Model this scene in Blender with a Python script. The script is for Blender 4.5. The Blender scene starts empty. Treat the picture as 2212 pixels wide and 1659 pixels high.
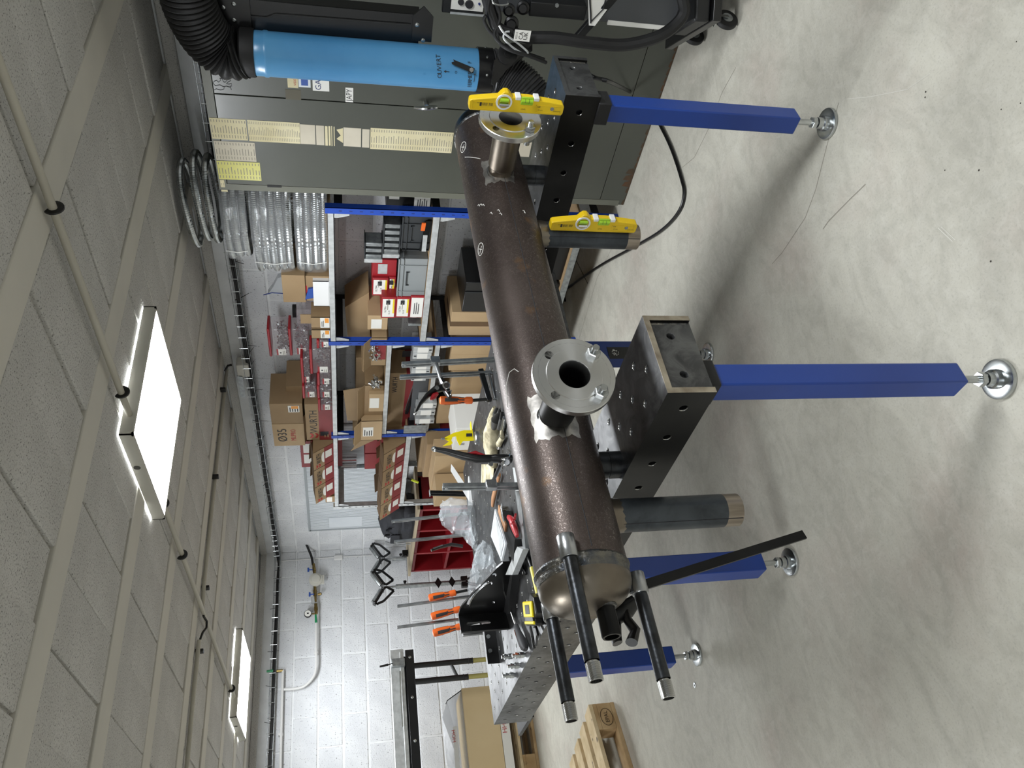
import bpy, math, random
from mathutils import Vector, Matrix
random.seed(7)
S = bpy.context.scene
COL = S.collection
R = math.radians
# ---------------------------------------------------------------- camera
cam_d = bpy.data.cameras.new('camera'); cam = bpy.data.objects.new('camera', cam_d); COL.objects.link(cam)
cam_d.sensor_fit = 'HORIZONTAL'; cam_d.sensor_width = 36.0; cam_d.lens = 27.244; cam_d.clip_start = .02
CR = (-0.142025, -0.163485, -0.976269); CU = (0.787607, -0.616073, -0.011412); CB = (-0.599587, -0.770537, 0.21626)
cam.matrix_world = Matrix(((CR[0], CU[0], CB[0], 0), (CR[1], CU[1], CB[1], 0), (CR[2], CU[2], CB[2], 1.427), (0, 0, 0, 1)))
S.camera = cam
# ---------------------------------------------------------------- world, exposure
W = bpy.data.worlds.new('world'); S.world = W; W.use_nodes = True
W.node_tree.nodes['Background'].inputs[0].default_value = (.8, .85, .9, 1)
W.node_tree.nodes['Background'].inputs[1].default_value = .05
S.view_settings.view_transform = 'Standard'; S.view_settings.look = 'None'
S.view_settings.gamma = 1; S.view_settings.use_curve_mapping = False
S.view_settings.exposure = 0.0
PANEL = 37.0
LAMPS = [(1.93, 2.65), (1.89, 5.88), (1.62, .0), (-1.35, 2.65), (-1.35, 5.88), (-1.35, -.60)]

# ---------------------------------------------------------------- materials
def srgb(c):
    if isinstance(c, str): c = [int(c[i:i+2], 16)/255 for i in (0, 2, 4)]
    return tuple(((x/12.92) if x <= .04045 else ((x+.055)/1.055)**2.4) for x in c) + (1,)
MATS = {}
def mat(name, c1, c2=None, scale=8, rough=.6, metal=0, bump=0, bscale=60, detail=4, lo=.35, hi=.65,
        spots=None, sscale=90, slo=.62, shi=.72, stretch=None, rvar=0, emit=0, alpha=1, trans=0, coat=0, aniso=0, spec=None):
    m = bpy.data.materials.new(name); m.use_nodes = True; nt = m.node_tree; N = nt.nodes; L = nt.links
    b = N['Principled BSDF']; b.inputs['Roughness'].default_value = rough; b.inputs['Metallic'].default_value = metal
    b.inputs['Base Color'].default_value = srgb(c1)
    if spec is not None: b.inputs['Specular IOR Level'].default_value = spec
    if coat: b.inputs['Coat Weight'].default_value = coat; b.inputs['Coat Roughness'].default_value = .15
    if aniso: b.inputs['Anisotropic'].default_value = aniso
    if emit: b.inputs['Emission Color'].default_value = srgb(c1); b.inputs['Emission Strength'].default_value = emit
    if alpha < 1: b.inputs['Alpha'].default_value = alpha
    if trans: b.inputs['Transmission Weight'].default_value = trans
    tc = N.new('ShaderNodeTexCoord'); src = tc.outputs['Object']
    if stretch:
        mp = N.new('ShaderNodeMapping'); mp.inputs['Scale'].default_value = stretch; L.new(src, mp.inputs[0]); src = mp.outputs[0]
    col = None
    def noise(sc, dt=4, dist=0):
        n = N.new('ShaderNodeTexNoise'); n.inputs['Scale'].default_value = sc; n.inputs['Detail'].default_value = dt
        n.inputs['Distortion'].default_value = dist; L.new(src, n.inputs['Vector']); return n.outputs[0]
    def ramp(s, lo, hi, a=(0, 0, 0, 1), c=(1, 1, 1, 1)):
        r = N.new('ShaderNodeValToRGB'); r.color_ramp.elements[0].position = lo; r.color_ramp.elements[1].position = hi
        r.color_ramp.elements[0].color = a; r.color_ramp.elements[1].color = c; L.new(s, r.inputs[0]); return r.outputs[0]
    if c2 is not None:
        n = noise(scale, detail); col = ramp(n, lo, hi, srgb(c1), srgb(c2))
        if rvar:
            mr = N.new('ShaderNodeMapRange'); mr.inputs[3].default_value = rough-rvar; mr.inputs[4].default_value = rough+rvar
            L.new(n, mr.inputs[0]); L.new(mr.outputs[0], b.inputs['Roughness'])
    if spots is not None:
        f = ramp(noise(sscale, 3), slo, shi)
        mx = N.new('ShaderNodeMix'); mx.data_type = 'RGBA'; L.new(f, mx.inputs[0])
        if col: L.new(col, mx.inputs[6])
        else: mx.inputs[6].default_value = srgb(c1)
        mx.inputs[7].default_value = srgb(spots); col = mx.outputs[2]
    if col: L.new(col, b.inputs['Base Color'])
    if bump:
        bp = N.new('ShaderNodeBump'); bp.inputs['Strength'].default_value = bump; bp.inputs['Distance'].default_value = .004
        L.new(noise(bscale, 5), bp.inputs['Height']); L.new(bp.outputs[0], b.inputs['Normal'])
    MATS[name] = m
    return m
mat('block_white', 'dfe1e3', 'd2d4d7', 5, .85, bump=.9, bscale=85, spots='77777a', sscale=95, slo=.615, shi=.70)
mat('mortar_white', 'e9ebec', 'dddfe0', 9, .9, bump=.3, bscale=90)
mat('slab_block', 'cbc9c4', 'bfbdb8', 4, .9, bump=1.0, bscale=110, spots='74726d', sscale=190, slo=.57, shi=.68)
mat('slab_joist', 'cfcbc0', 'c5c2b8', 3, .8, bump=.15, bscale=40)
def aniso_mat(name, c, rough):
    m = mat(name, c, rough=rough, metal=1, aniso=.75); nt = m.node_tree; t = nt.nodes.new('ShaderNodeTangent'); t.direction_type = 'RADIAL'; t.axis = 'Y'; nt.links.new(t.outputs[0], nt.nodes['Principled BSDF'].inputs['Tangent'])
aniso_mat('turned_steel', 'd6d6d5', .27)
mat('dark_joint', '4b4945', rough=.95)
mat('floor', 'c4c1b4', 'b4b1a5', 1.7, .66, bump=.10, bscale=45, detail=9, lo=.3, hi=.7, spots='b1a89d', sscale=2.1, slo=.5, shi=.72, rvar=.06)
mat('steel_dark', '626364', '4a4a4b', 6, .40, metal=.9, rvar=.14, bump=.03, bscale=200)
mat('steel_black', '2a2a2a', '1f1f1f', 7, .36, metal=.8, rvar=.10)
mat('steel_bright', 'b9b9b7', '9c9c9a', 20, .26, metal=1, rvar=.08)
mat('steel_rim', 'c2b9a8', '94897a', 25, .35, metal=.9, bump=.1, bscale=150)
mat('rust_pipe', '423834', '544a45', 6, .42, metal=.66, detail=9, bump=.10, bscale=420, spots='80603e', sscale=11, slo=.64, shi=.78)
def flecks(name, sc, lo, hi, col):
    m = MATS[name]; nt = m.node_tree; N = nt.nodes; L = nt.links; b = N['Principled BSDF']
    tc = N.new('ShaderNodeTexCoord'); n = N.new('ShaderNodeTexNoise'); n.inputs['Scale'].default_value = sc; n.inputs['Detail'].default_value = 6; n.inputs['Distortion'].default_value = 1.5
    L.new(tc.outputs['Object'], n.inputs['Vector']); r = N.new('ShaderNodeValToRGB'); r.color_ramp.elements[0].position = lo; r.color_ramp.elements[1].position = hi; L.new(n.outputs[0], r.inputs[0])
    mr = N.new('ShaderNodeMapRange'); mr.inputs[3].default_value = .44; mr.inputs[4].default_value = .27; L.new(r.outputs[0], mr.inputs[0]); L.new(mr.outputs[0], b.inputs['Roughness'])
    mx = N.new('ShaderNodeMix'); mx.data_type = 'RGBA'; L.new(r.outputs[0], mx.inputs[0]); old = b.inputs['Base Color'].links[0].from_socket; L.new(old, mx.inputs[6]); mx.inputs[7].default_value = srgb(col); L.new(mx.outputs[2], b.inputs['Base Color'])
flecks('rust_pipe', 190, .54, .66, '6a615c')
mat('dish_steel', '8d867a', '6d6459', 5, .34, metal=.9, bump=.05, bscale=90, rvar=.08)
mat('weld', '77746c', '50545a', 45, .36, metal=.9, bump=.6, bscale=150)
mat('pipe_grey', '3f4449', '33373b', 12, .42, metal=.6, rvar=.06)
mat('pipe_ground', 'a79c8e', '82786c', 60, .4, metal=.85, stretch=(1, 1, .1))
mat('pipe_black', '2b2c2d', '43464a', 30, .34, metal=.75, detail=6, bump=.1, bscale=160)
mat('zinc', 'c9cccc', 'aeb2b3', 30, .25, metal=1)
mat('galv', 'a9adae', '8d9192', 40, .42, metal=.8)
mat('galv_light', 'd3d6d6', 'bcbfbf', 30, .45, metal=.5)
mat('blue_leg', '0b3a8e', '0a3381', 3, .36, coat=.15)
mat('blue_rack', '1b46a8', rough=.4)
mat('blue_duct', '5597c6', '4788ba', 3, .33, bump=.03, bscale=40, coat=.2, spots='3f80b2', sscale=25, slo=.68, shi=.78)
mat('black_plastic', '0b0b0c', rough=.36)
mat('black_rubber', '0d0d0e', '161617', 14, .6, bump=.1, bscale=80)
mat('black_paint', '101011', rough=.3, coat=.2)
mat('grey_hose', '2c2c2d', '39393a', 20, .42)
mat('cabinet', '4d4f47', '484a43', 2, .36, bump=.03, bscale=25, coat=.15)
mat('cabinet_side', '6a6b5f', '5f6056', 2, .45)
mat('rust_stain', '453a2c', '5d412a', 30, .8)
mat('paper_cream', 'ded5b2', 'cfc49c', 6, .8)
mat('paper_grey', 'cfc7b4', 'bdb5a2', 5, .8)
mat('paper_yellow', 'd9d58c', 'cdc878', 5, .8)
mat('paper_white', 'e9e8e2', rough=.7)
mat('ink', '26262a', rough=.7)
mat('ink_blue', '1c2c6a', rough=.6)
mat('ink_red', 'b3282a', rough=.6)
mat('print_grey', '8d887b', rough=.8)
mat('orange_print', 'e79a3c', rough=.6)
mat('yellow_print', 'e8cf2c', rough=.6)
mat('card', 'a38a68', '957c5b', 3, .75, bump=.05, bscale=50)
mat('card_light', 'bfa47e', 'b09672', 3, .75)
mat('card_dark', '6a5236', '5c4730', 4, .8)
mat('card_cream', 'dcc79f', 'd4bd93', 2, .7)
mat('red_card', '8e2a2b', '7d2224', 4, .55)
mat('red_bin', 'a3212a', '931c24', 4, .4)
mat('red_shelf', '86131c', '740e16', 3, .4)
mat('plywood', 'a79a83', '8d806a', 12, .7, stretch=(1, .15, 1))
mat('chrome', 'e4e6e8', rough=.12, metal=1)
mat('silver_cast', 'b4b6b7', '8e9091', 18, .32, metal=.95, bump=.15, bscale=90)
mat('orange_grip', 'e1641c', rough=.42)
mat('grey_grip', '3a3a3c', rough=.6)
mat('red_grip', 'b5232c', rough=.4)
mat('yellow_level', 'e6c312', 'dcb80f', 4, .38)
mat('yellow_bright', 'f1dc12', rough=.4)
mat('yellow_marker', 'e8dc62', rough=.4)
mat('vial_green', 'b9ea3c', rough=.15, emit=0, trans=.35)
mat('glass_clear', 'f4f6f7', rough=.06, trans=.95)
mat('white_plastic', 'e6e7e6', rough=.4)
mat('grey_plastic', '8f9394', '858a8b', 3, .5)
mat('dark_grey_plastic', '2f3234', rough=.5)
mat('conduit', 'bdb9ab', 'b3afa1', 4, .5)
mat('conduit_white', 'dcdcda', rough=.5)
mat('lamp_body', 'c9c7bd', rough=.5)
mat('lamp_dark', '55534e', rough=.6)
mat('brass', '8f7a48', '6f5e35', 20, .35, metal=.8)
mat('valve_blue', '2a4f9f', rough=.4)
mat('valve_green', '1e8a55', rough=.4)
mat('glove', 'cfc6a6', '8e866b', 22, .85, bump=.6, bscale=60, lo=.4, hi=.62)
mat('glove_dark', '1c1c1b', '34332f', 20, .6, bump=.3, bscale=60)
mat('wood_handle', 'b98a63', '8d5f3d', 10, .5, stretch=(1, .2, 1))
mat('wood_pallet', 'b59a72', '9a7d55', 9, .8, bump=.25, bscale=50, spots='5d4930', sscale=11, slo=.66, shi=.74)
mat('wood_pallet_light', 'cdb995', 'b8a27b', 14, .8, bump=.25, bscale=60, spots='6f6250', sscale=16, slo=.66, shi=.72)
mat('wood_burn', '3d2c1a', rough=.9)
mat('cloth_black', '16171c', '202228', 9, .8, bump=.4, bscale=40)
mat('bristle', '6d6037', '4f4525', 120, .6)
mat('machine_grey', '4c4e50', '45474a', 2, .4)
mat('machine_dark', '18191a', rough=.4)
mat('corrugated_white', 'd8dde1', 'ccd2d7', 3, .45)
mat('olive_tube', 'a9a263', rough=.4, metal=.4)
mat('poly_edge', '9aa0a3', rough=.5)
mat('copper_rod', 'a8623a', rough=.35, metal=.9)
mat('marker_green', 'cfe03a', rough=.5)
def clear_mat(name, col, alpha, rough=.1, bump=.6, bscale=18):
    m = mat(name, col, rough=rough, bump=bump, bscale=bscale, alpha=alpha); m.node_tree.nodes['Principled BSDF'].inputs['Specular IOR Level'].default_value = .9
    return m
clear_mat('clear_bag', 'e3ebf0', .26, .07, 1.0, 30)
clear_mat('clear_wrap', 'eef1f3', .16, .05, 1.0, 26)
clear_mat('clear_jar', 'c9bcc2', .22, .15, .1)
clear_mat('zip_bag', 'a9adb0', .55, .25, .5)
def mottle(name, sc, lo, hi, col, fac, dist=1.0, stretch=None, bump=0):
    nt = MATS[name].node_tree; N = nt.nodes; L = nt.links; b = N['Principled BSDF']; tc = N.new('ShaderNodeTexCoord'); n = N.new('ShaderNodeTexNoise')
    n.inputs['Scale'].default_value = sc; n.inputs['Detail'].default_value = 10; n.inputs['Roughness'].default_value = .65; n.inputs['Distortion'].default_value = dist
    mp = N.new('ShaderNodeMapping'); mp.inputs['Scale'].default_value = stretch or (1, 1, 1); L.new(tc.outputs['Object'], mp.inputs[0]); L.new(mp.outputs[0], n.inputs['Vector'])
    r = N.new('ShaderNodeMapRange'); r.inputs[1].default_value = lo; r.inputs[2].default_value = hi; r.inputs[4].default_value = fac; L.new(n.outputs[0], r.inputs[0])
    mx = N.new('ShaderNodeMix'); mx.data_type = 'RGBA'; L.new(r.outputs[0], mx.inputs[0]); L.new(b.inputs['Base Color'].links[0].from_socket, mx.inputs[6]); mx.inputs[7].default_value = srgb(col); L.new(mx.outputs[2], b.inputs['Base Color'])
mottle('floor', 5, .42, .64, '98958a', .40, 1.8, (1, 1.6, 1)); mottle('floor', 30, .45, .68, 'cbc9bf', .35, .8); mottle('floor', 150, .52, .68, '918d83', .38, .3)
mottle('pipe_grey', 9, .4, .6, '545a5f', .5); mottle('steel_dark', 14, .42, .6, '8a8b8b', .4, 1.5)
# longitudinal mill-scale sparkle on the vessel shell comes from roughness variation
def em(name, col, st):
    m = bpy.data.materials.new(name); m.use_nodes = True; nt = m.node_tree; b = nt.nodes['Principled BSDF']
    b.inputs['Base Color'].default_value = srgb(col); b.inputs['Emission Color'].default_value = srgb(col); b.inputs['Emission Strength'].default_value = st
    MATS[name] = m
em('lamp_glow', 'f7fbff', PANEL)

# ---------------------------------------------------------------- mesh helper
V = Vector
def ortho(a):
    a = V(a).normalized(); t = V((0, 0, 1)) if abs(a.z) < .9 else V((1, 0, 0))
    u = a.cross(t).normalized(); return a, u, a.cross(u)
class MB:
    def __init__(s): s.v = []; s.f = []; s.mi = []
    def add(s, vs, fs):
        n = len(s.v); s.v += [tuple(x) for x in vs]; s.f += [tuple(n+i for i in f) for f in fs]; return s
    def box(s, lo, hi):
        x0, y0, z0 = lo; x1, y1, z1 = hi
        return s.add([(x0,y0,z0),(x1,y0,z0),(x1,y1,z0),(x0,y1,z0),(x0,y0,z1),(x1,y0,z1),(x1,y1,z1),(x0,y1,z1)],
                     [(0,3,2,1),(4,5,6,7),(0,1,5,4),(1,2,6,5),(2,3,7,6),(3,0,4,7)])
    def obox(s, o, ex, ey, ez):
        o, ex, ey, ez = V(o), V(ex), V(ey), V(ez)
        return s.add([o, o+ex, o+ex+ey, o+ey, o+ez, o+ex+ez, o+ex+ey+ez, o+ey+ez],
                     [(0,3,2,1),(4,5,6,7),(0,1,5,4),(1,2,6,5),(2,3,7,6),(3,0,4,7)])
    def bar(s, p, q, w, h, up=(0, 0, 1)):
        p, q, up = V(p), V(q), V(up); d = (q-p).normalized(); a = d.cross(up).normalized(); b = a.cross(d)
        return s.obox(p-a*w/2-b*h/2, q-p, a*w, b*h)
    def lathe(s, o, axis, prof, seg=24, cap=True):
        a, u, w = ortho(axis); o = V(o); vs = []
        for d, r in prof:
            for i in range(seg):
                t = 2*math.pi*i/seg; vs.append(o+a*d+(u*math.cos(t)+w*math.sin(t))*r)
        fs = []
        for k in range(len(prof)-1):
            for i in range(seg):
                j = (i+1) % seg; fs.append((k*seg+i, k*seg+j, (k+1)*seg+j, (k+1)*seg+i))
        if cap:
            if prof[0][1] > 1e-5: fs.append(tuple(range(seg-1, -1, -1)))
            if prof[-1][1] > 1e-5: fs.append(tuple((len(prof)-1)*seg+i for i in range(seg)))
        return s.add(vs, fs)
    def cyl(s, p, q, r, seg=20, r2=None):
        p, q = V(p), V(q); return s.lathe(p, q-p, [(0, r), ((q-p).length, r if r2 is None else r2)], seg)
    def tube(s, pts, r, seg=10, caps=True, closed=False, sx=1, up=None):
        pts = [V(p) for p in pts]; n = len(pts); vs = []; prev = None
        for k, p in enumerate(pts):
            if closed: d = pts[(k+1) % n]-pts[k-1]
            else: d = pts[min(k+1, n-1)]-pts[max(k-1, 0)]
            d.normalize()
            if prev is None:
                _, u, _ = ortho(d)
                if up is not None: u = (V(up)-d*d.dot(V(up))).normalized()
            else: u = (prev-d*prev.dot(d)).normalized()
            prev = u; w = d.cross(u); rr = r[k] if isinstance(r, (list, tuple)) else r
            for i in range(seg):
                t = 2*math.pi*i/seg; vs.append(p+u*math.cos(t)*rr+w*math.sin(t)*rr*sx)
        fs = []
        for k in range(n if closed else n-1):
            k2 = (k+1) % n
            for i in range(seg):
                j = (i+1) % seg; fs.append((k*seg+i, k*seg+j, k2*seg+j, k2*seg+i))
        if caps and not closed: fs += [tuple(range(seg-1, -1, -1)), tuple((n-1)*seg+i for i in range(seg))]
        return s.add(vs, fs)
    def prism(s, poly, o, ex, ey, ez):
        o, ex, ey, ez = V(o), V(ex), V(ey), V(ez); n = len(poly)
        vs = [o+ex*a+ey*b for a, b in poly]; vs += [v+ez for v in vs]
        return s.add(vs, [tuple(range(n-1, -1, -1)), tuple(range(n, 2*n))]+[(i, (i+1) % n, n+(i+1) % n, n+i) for i in range(n)])
    def quad(s, a, b, c, d): return s.add([a, b, c, d], [(0, 1, 2, 3)])
    def perf(s, o, ex, ey, en, W, H, x0, nx, dx, y0, ny, dy, r, t, par=0, seg=16):
        # plate face W x H with a staggered grid of through holes of radius r, wall depth t behind the face
        o, ex, ey, en = V(o), V(ex), V(ey), V(en); P = lambda a, b, c=0: o+ex*a+ey*b-en*c
        xa, xb, ya, yb = x0-dx/2, x0+(nx-.5)*dx, y0-dy/2, y0+(ny-.5)*dy
        s.quad(P(0, 0), P(W, 0), P(W, ya), P(0, ya)); s.quad(P(0, yb), P(W, yb), P(W, H), P(0, H))
        s.quad(P(0, ya), P(xa, ya), P(xa, yb), P(0, yb)); s.quad(P(xb, ya), P(W, ya), P(W, yb), P(xb, yb))
        for i in range(nx):
            for j in range(ny):
                cx, cy = x0+i*dx, y0+j*dy; c = [(cx-dx/2, cy-dy/2), (cx+dx/2, cy-dy/2), (cx+dx/2, cy+dy/2), (cx-dx/2, cy+dy/2)]
                if (i+j) % 2 != par: s.quad(*[P(*q) for q in c]); continue
                ring = [(cx+r*math.cos(2*math.pi*k/seg-math.pi*.75), cy+r*math.sin(2*math.pi*k/seg-math.pi*.75)) for k in range(seg)]
                vs = [P(*q) for q in c]+[P(*q) for q in ring]+[P(cx+(a-cx)*.88, cy+(b-cy)*.88, .0016) for a, b in ring]+[P(cx+(a-cx)*.88, cy+(b-cy)*.88, t) for a, b in ring]
                q4 = seg//4; fs = []
                for k in range(4):
                    arc = [4+((k*q4+m) % seg) for m in range(q4+1)]
                    fs.append(tuple([k, (k+1) % 4]+arc[::-1]))
                for lv in (0, 1):
                    for k in range(seg):
                        k2 = (k+1) % seg; fs.append((4+lv*seg+k, 4+lv*seg+k2, 4+(lv+1)*seg+k2, 4+(lv+1)*seg+k))
                        if lv == 0: s.mi.append(len(s.f)+len(fs)-1)
                s.add(vs, fs)
        return s
    def obj(s, name, m, parent=None, smooth=True, bev=0, world=None, ang=35):
        me = bpy.data.meshes.new(name); me.from_pydata(s.v, [], s.f); me.update()
        o = bpy.data.objects.new(name, me); COL.objects.link(o)
        if isinstance(m, (list, tuple)):
            for x in m: me.materials.append(MATS[x])
        else: me.materials.append(MATS[m])
        if isinstance(m, (list, tuple)):
            for i in s.mi: me.polygons[i].material_index = 1
        if smooth: me.shade_smooth(); me.set_sharp_from_angle(angle=R(ang))
        if parent is not None:
            o.parent = parent; w = V(parent.get('wl', (0, 0, 0)))
            if 'wl' in parent.keys(): o.location = -w
        if bev:
            b = o.modifiers.new('bevel', 'BEVEL'); b.width = bev; b.segments = 2; b.limit_method = 'ANGLE'
        return o
def tag(o, label=None, cat=None, group=None, kind=None):
    if label: o['label'] = label
    if cat: o['category'] = cat
    if group: o['group'] = group
    if kind: o['kind'] = kind
    return o
def thing(name, loc, label, cat, group=None):
    o = bpy.data.objects.new(name, None); COL.objects.link(o); o.location = loc; o.empty_display_size = .05
    o['wl'] = tuple(loc); return tag(o, label, cat, group)
def part(mb, name, m, parent, label=None, **k):
    o = mb.obj(name, m, parent, **k)
    if label: o['label'] = label
    return o
def struct(mb, name, m, parent=None, **k):
    o = mb.obj(name, m, parent, **k)
    if parent is None: o['kind'] = 'structure'
    return o
def place(src, dv, label=None, group=None):
    r = src.copy(); COL.objects.link(r); r.location = V(src.location)+V(dv)
    if label: r['label'] = label
    if group: r['group'] = group
    for ch in list(src.children):
        c = ch.copy(); COL.objects.link(c); c.parent = r
        for g in list(ch.children):
            d = g.copy(); COL.objects.link(d); d.parent = c
    return r
TXT = {}
def text(txt, m, parent, o, right, up, h, depth=.0004, name='lettering', align='CENTER', fit=None):
    # flat print: font outline turned into a mesh, baseline centre at o
    key = (txt, align)
    if key not in TXT:
        cu = bpy.data.curves.new('lettering', 'FONT'); cu.body = txt; cu.size = 1; cu.align_x = align; cu.align_y = 'CENTER'; cu.resolution_u = 2
        to = bpy.data.objects.new('tmp', cu); COL.objects.link(to)
        bpy.context.view_layer.update()
        me = bpy.data.meshes.new_from_object(to.evaluated_get(bpy.context.evaluated_depsgraph_get()))
        TXT[key] = ([tuple(v.co) for v in me.vertices], [tuple(p.vertices) for p in me.polygons]); bpy.data.objects.remove(to)
    vs, fs = TXT[key]; rt, u = V(right).normalized(), V(up).normalized(); n = rt.cross(u); o = V(o)+n*depth
    wd = max((v[0] for v in vs), default=1)-min((v[0] for v in vs), default=0)
    sx = h if fit is None else fit/max(wd, .01)
    mb = MB(); mb.add([o+rt*x*sx+u*y*h for x, y, z in vs], fs)
    return mb.obj(name, m, parent, smooth=False)
def jit(a): return random.uniform(-a, a)

# ================================================================ room shell
XW, YW, ZC = 3.42, 6.93, 2.17
m = MB(); m.quad((-3.4, -3.6, 0), (XW+.1, -3.6, 0), (XW+.1, YW+.1, 0), (-3.4, YW+.1, 0))
floor = struct(m, 'floor', 'floor', smooth=False)
def floor_line(pts, w, m_, name='floor_scratch'):
    mb = MB(); pts = [V(p) for p in pts]
    for a, b in zip(pts, pts[1:]):
        d = (b-a).normalized(); s = V((-d.y, d.x, 0))*w/2; z = V((0, 0, .0006))
        mb.quad(a-s+z, b-s+z, b+s+z, a+s+z)
    return mb.obj(name, m_, floor, smooth=False)
mat('scratch_dark', '8b867a', rough=.8); mat('scratch_light', 'cfcdc4', rough=.6); mat('joint_line', '3b3630', rough=.9)
floor_line([(3.506, 3.170, 0), (3.131, 3.073, 0)], .006, 'joint_line', 'saw_cut')
floor_line([(1.584, 1.153, 0), (1.606, 1.225, 0), (1.634, 1.327, 0), (1.636, 1.360, 0)], .003, 'scratch_dark')
floor_line([(1.285, 1.051, 0), (1.224, 1.041, 0)], .002, 'scratch_light')
floor_line([(1.279, 1.043, 0), (1.221, 1.033, 0)], .0015, 'scratch_light')
floor_line([(1.840, 1.052, 0), (1.754, 0.991, 2.22e-16), (1.641, 0.8993, 0), (1.600, 0.8301, 0)], .0015, 'scratch_light')
floor_line([(1.864, 1.079, 0), (1.823, 1.174, 0), (1.758, 1.309, 0), (1.734, 1.398, 0), (1.746, 1.555, 0), (1.762, 1.621, -2.22e-16)], .0018, 'scratch_dark', 'floor_crack')
floor_line([(2.497, 1.337, 0), (2.521, 1.454, 0), (2.511, 1.609, 0), (2.529, 1.753, 0), (2.592, 1.849, 0)], .002, 'scratch_dark', 'floor_crack')
floor_line([(2.997, 3.423, 0), (3.037, 2.932, 0), (2.969, 2.595, 2.22e-16)], .002, 'scratch_dark', 'floor_crack')
m = MB()
for k in range(60):
    p = (random.uniform(.2, 1.6), random.uniform(.1, 1.0)); r_ = random.uniform(.0012, .003)
    m.lathe((p[0], p[1], .0004), (0, 0, 1), [(0, r_), (.0003, r_*.6)], 6)
tag(struct(m, 'floor_pit', 'joint_line', floor), kind='stuff')

# ceiling: hollow-core blocks between painted joists
m = MB(); m.box((-3.4, -3.6, ZC+.012), (XW+.1, YW+.1, ZC+.1))
ceiling = struct(m, 'ceiling', 'slab_block', smooth=False)
JY = [2.038+.648*k for k in range(-6, 8)]
m = MB(); m.box((-3.3, 0, ZC-.006), (XW, .125, ZC+.02)); j0 = None
for k, y in enumerate(JY):
    if y > YW-.1: continue
    if j0 is None: j0 = m.obj('joist', 'slab_joist', ceiling, bev=.004)
    o = j0 if k == 0 else j0.copy()
    if k: COL.objects.link(o)
    o.location = (0, y, jit(.0015))
meshes = []
for v in range(4):
    m = MB(); n = 9; top = ZC+.03
    L_, W_ = .2135-.004*(v % 2), .519
    m.box((0, 0, ZC-.001), (L_, W_, top)); o = m.obj('slab_block', 'slab_block', None, bev=.004); meshes.append(o.data); md = o; bpy.data.objects.remove(o)
cnt = 0
for k, y in enumerate(JY):
    if y < .6 or y > YW-.2: continue
    n0 = 18
    for i in range(n0):
        x = -.456+.217*i
        if x+.2 > XW: continue
        o = bpy.data.objects.new('slab_block', meshes[(i*3+k) % 4]); COL.objects.link(o); o.parent = ceiling
        bv = o.modifiers.new('bevel', 'BEVEL'); bv.width = .004; bv.segments = 1
        o.location = (x+jit(.0015), y+.127, jit(.0025)); o.rotation_euler = (jit(.004), jit(.004), jit(.003)); cnt += 1
# walls with laid blocks
m = MB(); m.box((XW+.0035, -3.6, 0), (XW+.12, YW+.1, ZC+.1)); wall_right = struct(m, 'wall_right', 'mortar_white', smooth=False)
m = MB(); m.box((-3.4, YW+.0035, 0), (XW+.1, YW+.12, ZC+.1)); wall_back = struct(m, 'wall_back', 'mortar_white', smooth=False)
m = MB(); m.box((-3.5, -3.6, 0), (-3.4, YW+.1, ZC+.1)); struct(m, 'wall_left', 'mortar_white', smooth=False)
m = MB(); m.box((-3.5, -3.7, 0), (XW+.1, -3.6, ZC+.1)); struct(m, 'wall_front', 'mortar_white', smooth=False)
def block_mesh(ax):
    out = []
    for v in range(3):
        m = MB()
        if ax == 'x': m.box((0, 0, 0), (.04, .488+.003*v, .193))
        else: m.box((0, 0, 0), (.488+.003*v, .04, .193))
        o = m.obj('block', 'block_white', None); out.append(o.data); bpy.data.objects.remove(o)
    return out
bx_, by_ = block_mesh('x'), block_mesh('y')
for c in range(10):
    z = .01+.2045*c
    for i in range(12):
        y = 1.05+.5*i+(.25 if c % 2 else 0)
        if y > YW-.1: continue
        o = bpy.data.objects.new('block', bx_[(i+c) % 3]); COL.objects.link(o); o.parent = wall_right
        bv = o.modifiers.new('bevel', 'BEVEL'); bv.width = .006; bv.segments = 2
        ly = min(1, (YW-y)/.488); o.scale = (1, ly, 1)
        o.location = (XW+jit(.0025), y+jit(.003), z+jit(.002))
    for i in range(6):
        x = XW-.5*(i+1)+(.25 if c % 2 else 0)
        o = bpy.data.objects.new('block', by_[(i+c) % 3]); COL.objects.link(o); o.parent = wall_back
        bv = o.modifiers.new('bevel', 'BEVEL'); bv.width = .006; bv.segments = 2
        o.location = (x+jit(.003), YW+jit(.0025), z+jit(.002)); o.scale = (min(1, (XW-x)/.488), 1, 1)
m = MB(); m.box((XW-.02, -3.6, ZC-.055), (XW+.05, YW, ZC)); struct(m, 'trim_1', 'slab_block', bev=.008)
m = MB(); m.box((-3.4, YW-.02, ZC-.055), (XW, YW+.05, ZC)); struct(m, 'trim_2', 'slab_block', bev=.008)

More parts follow.
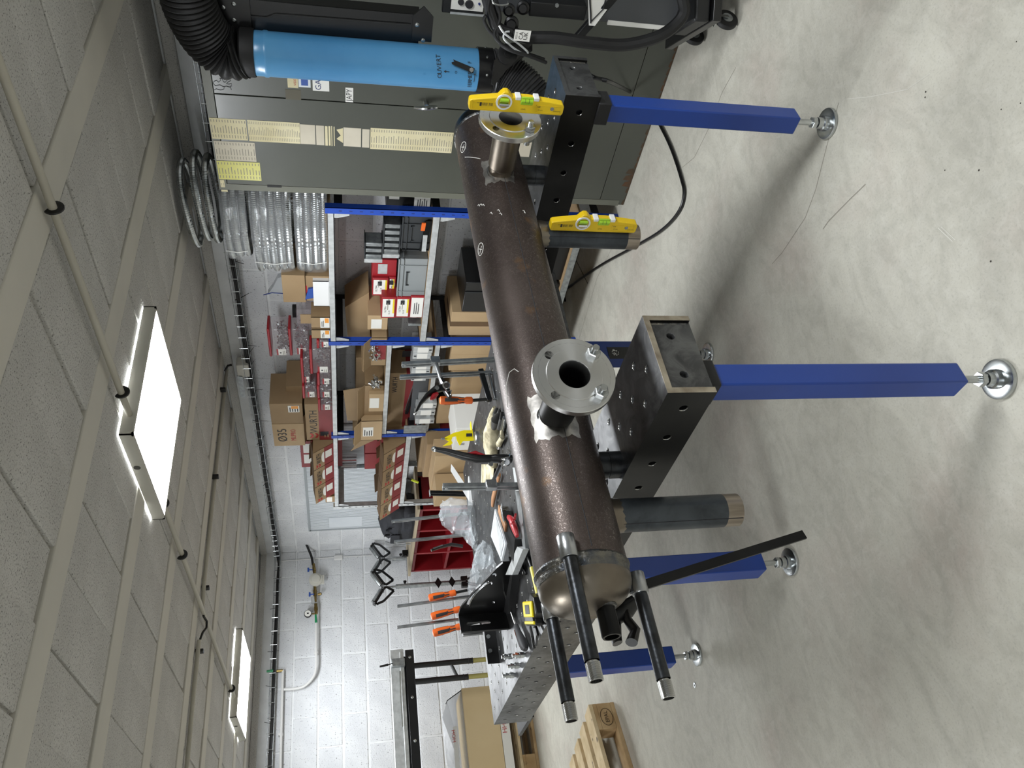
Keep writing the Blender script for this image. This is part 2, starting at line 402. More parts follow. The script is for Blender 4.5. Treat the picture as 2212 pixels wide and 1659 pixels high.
# ---------------------------------------------------------------- ceiling lamps
def lamp(cx, cy, label, vis):
    t = thing('ceiling_lamp', (cx, cy, ZC), label, 'lamp', 'square ceiling lamps'); h = .3; z0 = ZC-.045
    m = MB()
    for a, b in (((-h, -h), (h, -h+.004)), ((-h, h-.004), (h, h)), ((-h, -h), (-h+.004, h)), ((h-.004, -h), (h, h))):
        m.box((cx+a[0], cy+a[1], z0), (cx+b[0], cy+b[1], ZC-.006))
    part(m, 'housing', 'lamp_body', t)
    m = MB()
    for a, b in (((-h, -h), (h, -h+.012)), ((-h, h-.012), (h, h)), ((-h, -h), (-h+.012, h)), ((h-.012, -h), (h, h))):
        m.box((cx+a[0], cy+a[1], z0-.006), (cx+b[0], cy+b[1], z0))
    part(m, 'frame', 'lamp_body', t)
    m = MB(); m.quad((cx-h+.012, cy-h+.012, z0-.002), (cx-h+.012, cy+h-.012, z0-.002), (cx+h-.012, cy+h-.012, z0-.002), (cx+h-.012, cy-h+.012, z0-.002))
    part(m, 'diffuser', 'lamp_glow', t, smooth=False)
    if vis:
        m = MB(); m.lathe((cx-h-.0015, cy-.09, ZC-.024), (1, 0, 0), [(0, .012), (.004, .012)], 16); part(m, 'knockout', 'lamp_dark', t)
lamp(*LAMPS[0], 'bright square ceiling lamp nearer the camera, crossing the conduit above the shelving', 1)
lamp(*LAMPS[1], 'smaller-looking bright square ceiling lamp beside the far wall', 1)
lamp(*LAMPS[2], 'square ceiling lamp above the near end of the workshop, outside the picture', 0)
lamp(*LAMPS[3], 'square ceiling lamp on the far side of the workshop, outside the picture', 0)
lamp(*LAMPS[4], 'square ceiling lamp in the far hidden corner, outside the picture', 0)
lamp(*LAMPS[5], 'square ceiling lamp behind the camera, outside the picture', 0)

# conduits on the ceiling
t = thing('ceiling_conduit', (1.72, .9, ZC), 'thick pale conduit running along the ceiling to the lamps, held in black clips', 'pipe')
m = MB(); m.tube([(1.715, -.6, ZC-.028), (1.715, 2.35, ZC-.028)], .011, 12); m.tube([(1.725, 2.95, ZC-.028), (1.722, 5.60, ZC-.028)], .011, 12); part(m, 'tube', 'conduit', t)
for y in (1.45, 2.23, 2.98, 3.45, 5.40):
    m = MB(); m.tube([(1.72+.016*math.cos(a), y, ZC-.028-.016*math.sin(a)) for a in [R(q) for q in range(-50, 231, 20)]], .005, 6, sx=2.2); part(m, 'clip', 'black_plastic', t)
t = thing('crossing_conduit', (2, 4.29, ZC), 'long grey conduit crossing the ceiling beams, with a bent black cable in the middle', 'pipe')
m = MB(); m.tube([(3.402, 4.175, 2.155), (2.595, 4.154, 2.155), (1.870, 4.144, 2.155), (1.748, 4.175, 2.155)], .011, 10); m.tube([(1.588, 4.167, 2.155), (1.315, 4.165, 2.155), (0.9715, 4.186, 2.155), (0.7167, 4.216, 2.155)], .011, 10); part(m, 'tube', 'conduit', t)
m = MB(); m.tube([(1.752, 4.172, 2.155), (1.704, 4.144, 2.140), (1.698, 4.194, 2.130), (1.665, 4.199, 2.130), (1.627, 4.163, 2.140), (1.589, 4.182, 2.155)], .006, 8); part(m, 'cable', 'black_plastic', t)
for p in ((3.150, 4.073, 2.155), (2.546, 4.125, 2.155), (1.877, 4.174, 2.155), (1.537, 4.185, 2.155)):
    m = MB(); m.box((p[0]-.008, p[1]-.018, 2.13), (p[0]+.008, p[1]+.018, 2.17)); part(m, 'clip', 'black_plastic', t, bev=.003)

# ================================================================ table and extension beams
ZT = .83
def leg(parent, cx, cy, ztop, collar=True, w=.052):
    m = MB(); m.box((cx-w/2, cy-w/2, .115), (cx+w/2, cy+w/2, ztop)); l = part(m, 'leg', 'blue_leg', parent, bev=.004)
    m = MB(); m.cyl((cx, cy, .02), (cx, cy, .13), .0085, 14); m.obj('threaded_rod', 'zinc', l)
    m = MB(); m.lathe((cx, cy, .044), (0, 0, 1), [(0, .016), (.0015, .0172), (.0125, .0172), (.014, .016)], 6); m.obj('nut', 'zinc', l, smooth=False)
    m = MB(); m.lathe((cx, cy, 0), (0, 0, 1), [(0, .044), (.002, .0455), (.008, .0455), (.0105, .044), (.0118, .038), (.0122, .0225), (.024, .0215), (.026, .017), (.040, .016), (.041, .009)], 36); m.obj('foot', 'zinc', l)
    if collar:
        m = MB(); c = w/2+.006; m.box((cx-c, cy-c, ztop-.035), (cx+c, cy+c, ztop+.002)); m.obj('collar', 'black_rubber', l, bev=.003)
    return l
def extension(x0, x1, y0, y1, lx, ly, label, rim='steel_rim'):
    zt, zb, th = ZT, .73, .012
    t = thing('table_extension', (x0, y0, 0), label, 'workbench beam', 'extension beams of the welding table')
    m = MB(); wx, ly_ = x1-x0, y1-y0; n = int(ly_/.05)-1
    m.perf((x0, y0, zt), (1, 0, 0), (0, 1, 0), (0, 0, 1), wx, ly_, .05*wx/.2, 3, .05*wx/.2, .05, n, .05, .0092, th, 1)
    part(m, 'top_plate', ['steel_dark', 'steel_bright'], t)
    for sx, ex, en in ((x0, (0, 1, 0), (-1, 0, 0)), (x1, (0, 1, 0), (1, 0, 0))):
        m = MB(); m.perf((sx, y0, zb), ex, (0, 0, 1), en, ly_, .1, .05, n, .05, .05, 1, .05, .0092, th, 0)
        inn = sx+th*(-en[0]); m.quad((inn, y0, zb), (inn, y1, zb), (inn, y1, zt-th), (inn, y0, zt-th)); m.quad((sx, y0, zb), (sx, y1, zb), (inn, y1, zb), (inn, y0, zb))
        part(m, 'side_plate', ['steel_black', 'steel_bright'], t)
    yi = y0+.006
    m = MB(); m.perf((x0+th, yi, zb), (1, 0, 0), (0, 0, 1), (0, -1, 0), wx-2*th, .1-th, .05*wx/.2-th, 3, .05*wx/.2, .05, 1, .05, .0092, .012, 0)
    m.quad((x0+th, yi+.012, zb), (x1-th, yi+.012, zb), (x1-th, yi+.012, zt-th), (x0+th, yi+.012, zt-th)); part(m, 'end_plate', 'steel_dark', t)
    m = MB(); m.box((x0, y0-.0012, zt-th), (x1, y0+.0002, zt-.0002)); m.box((x0+.0002, y0-.0012, zb), (x0+th, y0+.0002, zt-th)); m.box((x1-th, y0-.0012, zb), (x1-.0002, y0+.0002, zt-th)); part(m, 'ground_edge', rim, t, 'ground rim of the open end')
    for a, b in (((x0+th+.003, zb+.01), (x0+th+.003, zt-th-.004)), ((x1-th-.003, zb+.01), (x1-th-.003, zt-th-.004))):
        k = 18; m = MB()
        for i in range(k):
            q = i/(k-1); m.lathe((a[0], yi+.001, a[1]+(b[1]-a[1])*q), (0, -1, .35), [(0, .005), (.0015, .0035), (.0022, .0008)], 8)
        tag(part(m, 'weld_bead', 'weld', t), kind='stuff')
    leg(t, lx, ly, zb, True, .054)
    return t
extension(.814, 1.010, 1.079, 1.85, .884, 1.139, 'dark steel perforated beam end with bright ground rim, under the near flange')
extension(1.831, 2.028, 1.097, 1.85, 1.858, 1.145, 'dark steel perforated beam end under the far flange, beside the blue duct', rim='steel_dark')

TX0, TX1, TY0, TY1 = .812, 2.02, 1.85, 3.31
t = thing('welding_table', (TX0, TY0, 0), 'large perforated grey steel welding table on blue square legs, covered with tools', 'table')
m = MB(); m.perf((TX0, TY0, ZT), (1, 0, 0), (0, 1, 0), (0, 0, 1), TX1-TX0, TY1-TY0, .052, 23, .05, .052, 27, .0518, .0092, .012, 0, 12); part(m, 'top_plate', ['steel_dark', 'steel_bright'], t, 'perforated work top')
for nm, o, ex, en, Wd in (('side_plate', (TX0, TY0, .68), (0, 1, 0), (-1, 0, 0), TY1-TY0), ('side_plate', (TX1, TY0, .68), (0, 1, 0), (1, 0, 0), TY1-TY0), ('side_plate', (TX0, TY0, .68), (1, 0, 0), (0, -1, 0), TX1-TX0), ('side_plate', (TX0, TY1, .68), (1, 0, 0), (0, 1, 0), TX1-TX0)):
    n = int((Wd-.05)/.0518); m = MB(); m.perf(o, ex, (0, 0, 1), en, Wd, .15, .0518, n, .0518, .035, 3, .04, .0092, .012, 0, 12); part(m, nm, ['steel_dark', 'steel_bright'], t)
m = MB(); m.box((TX0+.013, TY0+.013, .69), (TX1-.013, TY1-.013, .80)); part(m, 'inner_frame', 'steel_black', t, smooth=False)
for lx, ly in ((.928, 2.152), (.929, 3.027), (1.823, 2.165), (1.823, 3.027)): l_ = leg(t, lx, ly, .69, False, .070 if lx < 1 else .074)
leg4 = [o for o in t.children if o.name.startswith('leg')][2]
q = (1.770, 1.827, 0.3508, 0.4361); m = MB(); m.box((q[0], 2.1262, q[2]-.04), (q[1], 2.1275, q[3])); st = m.obj('sticker', 'black_plastic', leg4)
qc = ((q[0]+q[1])/2, 2.126, q[3]-.028)
for k in range(8): m = MB(); m.tube([(qc[0]+.013*math.cos(R(45*k+a)), 2.1258, qc[2]+.013*math.sin(R(45*k+a))) for a in (0, 12, 24)], .0012, 4); m.obj('ring_mark', 'paper_white', leg4)
text('P.P', 'paper_white', leg4, (qc[0]+.004, 2.1258, qc[2]), (1, 0, 0), (0, 0, 1), .022)

# ================================================================ the vessel
A = V((1, .0144, .0083)).normalized(); C0 = V((1.4, 1.39, .975)); RV = .0925
def ax(X): return C0+A*(X-1.4)
def pol(X, th, d): return ax(X)+V((0, -math.cos(R(th)), math.sin(R(th))))*d
ves = thing('pressure_vessel', (1.3, 1.39, 0), 'long rusty brown steel cylinder with flanged nozzles lying across the two beams', 'pressure vessel')
XL, XR = .603, 2.055
m = MB(); m.lathe(ax(XL), A, [(0, RV), (XR-XL, RV)], 96, False); shell = part(m, 'shell', 'rust_pipe', ves)
m = MB(); m.tube([pol(x, 0, RV-.0004) for x in (XL+.01, 1.0, 1.4, 1.8, XR-.01)], .0012, 6); m.obj('seam', 'ink', shell)
def chalk(pts, r_=.0009):
    mm = MB(); mm.tube(pts, r_, 5); mm.obj('chalk_mark', 'paper_white', shell)
for X, th in ((1.95, 66), (1.51, 72)):
    chalk([pol(X+.020*math.cos(a), th+9*math.sin(a), RV+.0002) for a in [R(q) for q in range(0, 361, 20)]]); chalk([pol(X-.008, th-4, RV+.0002), pol(X+.008, th+4, RV+.0002)]); chalk([pol(X-.010, th+4, RV+.0002), pol(X+.004, th-5, RV+.0002)])
chalk([pol(1.90-.03*q, 66-16*q, RV+.0003) for q in (0, .5, 1, 1.5, 2)])
chalk([pol(1.06, 44, RV+.0003), pol(1.075, 50, RV+.0003), pol(1.075, 60, RV+.0003), pol(1.05, 72, RV+.0003), pol(1.0, 80, RV+.0003)])
for X, th in ((1.66, 55), (1.655, 50), (1.648, 46), (1.60, 22), (1.585, 20), (1.60, -22), (1.60, 35)):
    chalk([pol(X-.005, th-1.5, RV+.0002), pol(X+.005, th, RV+.0002), pol(X+.003, th+2.5, RV+.0002)], .0011)
dish = [(0, .0921), (.030, .0921)]+[(.030+.058*math.sin(R(q)), .0921*math.cos(R(q))) for q in range(6, 91, 6)]
m = MB(); m.lathe(ax(XL), -A, dish, 72, False); part(m, 'dished_end', 'dish_steel', ves, 'bare steel domed end')
m = MB(); m.lathe(ax(XR), A, dish, 72, False); part(m, 'dished_end', 'steel_black', ves)
for X, sg in ((XL, -1), (XR, 1)):
    m = MB(); n = 150; ring = []
    for k in range(n):
        a = 360*k/n; q = .0012*(k % 2)+jit(.0003)
        ring.append([pol(X+sg*d, a, RV+rr+q*(1 if abs(d-.004) < .004 else .2)) for d, rr in ((-.004, -.001), (-.002, .0012), (.003, .0026), (.008, .0016), (.011, -.001))])
    vs = [p for r_ in ring for p in r_]; fs = [(k*5+j, ((k+1) % n)*5+j, ((k+1) % n)*5+j+1, k*5+j+1) for k in range(n) for j in range(4)]
    m.add(vs, fs); part(m, 'weld_bead', 'weld', ves)
m = MB(); m.lathe(ax(XL-.012), -A, [(0, RV-.0002), (.014, RV+.0003), (.016, RV-.0006)], 72, False); part(m, 'heat_band', 'weld', ves)
# nozzles
def flange_bolt(c, n, parent):
    c, n = V(c), V(n)
    b = MB(); b.cyl(c-n*.045, c+n*.026, .0078, 16); b.lathe(c+n*.026, n, [(0, .0078), (.0015, .0065)], 16)
    o = b.obj('stud_bolt', 'zinc', parent)
    for d0 in (.0005, -.033):
        b = MB(); b.lathe(c+n*d0, n, [(0, .0125), (.001, .0138), (.0125, .0138), (.0138, .0122)], 6); b.obj('nut', 'zinc', o, smooth=False)
def nozzle(base, fc, bolts, label, patch):
    base, fc = V(base), V(fc); n = (fc-base).normalized(); L_ = (fc-base).length; a, u, w = ortho(n)
    up = (V((0, 0, 1))-n*n.z).normalized(); rt = n.cross(up)
    m = MB(); m.lathe(base-n*.012, n, [(0, .033), (.03, .033), (.036, .0375), (L_-.020+.012, .0385)], 40, False); nz = part(m, 'nozzle', 'steel_black' if patch == 0 else 'dish_steel', ves)
    T = .018; prof_o = [(-T, .040), (-T, .081), (-T+.0015, .0825), (-.003, .0825), (-.0022, .0815), (-.002, .057), (0, .0555), (0, .0315), (-.003, .030), (-T, .030)]
    # plate with four bolt holes: front annulus built as a fan around the holes
    m = MB(); seg = 64; V0 = lambda r_, t_, d_: fc+n*d_+(rt*math.cos(t_)+up*math.sin(t_))*r_
    m.lathe(fc, n, [(-T, .040), (-T, .0535)], seg, False)
    m.lathe(fc, n, [(-T, .0715), (-T, .0812), (-T+.0013, .0825), (-.0035, .0825), (-.0022, .0812), (-.0022, .0715)], seg, False)
    m.lathe(fc, n, [(-.0022, .0535), (-.0022, .0565), (0, .0552), (0, .0315), (-.003, .030), (-.06, .030)], seg, False)
    for k in range(4):
        tc_ = R(45+90*k); hr = .0092; pr_ = .0625; K = 16
        cen = lambda d_: fc+n*d_+(rt*math.cos(tc_)+up*math.sin(tc_))*pr_
        er, et = rt*math.cos(tc_)+up*math.sin(tc_), -rt*math.sin(tc_)+up*math.cos(tc_)
        for d_, fl in ((-.0022, 0), (-T, 1)):
            # outline of the 90 degree sector between r=.0535 and r=.0715 cut by the hole, in two halves
            S_ = 8; out = [V0(.0715, tc_-math.pi/4+math.pi/2*q/S_, d_) for q in range(S_+1)]; inn = [V0(.0535, tc_-math.pi/4+math.pi/2*q/S_, d_) for q in range(S_+1)]
            h = [cen(d_)+(er*math.cos(q)+et*math.sin(q))*hr for q in [2*math.pi*z/K for z in range(K)]]
            # half +t side: from radial outward point over +t to inward point
            po = V0(.0715, tc_, d_); pi_ = V0(.0535, tc_, d_)
            hp = h[0:K//2+1]; hm = [h[0]]+h[K-1:K//2-1:-1]
            poly1 = out[S_//2:]+inn[S_//2:][::-1]+hp[::-1]; poly2 = out[:S_//2+1][::-1]+inn[:S_//2+1]+hm[::-1]
            for pl in (poly1, poly2): m.add(pl, [tuple(range(len(pl)))])
        rg = [[cen(d_)+(er*math.cos(q)+et*math.sin(q))*hr for q in [2*math.pi*z/K for z in range(K)]] for d_ in (-.0022, -T)]
        m.add(rg[0]+rg[1], [(z, (z+1) % K, K+(z+1) % K, K+z) for z in range(K)])
    m.v = [tuple(V(p)-fc) for p in m.v]; fl_ = part(m, 'flange', 'turned_steel', ves, label, ang=30); fl_.location += fc
    m = MB(); m.tube([fc-n*(L_-.001-.0)*1+V((0, 0, 0))+0*n+(rt*math.cos(q)+up*math.sin(q))*.0345-n*.004 for q in [2*math.pi*z/40 for z in range(40)]], .004, 8, closed=True); part(m, 'weld_bead', 'weld', ves)
    for k in bolts:
        q = R(45+90*k); flange_bolt(-n*.0022+(rt*math.cos(q)+up*math.sin(q))*.0625, n, fl_)
nozzle((.922, 1.302, .982), (.893, 1.118, .986), (2, 3), 'machined flange with two zinc bolts', 0)
nozzle((1.768, 1.305, .984), (1.757, 1.128, .986), (3,), 'machined flange behind the spirit level', 1)
# ground patches around the nozzles
mat('ground_patch', 'b9b5ae', '7f7c78', 30, .36, metal=.85, bump=.04, bscale=120)
for X, t0, t1, w0, w1 in ((.925, -22, 40, .060, .058), (1.77, -18, 34, .05, .054)):
    m = MB(); K = 14; J = 10; vs = []
    for i in range(K+1):
        for j in range(J+1):
            th = t0+(t1-t0)*i/K; e = .004*math.sin(i*1.3+X)+.002*math.sin(i*3.3)
            vs.append(pol(X-w0-e+(w0+w1+2*e)*j/J, th+1.5*math.sin(j*1.7), RV+.0004))
    m.add(vs, [(i*(J+1)+j, i*(J+1)+j+1, (i+1)*(J+1)+j+1, (i+1)*(J+1)+j) for i in range(K) for j in range(J)]); m.obj('ground_patch', 'ground_patch', shell)
# stubs resting on the beams
for X, Y_, rr in ((.850, 1.386, .030), (1.862, 1.384, .030)):
    m = MB(); m.lathe((X, Y_, ZT), (0, 0, 1), [(0, rr), (.028, rr), (.0285, rr-.001), (.0295, rr-.001), (.03, rr), (.075, rr)], 40); part(m, 'support_stub', 'pipe_black', ves)
# two downward pipes
for X, zb, zt in ((.727, .588, .90), (1.608, .597, .90)):
    c = V((X, 1.39, 0))
    m = MB(); m.lathe(c+V((0, 0, zb+.036)), (0, 0, 1), [(0, .0356), (zt-zb-.036, .0356)], 48, False); p_ = part(m, 'outlet_pipe', 'pipe_grey', ves)
    m = MB(); m.lathe(c+V((0, 0, zb)), (0, 0, 1), [(.05, .031), (0, .031), (0, .0354), (.0365, .0354)], 48, False); m.obj('ground_end', 'pipe_ground', p_)['label'] = 'bare brushed pipe end'
    m = MB(); m.tube([(X-.030, 1.39-.0195, zb+.002), (X-.030, 1.39-.0195, .86)], .0009, 5); m.obj('seam', 'ink', p_)
    m = MB(); K = 48; vs = []
    for k in range(K):
        q = 2*math.pi*k/K; px, py = X+.0362*math.cos(q), 1.39+.0362*math.sin(q); dz = math.sqrt(max(RV**2-(py-1.39)**2, 0)); z_ = ax(X).z-dz
        for d_, e_ in ((.004, 0), (-.002, .003), (-.010, .0018), (-.020, .0006), (-.024+.002*math.sin(k*1.9), 0)): vs.append((X+(.0358+e_)*math.cos(q), 1.39+(.0358+e_)*math.sin(q), z_+d_))
    m.add(vs, [(k*5+j, ((k+1) % K)*5+j, ((k+1) % K)*5+j+1, k*5+j+1) for k in range(K) for j in range(4)]); m.obj('weld_bead', 'dish_steel', p_)
# threaded pipes in sockets along the domed end
for th, x0, x1, x2, lab in ((27, .634, .588, .366, 'threaded pipe in front of the dome'), (-91, .592, .549, .352, 'threaded pipe under the dome'), (153, .585, .547, .355, 'threaded pipe behind the dome')):
    d = .1095
    m = MB(); m.lathe(pol(x0, th, d), -A, [(0, .0135), (0, .0165), (.001, .0172), (x0-x1-.002, .0172), (x0-x1, .0160), (x0-x1, .0135)], 32); sk = part(m, 'socket', 'silver_cast', ves)
    m = MB(); m.lathe(pol(x1+.006, th, d), -A, [(0, .0128), (.010, .0132), (.012, .0135), (x1-x2-.026, .0135)], 32, False); tp = part(m, 'threaded_pipe', 'pipe_black', ves, lab)
    pr_ = []
    Lt = .030
    for k in range(18): pr_ += [(Lt*k/18, .0134-.0004*k/18), (Lt*(k+.5)/18, .0126-.0004*k/18)]
    m = MB(); m.lathe(pol(x2+Lt-.002, th, d), -A, pr_+[(Lt, .0126), (Lt, .0105), (Lt-.04, .0105)], 28, False); m.obj('thread', 'pipe_ground' if 0 else 'steel_bright', tp)
    m = MB(); m.tube([pol(x0-.006, th, d*.86), pol(x1+.004, th, d*.86)], .007, 8); part(m, 'weld_bead', 'weld', ves)
m = MB(); c = ax(.53)+V((0, -.012, -.026)); m.lathe(c, -A, [(0, .0185), (.062, .0190), (.0655, .0175), (.0655, .0140), (.02, .0135)], 36); part(m, 'drain_socket', 'steel_black', ves)
m = MB(); m.tube([c-A*.006+V((0, math.cos(q), math.sin(q)))*.0195 for q in [2*math.pi*z/24 for z in range(24)]], .0045, 8, closed=True); part(m, 'weld_bead', 'weld', ves)

# ================================================================ shelving along the right wall
FX, BX_ = 3.02, 3.40
PY = [2.505, 3.48, 4.44, 5.41]; TOP = 1.478
sh = thing('shelving_unit', (3.2, 3.9, 0), 'three-bay boltless shelving unit with blue uprights and grey beams along the wall', 'shelving')
for k, y in enumerate(PY):
    mt = 'blue_rack' if k < 3 else 'galv_light'
    m = MB(); m.box((FX, y-.018, 0), (FX+.003, y+.018, TOP+.012)); m.box((FX, y-.018, 0), (FX+.036, y-.015, TOP+.012)); up = part(m, 'upright', mt, sh)
    m = MB()
    for j in range(28):
        m.box((FX-.0006, y-.003, .06+.05*j), (FX+.0002, y+.003, .075+.05*j))
    tag(m.obj('slot', 'ink_blue' if k < 3 else 'ink', up, smooth=False), kind='stuff')
    m = MB(); m.box((BX_-.003, y-.018, 0), (BX_, y+.018, TOP+.012)); m.box((BX_-.036, y-.018, 0), (BX_, y-.015, TOP+.012)); part(m, 'upright', 'machine_dark' if k < 3 else 'galv', sh)
    for z in ((TOP-.05, .95, .45, .12) if k != 1 else (TOP-.05, .95, .8, .12)):
        m = MB(); m.box((FX+.03, y-.014, z-.02), (BX_-.03, y-.011, z+.02)); part(m, 'side_brace', 'machine_dark' if k < 3 else 'galv_light', sh, smooth=False)
LV = [(0, TOP, .03), (1, TOP, .03), (2, TOP, .03), (0, .965, .035), (1, 1.155, .03), (1, .868, .03), (2, .985, .035), (0, .20, .04), (1, .40, .04), (2, .62, .03)]
for b, z, h in LV:
    y0, y1 = PY[b], PY[b+1]
    m = MB(); m.box((FX+.001, y0+.019, z-h), (FX+.004, y1-.019, z)); m.box((FX+.001, y0+.019, z-h), (FX+.022, y1-.019, z-h+.003)); part(m, 'shelf_beam', 'galv_light' if z > .3 else 'galv', sh, smooth=False)
    m = MB(); m.box((BX_-.004, y0+.019, z-h), (BX_-.001, y1-.019, z)); part(m, 'shelf_beam', 'galv', sh, smooth=False)
    m = MB(); m.box((FX+.006, y0+.003, z-.010), (BX_-.006, y1-.003, z+.000)); part(m, 'shelf_board', 'card', sh, smooth=False)
    for yy, sg in ((y0+.019, 1), (y1-.019, -1)):
        m = MB(); m.prism([(0, 0), (.075, 0), (.075, .012), (.02, .028), (0, .028)], (FX+.004, yy, z-h+.002), (0, 0, -1), (0, sg, 0), (.002, 0, 0)); part(m, 'corner_bracket', 'galv_light', sh, smooth=False)

def sticker(parent, b, X, m_='paper_white', name='paper_label', eps=.0012):
    m = MB(); m.box((X-eps, b[0], b[2]), (X-.0002, b[1], b[3])); return m.obj(name, m_, parent, smooth=False)
def lines(parent, b, X, n=3, m_='ink', frac=.8):
    m = MB(); h = (b[3]-b[2])/(2*n+1)
    for k in range(n):
        z = b[2]+h*(2*k+1); w = (b[1]-b[0])*frac*random.uniform(.6, 1); m.box((X-.0015, b[1]-.12*(b[1]-b[0])-w*.85, z), (X-.0012, b[1]-.08*(b[1]-b[0]), z+h*.8))
    return m.obj('print', m_, parent, smooth=False)
def carton(label, b, X=3.04, dep=.25, m_='card', z0=None, group=None, cat='box', name='cardboard_box', red=0, flap=0, tape=False, gap=True):
    Y0, Y1, za, zb = b
    if z0 is not None: za = z0
    t = thing(name, (X+dep/2, (Y0+Y1)/2, za), label, cat, group)
    m = MB(); m.box((X, Y0, za+.0005), (X+dep, Y1, zb)); bd = part(m, 'body', m_, t, bev=.002)
    if red:
        m = MB(); m.box((X-.0015, Y0-.0015, za+.0006), (X+dep, Y1, za+(zb-za)*red)); m.obj('red_print', 'red_card', bd, smooth=False)
    if tape:
        m = MB(); ym = (Y0+Y1)/2; m.box((X-.0008, ym-.02, za+.001), (X+dep*.7, ym+.02, zb+.0008)); m.obj('tape', 'card_dark' if tape == 1 else 'card_light', bd, smooth=False)
    if gap:
        m = MB(); zm = (za+zb)/2; m.box((X+dep*.02, Y0+.001, zb-.0003), (X+dep*.98, Y1-.001, zb+.0003)); m.obj('lid_flap', m_, bd, smooth=False)
    return t
def wlogo(parent, X, y, z, h, mt='ink_red'):
    m = MB()
    for s in (0, 1):
        zz = z+(s-.5)*h*.55
        for a in (-1, 1): m.add([(X-.0016, y+a*.0*h, zz-.22*h), (X-.0016, y+a*.45*h, zz+.0*h), (X-.0016, y+a*.45*h, zz+.24*h), (X-.0016, y+a*.05*h, zz+.02*h)], [(0, 1, 2, 3)] if a > 0 else [(3, 2, 1, 0)])
    return m.obj('logo', mt, parent, smooth=False)
RT, UP = (0, -1, 0), (0, 0, 1)

# --- top shelf, from the cabinet leftwards
t1 = carton('plain brown cardboard box with a shipping label, upper of two beside the wrapped hose coils', (2.960, 3.162, 1.603, 1.722), dep=.28, z0=None)
b = (2.974, 3.159, 1.475, 1.603)
t2 = carton('brown cardboard box marked 16 in red, under the box with the shipping label', (b[0], b[1], b[2], b[3]), X=3.05, dep=.28, z0=TOP)
t1_b = (2.960, 3.162, 1.603, 1.722)
text('16', 'ink_red', t2.children[0], (3.05, (b[0]+b[1])/2+.01, TOP+.1), (0, 0, -1), RT, .085)
bb = (2.998, 3.046, 1.656, 1.713)
s_ = sticker(t1.children[0], bb, 3.05); lines(t1.children[0], bb, 3.05, 4); sticker(t1.children[0], (3.007, 3.062, 1.635, 1.659), 3.05, 'card_dark')
def zipbag():
    t = thing('zip_bag', (3.18, 3.02, 1.721), 'grey translucent zip bag with a blue seal standing on top of the upper brown box', 'bag')
    P_ = [(3.120, 3.047, 1.719), (3.120, 3.061, 1.748), (3.120, 3.128, 1.777), (3.120, 3.186, 1.810), (3.120, 3.177, 1.727)]
    m = MB(); n = len(P_); vs = [V(p) for p in P_]+[V(p)+V((.035, 0, 0)) for p in P_]
    m.add(vs, [tuple(range(n)), tuple(range(2*n-1, n-1, -1))]+[(i, n+i, n+(i+1) % n, (i+1) % n) for i in range(n)]); part(m, 'film', 'zip_bag', t, smooth=False)
    m = MB(); m.tube([V((3.120, 3.190, 1.832)), V((3.120, 3.171, 1.785)), V((3.120, 3.177, 1.727))], .003, 6); part(m, 'seal_strip', 'ink_blue', t)
zipbag()
b = (2.985, 3.176, 1.476, 1.553)
t = thing('plastic_tub', (3.03, (b[0]+b[1])/2, TOP), 'small off-white rectangular plastic tub with blue contents, in front of the brown boxes', 'container')
X0, X1, zt = 3.025, 3.15, TOP+.085
m = MB(); m.box((X0, b[0], TOP+.0005), (X1, b[1], TOP+.004)); m.box((X0, b[0], TOP+.003), (X0+.004, b[1], zt)); m.box((X1-.004, b[0], TOP+.003), (X1, b[1], zt)); m.box((X0, b[0], TOP+.003), (X1, b[0]+.004, zt)); m.box((X0, b[1]-.004, TOP+.003), (X1, b[1], zt)); part(m, 'body', 'white_plastic', t)
m = MB(); m.obox((X0+.02, b[0]+.05, TOP+.01), (.06, .01, 0), (0, .08, .02), (-.01, .02, .10)); part(m, 'blue_packet', 'valve_blue', t)
m = MB(); m.obox((X0+.03, b[0]+.01, TOP+.01), (.06, 0, 0), (0, .05, .0), (.0, -.01, .12)); part(m, 'paper_packet', 'paper_grey', t)
b = (3.345, 3.518, 1.599, 1.670)
t = thing('sorting_bin', (3.22, (b[0]+b[1])/2, TOP), 'pink translucent sorting bin with red front holding a black cable, behind the small open boxes', 'bin')
m = MB(); m.box((3.16, b[0], TOP+.0005), (3.30, b[1], TOP+.075)); part(m, 'body', 'red_bin', t, bev=.004)
m = MB(); m.box((3.16, b[0], TOP+.076), (3.30, b[1], b[3])); part(m, 'upper_tray', 'clear_jar', t)
m = MB()
for k in range(3): m.tube([(3.23+.03*math.cos(q), (b[0]+b[1])/2+.04*math.sin(q), b[3]+.006+.007*k) for q in [R(a) for a in range(0, 360, 24)]], .005, 6, closed=True)
tag(part(m, 'cable_coil', 'black_rubber', t), kind='stuff')
